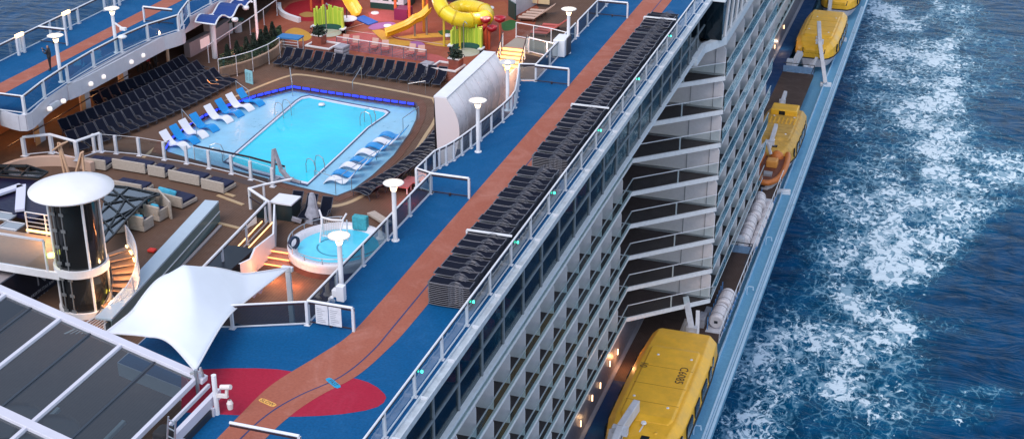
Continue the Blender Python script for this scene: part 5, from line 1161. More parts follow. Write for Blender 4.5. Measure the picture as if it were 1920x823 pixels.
for k in (12, 22, 32): m_ = MB(); q = ps[k]; m_.tube([(q[0] + .1, q[1], POOL), (q[0] + .1, q[1], q[2] - .5)], .09, 6); m_.build('support', mat('sup_yellow', (.6, .45, .05), .4), s3_)
pt = thing('play_tower', 'play tower with orange posts, magenta boxes and purple shade behind the slides', 'play tower', (0, 0, 0))
P4 = [(-42.75,101.36),(-41.39,100.91),(-44.51,105.64),(-43.17,105.6),(-41.23,104.34),(-42.32,108.87)]
for q in P4: m_ = MB(); m_.tube([(q[0], q[1], POOL), (q[0], q[1], .4)], .12, 8); m_.build('post', SPO, pt)
q = P4[0]; m_ = MB(); m_.box(q[0] + .0, q[0] + 1.1, q[1] - .3, q[1] + .9, POOL, POOL + .9); m_.build('box_step', MAG, pt)
q = P4[2]; m_ = MB(); m_.box(q[0] - .2, q[0] + 4.2, q[1] + .4, q[1] + 4, -1.6, -.9); m_.build('platform', MAG, pt)
m_ = MB(); q = (-42.03,105.67,-3.4); m_.box(q[0] - .8, q[0] + 3.4, q[1] + 1.5, q[1] + 6, POOL, -.9); m_.build('dark_enclosure', mat('dk_enclosure', (.03, .02, .03), .5, var=.4), pt)
m_ = MB(); q = (-39.41,98.94,-3.4); m_.tube([(q[0], q[1], POOL), (q[0], q[1], .5)], .10, 8); m_.lathe([(.2, -2.0), (.2, -1.75)], (q[0], q[1], 0), 10); m_.build('orange_mast', mat('mast_orange', (.75, .32, .03), .4), pt)
m_ = MB(); m_.grid([[(q[0] - .6, q[1] + .1, .6), (q[0] + .1, q[1], .6)], [(q[0] - .05, q[1] + .1, -.9), (q[0] + .05, q[1], -.9)]]); m_.build('pennant', mat('pennant', (.75, .6, .4), .7), pt)
pt2 = thing('play_tower', 'small magenta and red tower frame behind the left green fence', 'play tower', (0, 0, 0))
for q in [(-50.08,101.37),(-49.06,101.4),(-51.4,104.15),(-50.23,104.54)]: m_ = MB(); m_.tube([(q[0], q[1], POOL), (q[0], q[1], -.2)], .1, 8); m_.build('post', SPO, pt2)
q = (-50.24,102.91,-3.4); m_ = MB(); m_.box(q[0] - .7, q[0] + .7, q[1] - .5, q[1] + 1.5, -2.0, -.9); m_.build('panel', MAG, pt2)
def fence(label, cx, cy, a0, a1, n=24):
    t = thing('picket_fence', label, 'fence', (cx, cy, POOL), 0, 'lime green picket fences of the splash park'); r = random.Random(n)
    for k in range(n):
        a = a0 + (a1 - a0) * k / (n - 1); h = r.uniform(1.45, 1.95); m_ = MB(); m_.tube([(1.15 * math.cos(a), 1.15 * math.sin(a), .35), (1.15 * math.cos(a), 1.15 * math.sin(a), h)], .085, 6)
        m_.build('picket', mat('lime', (.42, .58, .06), .45) if k % 3 else mat('lime2', (.58, .66, .08), .45), t)
    m_ = MB(); m_.lathe([(1.15, 1.2), (1.18, 1.3)], n=20, a0=a0, a1=a1); m_.lathe([(1.05, 0), (1.05, .42), (1.35, .42), (1.35, 0)], n=20, a0=a0, a1=a1); m_.build('curved_bench', mat('bench_green', (.02, .10, .08), .45), t)
    m_ = MB(); m_.lathe([(1.02, .43), (1.4, .43), (1.4, .5), (1.02, .5)], n=20, a0=a0 - .35, a1=a0 + .25); m_.lathe([(1.02, .43), (1.4, .43), (1.4, .5), (1.02, .5)], n=20, a0=a1 - .25, a1=a1 + .35); m_.build('bench_cap', WHITE, t)
    m_ = MB(); m_.lathe([(0, .03), (1.0, .03), (1.0, 0)], n=24); m_.build('basin_floor', mat('basin', (.42, .42, .36), .6, var=.15), t)
    m_ = MB(); m_.tube([(-.3, .3, 0), (-.3, .3, 2.1), (-.15, .2, 2.3), (.1, 0, 2.2)], .04, 6); m_.build('spout', STEEL, t); return t
q = (-46.21,96.23,-3.4); fence('lime green picket fence round a basin, behind the left brick planter', q[0], q[1], .1, PI - .1)
q = (-34.6,95.19,-3.4); fence('lime green picket fence round a basin, behind the right brick planter', q[0], q[1], .0, PI - .0, 22)
bw = thing('water_bowl', 'maroon tipping bowl with a white lid right of the left green fence', 'water bowl', (-45.58,98.32,-3.4))
MB().lathe([(.15, 0), (.3, .1), (.75, .55), (.78, .62)], n=20).build('bowl', mat('maroon', (.16, .01, .03), .3), bw, smooth=True); MB().lathe([(0, .68), (.5, .70), (.8, .66), (.8, .6)], n=20).build('lid', WHITE, bw, smooth=True); MB().tube([(0, 0, .6), (0, 0, 1.4)], .04, 6).build('stem', DARKRAIL, bw)
fp = thing('flower_post', 'red flower-shaped water post with three bowls by the right green fence', 'water post', (-33.43,96.51,-3.4))
m_ = MB(); m_.tube([(-.12, 0, 0), (-.1, 0, 2.3)], .16, 8); m_.tube([(.16, 0, 0), (.2, 0, 1.6)], .1, 8); m_.tube([(.95, .2, 0), (.95, .2, 2.2)], .05, 6); m_.build('stem', mat('stem_red', (.62, .10, .04), .4), fp)
for (x, y, z, r) in ((-.1, 0, 2.1, .42), (-.35, 0, 1.5, .38), (.4, 0, 1.5, .42), (.95, .2, 2.2, .46)): m_ = MB(); m_.lathe([(.05, -.18), (r * .8, 0), (r, .28), (r * .85, .26), (.0, .05)], (x, y, z), 14); m_.build('bowl', mat('flower_red', (.32, .005, .015), .3), fp, smooth=True)
for i, (q, lb) in enumerate((((-42.59,99.33,-3.4), 'white ground nozzle at the upper end of the open slide foot'), ((-37.31,98.51,-3.4), 'white ground nozzle left of the right green fence'), ((-36.61,106.53,-3.4), 'white ground nozzle behind the tube slide'), ((-44.88,102.18,-3.4), 'white curved spray nozzle beside the blue mat'))):
    o = MB(); o.lathe([(0, .12), (.3, .10), (.34, 0)], n=14); o = o.build('ground_nozzle', WHITE, smooth=True); o.location = (q[0], q[1], POOL + .02); tag(o, lb, 'nozzle', 'white nozzles of the splash park')
kb = thing('kiosk', 'white kiosk with a dark green base at the top of the splash park', 'kiosk', (-44.82,103.45,-3.4))
m_ = MB(); m_.box(-1.0, 1.9, 0, 2.5, 0, .5); m_.build('base', mat('kiosk_green', (.01, .05, .045), .4), kb); m_ = MB(); m_.box(-1.0, 1.9, .02, 2.5, .5, 1.6); m_.build('wall', WHITE2, kb)
for k in range(3): m_ = MB(); m_.box(-.7 + k * .8, -.2 + k * .8, -.02, .02, .75, 1.2); m_.build('window', mat('kiosk_win', (.02, .06, .04), .2), kb)
for i, (q, n) in enumerate((((-44.36,90.74,-3.4), 'left'), ((-33.98,89.02,-3.4), 'right'))):
    b3_ = thing('brick_planter', '%s stepped brick planter behind the far lounger row' % n, 'planter', (q[0], q[1] + .4, POOL), -.12)
    BR = mat('brick_red', (.22, .055, .035), .6, var=.25, scale=3); CAPW = mat('cap_white', (.66, .62, .62), .5)
    m_ = MB(); m_.box(-1.0, 1.0, -.6, .9, 0, .75); m_.build('brick_base', BR, b3_)
    s_ = -1 if i == 0 else 1
    m_ = MB(); m_.box(s_ * .9 - (.0 if s_ < 0 else .8), s_ * .9 + (.8 if s_ < 0 else .0), .1, .85, .75, 1.4); m_.build('brick_tower', BR, b3_)
    m_ = MB()
    for z in range(6): m_.box(-1.012, 1.012, -.612, .912, .08 + z * .12, .10 + z * .12)
    m_.build('mortar', mat('mortar', (.36, .22, .18), .7), b3_)
    m_ = MB()
    for bx in ((-1.05, 1.05, -.65, -.5), (-1.05, 1.05, .8, .95), (-1.05, -.9, -.5, .8), (.9, 1.05, -.5, .8)): m_.box(bx[0], bx[1], bx[2], bx[3], .76, .86)
    cx = s_ * .9 + (.4 if s_ < 0 else -.4)
    for bx in ((cx - .45, cx + .45, .05, .15), (cx - .45, cx + .45, .80, .9), (cx - .45, cx - .35, .15, .8), (cx + .35, cx + .45, .15, .8)): m_.box(bx[0], bx[1], bx[2], bx[3], 1.4, 1.48)
    m_.build('cap', CAPW, b3_)
    m_ = MB(); r = random.Random(i); leaves(m_, lambda r: (cx + r.gauss(0, .22), .5 + r.gauss(0, .2), 1.45 + abs(r.gauss(0, .25))), 500, .09, r); m_.build('foliage', LEAF2, b3_)
    sk_ = thing('cover_stack', 'grey wrapped cushions stacked beside the %s brick planter' % n, 'wrapped stack', (q[0] + (1.6 if i == 0 else -1.5), q[1] + .3, POOL), -.2)
    for k in range(4): m_ = MB(); m_.box(-.4, .4, -.5 + k * .05, .4 + k * .05, k * .25, k * .25 + .23); bevel(m_.build('cushion', mat('wrap_grey', (.30, .29, .33), .6, var=.2), sk_), .07, 3)
o = thing('low_railing', 'fine horizontal railing between the far lounger row and the splash park', 'railing', (0, 0, 0)); a = (-44.01,92.96,-3.4); b_ = (-36.53,92.09,-3.4)
m_ = MB(); m_.bar((a[0], a[1], POOL + .95), (b_[0], b_[1], POOL + .95), .05); m_.build('top_rail', WHITE, o)
m_ = MB()
for k in range(7): m_.bar((a[0], a[1], POOL + .1 + k * .12), (b_[0], b_[1], POOL + .1 + k * .12), .025)
m_.build('rail_bars', mat('rail_dark', (.12, .12, .16), .4), o)
for k in range(9): m_ = MB(); q = lerp(a, b_, k / 8); m_.bar((q[0], q[1], POOL), (q[0], q[1], POOL + .95), .04); m_.build('post', mat('rail_dark', (.12, .12, .16), .4), o)
for i, (x, y) in enumerate([(-43.73,93.59),(-42.74,93.52),(-41.3,93.47),(-40.28,93.28),(-38.17,93.08),(-37.29,92.98)]):
    t = thing('splash_chair', 'low pink and tan chair behind the fine railing, %s from the left' % nth(i + 1), 'chair', (x, y, POOL), .3 * (i % 2), 'low chairs behind the fine railing')
    m_ = MB(); m_.box(-.3, .3, -.3, .3, .25, .33); m_.build('seat', mat('pinkred', (.50, .09, .07), .6), t); m_ = MB(); m_.bar((0, .3, .3), (0, .55, .8), .5, .06); m_.build('backrest', mat('tanpink', (.52, .30, .24), .6), t)
    m_ = MB()
    for a_ in (-.25, .25):
        for c_ in (-.25, .25): m_.bar((a_, c_, 0), (a_, c_, .26), .04)
    m_.build('legs', mat('rail_dark', (.12, .12, .16), .4), t)
bt = thing('blue_table', 'blue topped towel table left of the left brick planter', 'table', (-47.06,91.67,-3.4)); MB().box(-.95, .8, -.5, .5, .95, 1.05).build('top', mat('table_blue', (.02, .16, .40), .5), bt)
m_ = MB()
for a_ in (-.9, .72):
    for c_ in (-.42, .42): m_.bar((a_, c_, 0), (a_, c_, .95), .06)
for k in range(3): m_.bar((-.9, -.45, .3 + k * .22), (.75, -.45, .3 + k * .22), .03)
m_.build('frame', WHITE2, bt)
# terrace left of the splash park: pale curb
o = MB(); cpts = smooth([(-52.93,101.36),(-52.05,99.77),(-51.12,98.85),(-50.1,98.29),(-49.52,98.04)], 4)
for a, b_ in zip(cpts, cpts[1:]): o.bar((a[0], a[1], POOL + .2), (b_[0], b_[1], POOL + .2), .3, .4)
o = o.build('curved_curb', WHITE); tag(o, 'pale curved curb at the left edge of the red splash floor', 'curb')
wh = thing('whitewall', 'grey wing wall right of the tube slide', 'wall', (0, 0, 0)); a = (-34.2,105.15,-3.4); m_ = MB(); m_.bar((a[0], a[1], POOL + .8), (a[0] + .8, a[1] + 5, POOL + .8), .5, 1.6); m_.build('panel', WHITE2, wh); m_ = MB(); m_.bar((a[0] - .3, a[1] - .2, POOL + .7), (a[0] + .6, a[1] - 1.2, POOL + .7), .1, 1.3); m_.build('dark_panel', mat('kiosk_green', (.01, .05, .045), .4), wh); wh.name = 'wing_wall'
yb = thing('painted_panel', 'pale yellow panel with a branching red drawing beyond the striped loungers', 'panel', (-33.05,108.04,-3.4)); MB().box(-1.0, 1.0, 0, .1, .3, 1.8).build('board', mat('pale_yellow', (.62, .48, .28), .6), yb)
m_ = MB()
for a, b_ in (((0, .3), (.1, 1.5)), ((0, .8), (-.5, 1.6)), ((.05, .8), (.6, 1.5)), ((.3, 1.1), (.35, 1.6)), ((-.25, 1.2), (-.1, 1.6))): m_.bar((a[0], -.02, a[1]), (b_[0], -.02, b_[1]), .04)
m_.build('drawing', mat('draw_red', (.4, .08, .04), .6), yb)
# dark lounge front far behind, closing the pool deck
fr = thing('far_lounge', 'dark glazed lounge front at the far end of the pool deck', 'lounge front', (0, 0, 0)); m_ = MB(); m_.box(-52.5, -25.2, 122, 124, POOL, 2); m_.build('front', mat('far_dark', (.03, .02, .022), .3, var=.3), fr)
m_ = MB()
for k in range(12): m_.box(-52 + k * 2.3, -51.9 + k * 2.3, 121.9, 122, POOL, 0)
m_.build('mullion', WHITE, fr)
point((-41, 99, -1.0), 130, (1, .62, .5), .4); point((-45, 101, -1.0), 90, (1, .5, .45), .4); point((-34, 97, -.5), 80, (1, .6, .5), .4)

# ================================================================ elevator tower, bridge, spiral stair
TX, TY = -38.8, 52.2
et = thing('elevator_tower', 'round dark glass elevator tower with a white disc roof', 'elevator tower', (TX, TY, -5.6))
SG = mat('shaft_glass', (.012, .015, .018), .08, spec=.7, var=.3, scale=.5)
MB().lathe([(1.14, 0), (1.14, 8.3)], n=40).build('shaft_glass', SG, et, smooth=True)
m_ = MB(); m_.lathe([(1.85, 8.42), (1.97, 8.5), (1.97, 8.56), (1.2, 8.80), (.5, 8.95), (0, 8.99)], n=56); m_.lathe([(0, 8.3), (1.85, 8.42)], n=56); m_.build('roof_disc', mat('roof_white', (.74, .74, .78), .5, var=.04, scale=.8), et, smooth=True)
for z in (4.38, 2.12): m_ = MB(); m_.lathe([(1.16, z), (1.30, z), (1.30, z + .38), (1.16, z + .38)], n=48); m_.build('ring_beam', WHITE, et)
for a in (-2.55, -.62, .5, 2.2): m_ = MB(); m_.box(-.045, .045, -.045, .045, 0, 8.3); q = m_.build('mullion', WHITE, et); q.location = (1.17 * math.cos(a), 1.17 * math.sin(a), 0)
m_ = MB()
for x in (-.35, .1):
    m_.bar((x - .0, -1.16, .5), (x, -1.16, 8.2), .05)
    for k in range(9): m_.box(x - .12, x + .12, -1.20, -1.155, .8 + k * .85, .95 + k * .85)
m_.build('guide_rail', mat('guide_grey', (.16, .17, .18), .35), et)
br = thing('bridge_platform', 'platform with glass front and brown floor joining the elevator tower from the left', 'platform', (0, 0, 0))
m_ = MB(); m_.prism([(-48, 51.2), (-39.6, 51.2), (-39.6, 54.6), (-48, 54.6)], -1.35, -1.2); m_.build('floor', mat('bridge_floor', (.34, .22, .15), .6, var=.15), br, fixn=True)
MB().box(-48, -39.3, 51.02, 51.16, -1.42, -1.05).build('front_beam', WHITE, br)
m_ = MB(); m_.bar((-48, 51.1, .55), (-39.95, 51.1, .55), .09); m_.bar((-39.95, 51.1, -1.1), (-39.95, 51.1, .55), .09); m_.build('frame', POSTM, br)
MB().add([(-48, 51.1, -1.05), (-40, 51.1, -1.05), (-40, 51.1, .5), (-48, 51.1, .5)], [(0, 1, 2, 3)]).build('glass_panel', glass('clear_glass2', (.86, .92, .93)), br)
o = MB(); o.tube([(-43.5, 54.5, -.95), (-41, 54.5, -.95)], .06, 6); o = o.build('tube_light', mat('amber_tube', (1, .6, .2), .4, emit=(1, .5, .12), estr=3)); tag(o, 'amber tube light at the back of the bridge platform', 'strip light'); point((-42, 54, -.6), 35, (1, .5, .15))
railing('white four-bar railing behind the bridge platform', [(-43.6, 54.7), (-40.2, 54.7)], z=-1.2, h=1.15, step=1.1, gl=None, cap=False, bars=4, r=.03, wd=.06)
o = MB(); o.lathe([(0, .1), (.16, .08), (.16, -.08), (0, -.1)], n=12); o = o.build('yellow_lamp', mat('yellow_lamp', (1, 1, .3), .4, emit=(.9, 1, .15), estr=2.5), smooth=True); o.location = (-39.6, 51.05, -.15); tag(o, 'small yellow lamp against the elevator glass', 'lamp')
# banner wall with lettering
BX = -41.7
bn = thing('banner_wall', 'dark navy wall with the letters of a bar sign left of the elevator tower', 'sign wall', (BX, 0, 0))
m_ = MB(); m_.box(-.1, 0, 46.5, 54.6, -6.0, -1.42); m_.build('wall', mat('banner_navy', (.004, .007, .022), .5), bn)
LET = mat('letter_grey', (.34, .36, .42), .5)
RYZ = Matrix(((0, 0, 1), (1, 0, 0), (0, 1, 0)))
for body, sz, y, z in (('N', 1.0, 52.75, -2.5), ('NORTH STAR BAR', .23, 52.75, -3.12), ('2 0 2 0', .33, 52.7, -3.5)):
    t = text('lettering', body, sz, (0, 0, 0), (0, 0, 0), LET, extr=.01); t.matrix_world = Matrix.Translation((BX + .012, y, z)) @ RYZ.to_4x4(); t.parent = bn; t.matrix_parent_inverse = Matrix.Translation((-BX, 0, 0))
t = text('arrow_mark', '>', .5, (0, 0, 0), (0, 0, 0), mat('teal_mark', (.02, .35, .38), .5), extr=.01); t.matrix_world = Matrix.Translation((BX + .012, 53.15, -1.95)) @ RYZ.to_4x4(); t.parent = bn; t.matrix_parent_inverse = Matrix.Translation((-BX, 0, 0))
mb = MB(); mb.box(-50, BX - .1, 46, 54.6, -1.9, -1.8); o = mb.build('grey_roof', mat('plain_grey', (.33, .30, .32), .6, var=.05)); tag(o, 'plain grey roof panel left of the navy bar sign', 'roof panel')
# spiral stair
ss = thing('spiral_stair', 'spiral stair with white bar railing and warm light winding round the elevator tower', 'spiral stair', (TX, TY, 0))
STR = mat('stair_copper', (.36, .20, .12), .5, var=.1); WST = mat('stringer', (.60, .62, .66), .4)
N_ = 18; a_top = 1.15; a_bot = -1.75
def sp_(t, r, dz=0): a = a_top + (a_bot - a_top) * t; return (r * math.cos(a), r * math.sin(a), -1.0 - 4.0 * t + dz)
for k in range(N_):
    t0 = k / N_; t1 = (k + 1) / N_
    if k in (6, 7, 8, 9): z = sp_(8 / N_, 0)[2]
    else: z = sp_(t0, 0)[2]
    P = [sp_(t0, 1.35)[:2], sp_(t0, 2.55)[:2], sp_(t1, 2.55)[:2], sp_(t1, 1.35)[:2]]; m_ = MB(); m_.prism(P[::-1], z - .06, z); m_.build('tread', STR, ss, fixn=True)
    m_ = MB(); m_.prism(P[::-1], z - .3, z - .27); m_.build('soffit', mat('soffit_warm', (.45, .25, .14), .6), ss, fixn=True)
m_ = MB(); ts = [k / 30 for k in range(31)]
m_.grid([[sp_(t, 2.58, .18) for t in ts], [sp_(t, 2.58, -.28) for t in ts]]); m_.grid([[sp_(t, 2.66, .18) for t in ts], [sp_(t, 2.66, -.28) for t in ts]]); m_.grid([[sp_(t, 2.58, .18) for t in ts], [sp_(t, 2.66, .18) for t in ts]]); m_.build('outer_stringer', WST, ss)
m_ = MB(); m_.grid([[sp_(t, 1.34, .1) for t in ts], [sp_(t, 1.34, -.25) for t in ts]]); m_.build('inner_stringer', WST, ss)
for k in range(7): m_ = MB(); m_.tube([sp_(t, 2.62, .3 + k * .135) for t in ts], .022 if k < 6 else .035, 5); m_.build('rail_bar', POSTM, ss)
for k in range(9): m_ = MB(); q = sp_(k / 8, 2.62); m_.bar((q[0], q[1], q[2]), (q[0], q[1], q[2] + 1.12), .06); m_.build('rail_post', POSTM, ss)
m_ = MB(); m_.tube([sp_(t, 2.5, .06) for t in ts[:9]], .04, 6); m_.build('strip_light', mat('warm_strip2', (1, .7, .4), .4, emit=(1, .62, .25), estr=4), ss)
m_ = MB(); m_.tube([sp_(t, 1.42, .35) for t in ts[8:]], .03, 6); m_.build('inner_rail', DARKRAIL, ss)
for k in range(6): m_ = MB(); m_.tube([sp_(.3 + k * .11, 1.24, -.2), sp_(.34 + k * .11, 1.24, -.2)], .05, 6); m_.build('step_light', mat('yellow_dash', (1, .9, .2), .4, emit=(1, .72, .08), estr=3), ss)
point((TX + 2.0, TY + .6, -1.2), 45, (1, .55, .22)); point((TX + 2.0, TY - 1.0, -2.2), 55, (1, .5, .2)); point((TX + 1.0, TY - 2.0, -3.6), 30, (1, .5, .2))

# glass canopy with black bars right of the tower
GC = glass('canopy_glass', (.55, .70, .74), base=.16)
gc = thing('glass_canopy', 'curved glass canopy with crossing black bars right of the elevator tower', 'glass canopy', (0, 0, 0)); zc = -2.3
gp = [(-44.64,63.27),(-43.34,63.39),(-41.13,63.11),(-41.45,62.24),(-41.28,61.03),(-41.03,59.45),(-40.69,57.82),(-40.51,56.4),(-42.19,58.71)]
MB().prism(gp, zc - .02, zc).build('glass', GC, gc, fixn=True)
BB = mat('black_bar', (.006, .01, .014), .4)
m_ = MB()
for a, b_ in zip(gp[:7], gp[1:8]): m_.bar((a[0], a[1], zc + .04), (b_[0], b_[1], zc + .04), .08)
for a, b_ in (((-43.35,60.99,-2.26), (-41.05,62.97,-2.26)), ((-42.1,58.79,-2.26), (-41.34,61.36,-2.26)), ((-40.94,56.97,-2.26), (-42.6,61.99,-2.26)), ((-44.12,62.25,-2.26), (-41.41,62.24,-2.26)), ((-42.84,59.83,-2.26), (-43.29,63.31,-2.26)), ((-44.36,63.11,-2.26), (-41.23,60.95,-2.26)), ((-43.89,61.57,-2.26), (-41.03,59.57,-2.26)), ((-41.35,57.51,-2.26), (-41.48,63.13,-2.26)), ((-42.48,59.37,-2.26), (-40.73,57.85,-2.26))):
    m_.bar(a, b_, .07)
m_.build('bars', BB, gc)
m_ = MB()
for q in gp[1:7:2]: m_.bar((q[0], q[1], POOL), (q[0], q[1], zc), .08)
m_.build('strut', BB, gc)
gl_ = thing('glass_canopy', 'glass canopy with black bars at the left edge of the photo above the navy roof', 'glass canopy', (0, 0, 0))
gp = [(-53.41,62.63),(-52.11,63.82),(-50.64,64.3),(-48.86,63.81),(-48.79,62.94),(-51.18,62.54),(-52.43,61.32)]
MB().prism(gp, zc - .02, zc).build('glass', GC, gl_, fixn=True)
m_ = MB()
for a, b_ in zip(gp, gp[1:] + gp[:1]): m_.bar((a[0], a[1], zc + .04), (b_[0], b_[1], zc + .04), .09)
for a, b_ in (((-51.41,62.86,-2.26), (-51.56,63.98,-2.26)), ((-50.03,62.75,-2.26), (-50.3,64.15,-2.26)), ((-51.6,63.13,-2.26), (-48.81,63.65,-2.26))): m_.bar(a, b_, .08)
m_.build('bars', BB, gl_)
nr = MB(); q = [(-53.57,61.83),(-51.35,62.73),(-48.95,63.13),(-47.83,62.38),(-45.9,59.36),(-46.26,58.52),(-48.66,59.04),(-50.96,58.42)]; nr.prism(q, -2.7, -2.5); o = nr.build('navy_roof', mat('navy_roof', (.006, .007, .035), .4, var=.2), fixn=True); tag(o, 'dark navy flat roof left of the white disc roof', 'roof')
wa_ = MB(); a = (-49.24,59.88,-2.3); b_ = (-49.19,61.76,-2.3); c = (-46.93,58.85,-2.3)
wa_.bar((a[0] - 1, a[1] - .6, -2.3), (b_[0], b_[1], -2.3), .5, .14); wa_.bar((b_[0], b_[1], -2.3), (c[0] - .3, c[1], -2.3), .5, .14); o = wa_.build('white_chevron', mat('chev', (.62, .64, .78), .5)); tag(o, 'white bent beam lying on the navy roof', 'beam')
# white tables/trays at the far left edge
for i, (x, y) in enumerate([(-47.99,58.46),(-46.86,57.55),(-46.8,56.73)]):
    t = thing('tray_table', 'small glass topped table at the left edge of the photo, %s from the top' % nth(i + 1), 'table', (x, y, POOL)); MB().box(-.55, .55, -.4, .4, .75, .82).build('top', mat('tray', (.28, .32, .36), .2), t)
    m_ = MB(); m_.tube([(-.55, -.4, .85), (.55, -.4, .85), (.55, .4, .85), (-.55, .4, .85), (-.55, -.4, .85)], .03, 5); m_.build('rim', WHITE, t); m_ = MB(); m_.bar((0, 0, 0), (0, 0, .75), .1); m_.build('leg', WHITE, t)
pv = thing('slatted_umbrella', 'pair of pale wooden trestle frames behind the white disc roof', 'trestle', (-49.28,65.89,-3.4)); pv.name = 'trestle'
WD = mat('pale_wood', (.62, .40, .26), .6)
m_ = MB(); m_.bar((0, 0, 0), (-.15, 0, 2.1), .12); m_.bar((.3, 0, 0), (-.1, 0, 2.1), .12); m_.bar((-.5, .1, 1.6), (.35, -.1, 2.2), .5, .08); m_.build('frame', WD, pv)
m_ = MB(); m_.bar((.7, 0, 0), (1.4, 0, 1.7), .3, .1); m_.bar((1.35, 0, 0), (1.4, 0, 1.7), .12); m_.build('lean_board', WD, pv)
rt = thing('round_terrace', 'pale curved terrace wall behind the glass canopy at the left', 'curved wall', (0, 0, 0)); m_ = MB(); cc = smooth([(-52.93,64.67),(-52.42,66.04),(-51.2,66.97),(-49.58,67.33),(-48.06,66.98)], 4)
for a, b_ in zip(cc, cc[1:]): m_.bar((a[0], a[1], POOL + .3), (b_[0], b_[1], POOL + .3), .3, .6)
m_.build('wall', mat('peach_wall', (.55, .38, .30), .55), rt)
rd = MB(); rd.obox((0, 0, 0), .22, .18, .08); o = rd.build('red_bag', mat('red_bag', (.6, .03, .02), .7)); bevel(o, .07, 3); q = (-39.04,58.58,-3.3); o.location = q; tag(o, 'small red bag on the brown deck beside the long parapet', 'bag')

# ================================================================ sloping glass roof
gr = thing('glass_roof', 'sloping glass roof with white beams at the lower left', 'glass roof', (0, 0, 0))
def rz_(x): return 3.0 - (x + 35.5) * .215
Yt = lambda x: 42.3 - (x + 35.5) * .07
X0, X1 = -46.0, -26.35
RG = glass('roof_glass', (.36, .44, .46), rough=.04, base=.07)
m_ = MB(); m_.add([(X0, 20, rz_(X0)), (X1, 20, rz_(X1)), (X1, Yt(X1), rz_(X1)), (X0, Yt(X0), rz_(X0))], [(0, 1, 2, 3)]); m_.build('glass', RG, gr)
def rbeam(name, y, wd, h, m, dz=.0):
    m_ = MB(); m_.bar((X0, Yt(X0) + y, rz_(X0) + dz), (X1 + .3, Yt(X1) + y, rz_(X1 + .3) + dz), wd, h); o = m_.build(name, m, gr); bevel(o, .02); return o
BEA = mat('beam_white', (.58, .58, .66), .42, var=.06, scale=.8)
rbeam('front_beam', .0, .38, .24, BEA, .02); rbeam('cross_beam', -6.15, .42, .24, BEA, .02)
for x in (-37.9, -35.15, -32.55, -29.75): m_ = MB(); m_.bar((x, 26, rz_(x) + .02), (x, Yt(x) - .1, rz_(x) + .02), .16, .18); o = m_.build('purlin', BEA, gr); bevel(o, .02)
for x in (-36.5, -33.9, -31.15, -28.2): m_ = MB(); m_.bar((x, 26, rz_(x) - .04), (x, Yt(x) - .1, rz_(x) - .04), .10, .12); m_.build('dark_purlin', mat('dark_purlin', (.02, .03, .045), .4), gr)
m_ = MB(); m_.bar((X1, 26, rz_(X1) + .03), (X1, Yt(X1), rz_(X1) + .03), .16, .2); m_.bar((X1 + .45, 26, rz_(X1) - .25), (X1 + .45, Yt(X1), rz_(X1) - .25), .10, .16); m_.bar((X1 + .85, 26, rz_(X1) - .5), (X1 + .85, Yt(X1), rz_(X1) - .5), .2, .4); m_.build('eave', BEA, gr)
m_ = MB(); m_.box(-44, X1 + .9, 24, 41.0, POOL, POOL + .02); m_.build('inner_floor', mat('inner_floor', (.075, .09, .09), .4, var=.5, scale=.3), gr)
m_ = MB(); 
for (x, y) in ((-33.6, 39.3), (-31.7, 39.0)): m_.lathe([(0, 0), (1.25, .02), (1.3, .1)], (x, y, -1.0), 28)
m_.build('round_table', mat('brown_table', (.10, .05, .03), .4, var=.5), gr)
m_ = MB()
for k in range(5): m_.bar((-40 + k * 3, 33, POOL + .3), (-38.5 + k * 3, 41, -1.2), .16)
m_.bar((-42, 38, -1.5), (-27, 37, -1.5), .2); m_.bar((-42, 34, -2), (-27, 35, -2), .14); m_.build('inner_truss', mat('inner_truss', (.55, .58, .60), .5), gr)
# end wall of the roof beside the ladder
ew = thing('side_wall', 'dark louvred side wall with white frames under the eave of the glass roof', 'wall', (X1 + 1.0, 0, 0))
m_ = MB(); m_.box(-.15, 0, 26, 40.9, -3.3, .3); m_.build('dark_panel', mat('louvre_dark', (.03, .032, .04), .4), ew)
m_ = MB()
for y in (36.4, 38.6, 40.85): m_.box(-.05, .08, y - .07, y + .07, -3.3, .35)
for z in (-.1, -.9, -1.9): m_.box(-.05, .06, 30, 40.85, z - .03, z + .03)
m_.build('frame', BEA, ew)
pc = thing('camera_pole', 'white pole with a security camera at the corner of the glass roof', 'camera pole', (-25.25, 41.0, 0))
m_ = MB(); m_.tube([(0, 0, -3.0), (0, 0, 1.75)], .1, 10); m_.box(-.14, .14, -.12, .12, -3.0, -.9); m_.build('pole', WHITE, pc)
m_ = MB(); m_.bar((0, 0, .85), (.55, -.05, .95), .13); m_.tube([(.3, -.05, 1.3), (.75, -.1, 1.42)], .10, 10); m_.bar((.5, -.05, .9), (.55, -.05, 1.3), .1); m_.lathe([(.06, .15), (.13, 0), (.10, -.25), (0, -.3)], (.62, -.05, .65), 12); m_.build('camera', mat('cam_white', (.70, .64, .62), .4), pc)
m_ = MB(); m_.box(-.05, .05, .12, .16, -2.9, -1.4); m_.build('lamp_strip', mat('warm_strip3', (1, .7, .3), .4, emit=(1, .55, .15), estr=4), pc)
ldd = thing('ladder', 'steel ladder leaning on the side of the glass roof', 'ladder', (-25.15, 37.0, .75), -.35)
m_ = MB()
for s_ in (-.2, .2): m_.tube([(s_, 0, -1.6), (s_ + .05, .5, 1.3)], .035, 6)
m_.build('side_rail', STEEL, ldd)
for k in range(9): m_ = MB(); t = .08 + k * .11; m_.bar((-.2 + .05 * t, .5 * t, -1.6 + 2.9 * t), (.2 + .05 * t, .5 * t, -1.6 + 2.9 * t), .04, .03); m_.build('rung', STEEL, ldd)
o = MB(); o.obox((0, 0, 0), .3, .35, .25); o = o.build('dark_bag', BLK); bevel(o, .12, 3); o.location = (-25.55, 37.75, 1.05); tag(o, 'black bag wedged between the ladder and the glass roof', 'bag')

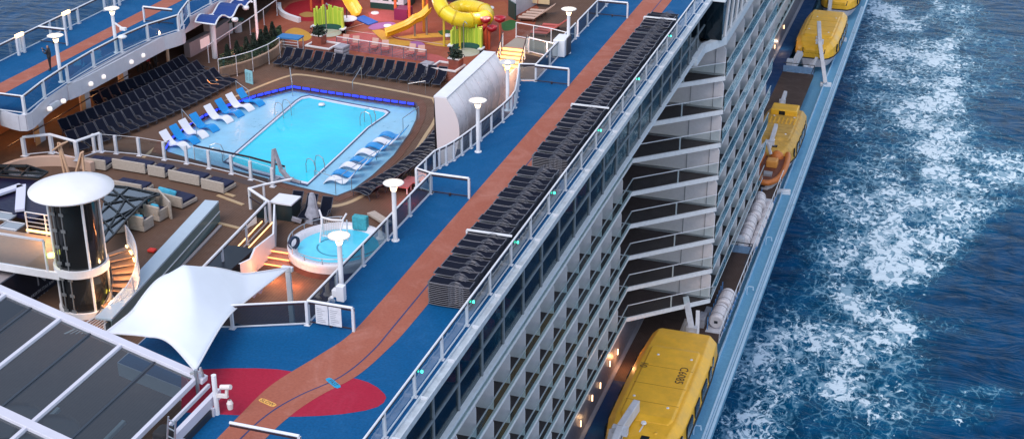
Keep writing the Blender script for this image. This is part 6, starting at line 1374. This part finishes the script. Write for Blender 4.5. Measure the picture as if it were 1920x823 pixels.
# ================================================================ white sail
sa = thing('shade_sail', 'white four-cornered shade sail stretched between masts above the sofa terrace', 'shade sail', (0, 0, 0))
cA = Vector((-28.03,52.94,0.15)); cB = Vector((-26.29,41.41,1.5)); cC = Vector((-31.46,43.18,1.3)); cD = Vector((-30.54,47.25,2.2)); cM = Vector((-28.38,44.45,2.6))
def sail_pt(u, v):
    # u: C->A direction, v: B->D direction; corners order A,B,C,D around
    p = cB * (1 - u) * (1 - v) + cA * u * (1 - v) + cD * u * v + cC * (1 - u) * v
    base = (cA + cB + cC + cD) / 4; w_ = 16 * u * (1 - u) * v * (1 - v)
    c = 4 * (u * (1 - u) * (1 - w_ * .0)); 
    # edges curve inwards
    sag = .46
    e = ((4 * u * (1 - u)) * (1 - v) ** 2 * .55, (4 * u * (1 - u)) * v ** 2 * .10, (4 * v * (1 - v)) * u ** 2 * .30, (4 * v * (1 - v)) * (1 - u) ** 2 * .55)
    k = sag * sum(e); p = p + (base - p) * min(k, .6)
    t_ = (u + v) / 2; p = p + Vector((0, 0, 1.15 * max(0, 1 - 1.55 * abs(u - v)) * math.sin(PI * t_ ** 1.6) + .25 * w_))
    return tuple(p)
NS = 22
rows = [[sail_pt(i / NS, j / NS) for j in range(NS + 1)] for i in range(NS + 1)]
m_ = MB(); m_.slab(rows, .02); m_.build('membrane', FABW, sa, smooth=True, fixn=True)
m_ = MB()
for edge in (rows[0], rows[-1], [r[0] for r in rows], [r[-1] for r in rows]): m_.tube(edge, .035, 5)
m_.build('edge_cable', WHITE, sa)
mm = thing('sail_mast', 'white mast holding the right tip of the shade sail by the hot tub', 'mast', (cA.x - .15, cA.y + .1, 0))
m_ = MB(); m_.bar((.05, -.0, POOL), (0, 0, -.1), .26, .14); m_.box(-.3, .25, -.1, .1, -.12, .12); m_.bar((0, 0, -.4), (.2, 0, .02), .1); bevel(m_.build('mast', WHITE, mm), .03)
m2_ = thing('sail_mast', 'short white mast under the lower tip of the shade sail at the roof corner', 'mast', (cB.x + .03, cB.y, 0)); m_ = MB(); m_.tube([(0, 0, .3), (0, 0, 1.55)], .08, 8); m_.bar((-.25, 0, 1.35), (.25, .05, 1.5), .1); m_.bar((.2, 0, 1.7), (.3, 0, 1.3), .08); m_.build('mast', STEEL, m2_)
pk = thing('pink_wall', 'pale pink curved wall under the shade sail', 'wall', (0, 0, 0)); a = (-31.03,54.84,-3.4); m_ = MB(); cc = smooth([(a[0] - .3, a[1] + .6), (a[0] - .9, a[1] - .6), (a[0] - 1.4, a[1] - 1.8), (a[0] - 1.6, a[1] - 4)], 4)
for p_, q_ in zip(cc, cc[1:]): m_.bar((p_[0], p_[1], POOL + 1), (q_[0], q_[1], POOL + .6), .15, 1.2)
m_.build('panel', mat('lilac', (.50, .36, .46), .5), pk)

# ================================================================ lifeboats
BY = mat('boat_yellow', (.84, .45, .028), .42, var=.16, scale=.7, bump=.15, bscale=14); BY2 = mat('boat_faded', (.58, .33, .06), .55, var=.3, scale=1.2)
BW = mat('boat_window', (.008, .012, .018), .12); BHW = mat('boat_hull_white', (.50, .46, .48), .5, var=.12); BDK = mat('boat_dark', (.015, .02, .03), .6)
def loft(mb, secs):
    """secs: list of (y, [(x,z)...]) closed rings"""
    n = len(secs[0][1]); vs = []; fs = []
    for y, ring in secs: vs += [(x, y, z) for x, z in ring]
    for i in range(len(secs) - 1):
        for j in range(n): fs.append((i * n + j, i * n + (j + 1) % n, (i + 1) * n + (j + 1) % n, (i + 1) * n + j))
    fs.append(tuple(range(n))); fs.append(tuple((len(secs) - 1) * n + j for j in range(n))[::-1]); mb.add(vs, fs)
def boat(label, loc, Lh, Wh, aged=False, group='yellow covered lifeboats along the hull'):
    t = thing('lifeboat', label, 'lifeboat', loc, 0, group); Y1 = BY2 if aged else BY
    def ring(w_, zt, zb, ch=.5, wt=.8):
        return [(-w_ * wt, zt), (w_ * wt, zt), (w_ * .96, zt - ch), (w_, zb), (-w_, zb), (-w_ * .96, zt - ch)]
    ks = [(-1, .50, .65), (-.94, .68, .8), (-.8, .86, .92), (-.55, .98, 1), (0, 1, 1), (.55, .99, 1), (.8, .95, .96), (.95, .93, .92), (1, .86, .85)]
    m_ = MB(); loft(m_, [(Lh * y, ring(Wh * a, 2.3 * b_, .35, .6, .76)) for y, a, b_ in ks]); o = m_.build('canopy', Y1, t, fixn=True); bevel(o, .12, 3)
    for p in o.data.polygons: p.use_smooth = False
    m_ = MB(); kr = [(-.62, .80, .3), (-.55, .90, 1), (.55, .90, 1), (.62, .80, .3)]
    loft(m_, [(Lh * y, [(-Wh * .78 * a, 2.1), (-Wh * .70 * a, 2.2 + .28 * b_), (Wh * .70 * a, 2.2 + .28 * b_), (Wh * .78 * a, 2.1)]) for y, a, b_ in kr]); o = m_.build('raised_roof', Y1, t, fixn=True); bevel(o, .08, 3)
    m_ = MB(); loft(m_, [(Lh * y, [(-Wh * a * 1.0, .35), (Wh * a * 1.0, .35), (Wh * a * .8, -.7), (0, -1.2 * b_), (-Wh * a * .8, -.7)]) for y, a, b_ in ks]); m_.build('hull', BHW, t, fixn=True)
    m_ = MB(); loft(m_, [(Lh * y * 1.005, [(-Wh * a * 1.03, .30), (Wh * a * 1.03, .30), (Wh * a * 1.03, .44), (-Wh * a * 1.03, .44)]) for y, a, b_ in ks]); m_.build('rub_rail', BDK, t, fixn=True)
    for s_ in (-1, 1):
        for k, (ya, yb) in enumerate(((-.68, -.60), (-.5, -.26), (-.18, .02), (.1, .34), (.42, .55), (.64, .72))):
            m_ = MB(); xx = Wh * (.995 if abs(ya) < .58 else .95) * s_; ya *= Lh; yb *= Lh; ym = (ya + yb) / 2
            pts = [(ya, 1.0), (ya + .15, .6), (yb - .15, .6), (yb, 1.0), (yb - .12, 1.58), (ya + .12, 1.58)]
            n = len(pts); vs = [(xx + s_ * .03 - s_ * (z - .7) * .02, y, z) for y, z in pts] + [(xx - s_ * .12, y, z) for y, z in pts]
            m_.add(vs, [tuple(range(n)), tuple(range(n, 2 * n))[::-1]] + [(i, i + n, (i + 1) % n + n, (i + 1) % n) for i in range(n)]); m_.build('window', BW, t, fixn=True)
    for xa, xb in ((-.62, -.22), (-.17, .17), (.22, .62)):
        m_ = MB(); yv = -Lh * .985
        m_.add([(xa * Wh * .82, yv + .28, 1.62), (xb * Wh * .82, yv + .28, 1.62), (xb * Wh * .8, yv - .02, 1.05), (xa * Wh * .8, yv - .02, 1.05), (xa * Wh * .82, yv + .45, 1.62), (xb * Wh * .82, yv + .45, 1.62), (xb * Wh * .8, yv + .2, 1.05), (xa * Wh * .8, yv + .2, 1.05)], [(0, 3, 2, 1), (4, 5, 6, 7), (0, 1, 5, 4), (2, 3, 7, 6), (0, 4, 7, 3), (1, 2, 6, 5)]); o = m_.build('windscreen', BW, t); o.location = (0, -.12, 0)
    for x, y in ((-.42, .82), (.55, .80), (-.62, -.70), (.35, -.74)): m_ = MB(); m_.lathe([(0, .22), (.15, .18), (.2, 0)], (x * Wh, y * Lh, 2.0), 10); m_.build('vent_cap', Y1, t, smooth=True)
    for x, y in ((-.38, .42), (.5, .42), (-.5, -.3), (.42, -.4)): m_ = MB(); m_.lathe([(0, .07), (.10, .05), (.12, 0)], (x * Wh, y * Lh, 2.47), 10); m_.build('white_dome', WHITE, t, smooth=True)
    m_ = MB(); m_.lathe([(0, .16), (.17, .12), (.22, 0)], (0, -Lh * .66, 2.35), 12); m_.bar((0, -Lh * .66, 2.2), (-.1, -Lh * .76, 2.1), .09); m_.build('beacon', WHITE, t, smooth=False)
    for yy in (-.36, -.08, .22): m_ = MB(); m_.box(-Wh * .66, Wh * .66, yy * Lh - .02, yy * Lh + .02, 2.47, 2.492); m_.build('roof_seam', mat('seam', (.45, .22, .02), .6), t)
    m_ = MB(); m_.box(Wh * .05, Wh * .25, -Lh * .86, -Lh * .79, 2.02, 2.12); m_.build('hatch', BW, t)
    return t
INK = mat('boat_ink', (.05, .03, .02), .6)
B1 = boat('big yellow lifeboat nearest in the photo, marked C6085 and 10 on its roof', (-18.1, 92.4, -29.3), 9.0, 3.0)
t = text('lettering', 'C6085', .95, (1.25, 1.2, 2.505), (0, 0, PI / 2 + PI), INK, extr=.002); t.parent = B1
t = text('lettering', '10', .85, (-1.85, 1.9, 2.505), (0, 0, -PI / 2), INK, extr=.002); t.parent = B1
B2 = boat('weathered yellow lifeboat with a raised wheelhouse beyond the small rescue boat', (-17.9, 151.0, -30.0), 6.6, 2.55, aged=True)
m_ = MB(); m_.box(-1.5, 1.5, 3.2, 5.4, 2.3, 3.1); bevel(m_.build('wheelhouse', BY, B2), .15, 3); m_ = MB(); m_.box(-.55, .15, 3.17, 3.21, 2.5, 2.95); m_.build('wheelhouse_window', BW, B2)
m_ = MB()
for k in range(8): m_.box(-1.7 + k * .45, -1.55 + k * .45, .5, 2.2, 2.45, 2.56)
m_.build('roof_rib', BY, B2)
B3 = boat('yellow lifeboat with black front windows behind the long white davit arm', (-18.0, 190.5, -30.0), 8.4, 2.9)
B4 = boat('farthest yellow lifeboat cut by the top edge of the photo', (-17.6, 214, -30.0), 8.4, 2.8)
# rescue boat, open
rb_ = thing('rescue_boat', 'small open orange rescue boat hanging in its davit', 'rescue boat', (-17.2, 141.3, -29.4)); rb_.scale = (1.3, 1.3, 1.3)
ORB = mat('rescue_orange', (.55, .16, .03), .5, var=.2); ORD = mat('rescue_inside', (.16, .045, .02), .6, var=.4)
ks = [(-1, .25), (-.85, .6), (-.6, .86), (-.2, 1), (.3, 1), (.7, .92), (.9, .8)]
m_ = MB(); loft(m_, [(3.4 * y, [(-1.1 * a, .5), (1.1 * a, .5), (.8 * a, -.3), (0, -.6), (-.8 * a, -.3)]) for y, a in ks]); m_.build('hull', BHW, rb_, fixn=True)
m_ = MB(); L_ = [(-1.1 * a, 3.4 * y, .62) for y, a in ks]; R_ = [(1.1 * a, 3.4 * y, .62) for y, a in ks]; m_.tube(smooth(L_[::-1] + R_, 3), .24, 10); m_.build('fender_tube', ORB, rb_, smooth=True)
m_ = MB(); loft(m_, [(3.3 * y, [(-.9 * a, .56), (.9 * a, .56), (.9 * a, .52), (-.9 * a, .52)]) for y, a in ks]); m_.build('inside', ORD, rb_, fixn=True)
m_ = MB(); m_.box(-.45, .45, -.1, .8, .5, 1.15); bevel(m_.build('console', mat('console_orange', (.65, .28, .06), .5), rb_), .1); m_ = MB(); m_.lathe([(.55, 0), (.5, .35), (.2, .6), (0, .62)], (.1, 2.3, .5), 14); m_.build('engine_cover', ORB, rb_, smooth=True)
m_ = MB(); m_.box(-.4, .3, -2.0, -1.3, .5, .75); m_.build('seat', mat('seat_grey', (.3, .3, .32), .6), rb_); m_ = MB(); m_.box(-.75, .05, -3.5, -3.1, .2, .7); bevel(m_.build('bow_fender', BDK, rb_), .1)
# davits
DV = mat('davit_white', (.58, .58, .62), .42, var=.14, scale=1.5)
def davit(label, pts, w_, h_, extra=()):
    t = thing('davit', label, 'davit', pts[0], 0, 'white davits of the lifeboats'); o0 = Vector(pts[0]); m_ = MB(); P = [Vector(q) - o0 for q in pts]
    for a, b_ in zip(P, P[1:]): m_.bar(a, b_, w_, h_, up=(1, 0, 0))
    bevel(m_.build('arm', DV, t), .04)
    m_ = MB()
    for q in P[1:-1]: m_.obox(q, w_ * .6, h_ * .5, h_ * .6)
    m_.build('hinge', DV, t)
    if extra:
        m_ = MB()
        for a, b_, ww in extra: m_.bar(Vector(a) - o0, Vector(b_) - o0, ww)
        m_.build('brace', DV, t)
    a, b_ = P[0], P[1]; m_ = MB(); n_ = (b_ - a).normalized(); m_.bar(a + n_ * .3 + Vector((w_ * .3, -h_ * .52, 0)), b_ - n_ * .3 + Vector((w_ * .3, -h_ * .52, 0)), .05); m_.build('cable', BDK, t)
    return t
davit('white davit arm over the far end of the nearest lifeboat', [(-17.6, 102.8, -31.2), (-17.9, 103.0, -28.0), (-18.9, 105.0, -26.2)], .75, .5, (((-16.9, 100.5, -31.5), (-17.7, 104.2, -26.8), .32), ((-19.6, 103, -31.5), (-18.4, 103.6, -27.5), .4)))
davit('white davit arm cut by the bottom edge of the photo over the nearest lifeboat', [(-19.3, 80.5, -27.0), (-19.3, 84.2, -26.4), (-18.9, 87.5, -26.2)], .95, .5, (((-19.6, 80, -29), (-19.8, 84.4, -26.7), .6),))
davit('white davit arm in front of the weathered lifeboat', [(-18.2, 144.6, -30.5), (-18.0, 145.6, -27.6), (-17.9, 148.2, -26.6)], .62, .4)
davit('long white davit arm in front of the lifeboat with black front windows', [(-15.6, 177.0, -31.2), (-17.2, 180.8, -26.9), (-17.9, 184.5, -25.6)], .8, .5, (((-19.3, 178.2, -31), (-17.4, 179.2, -29), .4), ((-18.0, 177.5, -31), (-17.2, 179.4, -28.6), .35), ((-20.6, 178.5, -31.4), (-19.6, 181.5, -28.8), .7)))
davit('short white davit post on the brown platform behind the wheelhouse', [(-18.9, 159.5, -29.4), (-18.9, 160.5, -28.2), (-18.8, 162.0, -27.6)], .6, .4)
davit('slim white davit arm holding the rescue boat', [(-20.2, 139.5, -28.2), (-18.1, 143.2, -26.6), (-17.6, 143.3, -28.0)], .28, .28)
davit('white davit arm between the two farthest lifeboats', [(-18.4, 203.5, -31.0), (-18.5, 204.5, -27.6), (-18.4, 208, -26.4)], .8, .5)
# platform ends with dark rails, boxes
for i, (x0, x1, y, z0, lb) in enumerate(((-20.9, -17.0, 175.2, PROM, 'dark rail and blue panel at the far end of the brown lifeboat platform'), (-17.9, -15.9, 121.3, PROM, 'dark rail and blue panel on the platform between the canisters'))):
    t = thing('platform_rail', lb, 'railing', (x0, y, z0)); m_ = MB(); m_.bar((0, 0, 1.1), (x1 - x0, 0, 1.1), .07); m_.bar((x1 - x0, 0, 0), (x1 - x0, 0, 1.1), .06); m_.bar((x1 - x0, 0, 1.1), (x1 - x0, -4.5, 1.1), .06); m_.build('dark_rail', BDK, t)
    m_ = MB(); m_.box(0, x1 - x0, .1, .2, -.1, .7); m_.build('panel', mat('panel_blue', (.16, .28, .46), .5, var=.2), t); m_ = MB(); m_.box(.3, 1.1, .4, 1.3, 0, 1.3); m_.build('machinery', WHITE2, t); m_ = MB(); m_.lathe([(0, .25), (.3, .2), (.32, 0)], (x1 - x0 - 1.2, .5, .6), 12); m_.build('machinery', WHITE2, t)
# life raft canisters
RFT = mat('raft_white', (.62, .58, .60), .45, var=.1)
def canister(label, x, y, z, ln=1.5, r=.48):
    t = thing('raft_canister', label, 'life raft canister', (x, y, z), 0, 'white life raft canisters'); m_ = MB(); pr = [(0, -ln / 2), (r * .8, -ln / 2), (r, -ln / 2 + .12), (r, -.05), (r * 1.04, -.05), (r * 1.04, .05), (r, .05), (r, ln / 2 - .12), (r * .8, ln / 2), (0, ln / 2)]
    n = 20; m_.lathe(pr, n=n); m_.v = [(a, c, b_) for a, b_, c in m_.v]; m_.build('barrel', RFT, t, smooth=False, fixn=True)
    for y_ in (-ln * .28, ln * .28): m_ = MB(); m_.lathe([(r * 1.01, y_ - .03), (r * 1.05, y_ - .03), (r * 1.05, y_ + .03), (r * 1.01, y_ + .03)], n=n); m_.v = [(a, c, b_) for a, b_, c in m_.v]; m_.build('strap', mat('strap', (.3, .28, .3), .5), t)
    m_ = MB(); m_.box(-.15, .15, -ln / 2 - .02, -ln / 2 + .02, -.12, .12); m_.build('label_plate', BDK, t); return t
cn = canister('big white life raft canister in the near group, first from the near end', -16.45, 107.4, -28.7, 2.5, .64)
i = 0
for nm, L_ in (('near', [(-16.35, 110.2, -28.65)]), ('far', [(-16.95, 123.6, -28.7), (-17.0, 126.4, -28.6), (-16.9, 129.2, -28.7), (-16.95, 132.0, -28.65)])):
    for k, q in enumerate(L_): dup(cn, q, .05 * k, 'big white life raft canister in the %s group, %s from the near end' % (nm, nth(k + (2 if nm == 'near' else 1))))
for nm, y0_, y1_ in (('near', 105.5, 113.2), ('far', 122, 134.6)):
    if nm == 'far':
        for k in range(5): o = MB(); o.lathe([(0, -.8), (.3, -.8), (.38, -.7), (.38, .7), (.3, .8), (0, .8)], n=14); o.v = [(a, c, b_) for a, b_, c in o.v]; o = o.build('small_canister', RFT, fixn=True); o.location = (-15.95, 123.4 + k * 2.1, -29.0 + .08 * (k % 2)); tag(o, 'slim white canister on the outer side of the far rack, %s from the near end' % nth(k + 1), 'canister', 'slim canisters of the far rack')
    t = thing('raft_rack', 'blue and white rack carrying the %s group of life raft canisters' % nm, 'rack', (-16.5, y0_, 0)); m_ = MB(); m_.box(-.7, .6, 0, y1_ - y0_, -29.6, -29.35); m_.build('base', DV, t)
    m_ = MB(); y = .4
    while y < y1_ - y0_: m_.bar((.5, y, -29.9), (.9, y, -29.0), .12); m_.bar((-.6, y, -29.5), (-.6, y, -28.2), .08); y += .85
    m_.build('bracket', mat('rack_blue', (.10, .25, .5), .5), t)
    m_ = MB(); m_.box(-1.5, -.9, .5, 2.0, -29.4, -28.6); m_.box(-1.3, -.8, 2.6, 3.6, -29.4, -28.9); m_.build('winch', mat('mach_grey', (.36, .36, .40), .5, var=.3), t)
railing('pale railing along the outer side of the life raft platform', [(-15.75, 104), (-15.75, 140)], z=PROM, h=1.1, step=2, gl=None, cap=False, r=.04, wd=.05)
o = MB(); o.tube([(-17.2, 111, -27.2), (-17.2, 114.3, -27.2)], .05, 6)
# fittings on the pale blue ledge
for i, (p, lb) in enumerate((((-15.4, 177.3), 'white fender block on the pale ledge by the long davit'), ((-15.5, 141.5), 'white fender block on the pale ledge by the rescue boat'), ((-15.6, 197.0), 'white fender block on the pale ledge beside the lifeboat with black windows'))):
    o = MB(); o.box(-.9, .5, -.25, .25, 0, .5); o = o.build('fender_block', WHITE); bevel(o, .05); o.location = (p[0], p[1], STRIP); o.rotation_euler = (0, 0, .15); tag(o, lb, 'fender block', 'white fender blocks on the ledge')
for i, (y, lb) in enumerate(((93.2, 'small hooked pipe on the pale ledge beside the nearest lifeboat'), (117.5, 'small hooked pipe on the pale ledge by the near canisters'), (128.5, 'small hooked pipe on the pale ledge by the far canisters'))):
    o = MB(); o.tube([(0, 0, 0), (0, 0, .7), (.1, .1, .8), (.5, .1, .8), (.55, 0, .5)], .06, 6); o = o.build('hooked_pipe', PALEB); o.location = (-15.55, y, STRIP); tag(o, lb, 'pipe', 'hooked pipes on the pale ledge')
o = MB(); o.box(-.06, .06, 28, 205, 0, .28); o = o.build('ledge_kerb', PALEB); o.location = (-15.85, 0, STRIP); tag(o, 'long pale kerb along the inner side of the blue ledge', 'kerb')
for x, y in ((0, 0),):
    m_ = MB()
    for k in range(40): m_.box(-15.84, -15.78, 80 + k * 3.1, 80.7 + k * 3.1, STRIP, STRIP + .35)
o = m_.build('ledge_stanchion', PALEB); tag(o, 'row of short stanchion plates on the inner kerb of the blue ledge', 'stanchions', kind='stuff')
# promenade wall lamps, lit
SCN = mat('sconce', (1, .8, .6), .4, emit=(1, .55, .28), estr=2.5)
for i, y in enumerate((86.4, 89.6, 92.0, 94.9, 97.4, 160, 166, 172, 180, 188)):
    o = MB(); o.lathe([(0, -.25), (.05, -.25), (.05, .25), (0, .25)], n=10); o = o.build('wall_lamp', SCN); o.location = (-22.78, y, -27.9 + (.3 if i % 2 else 0)); tag(o, 'glowing wall lamp above the promenade, %s from the near end' % nth(i + 1), 'wall lamp', 'lit wall lamps of the promenade')
point((-22.2, 97.2, -28.3), 70, (1, .42, .16)); point((-22.3, 88.0, -28.4), 14, (1, .6, .3)); point((-22.3, 168, -28.4), 45, (1, .7, .5)); point((-22.3, 184, -28.4), 45, (1, .7, .5))
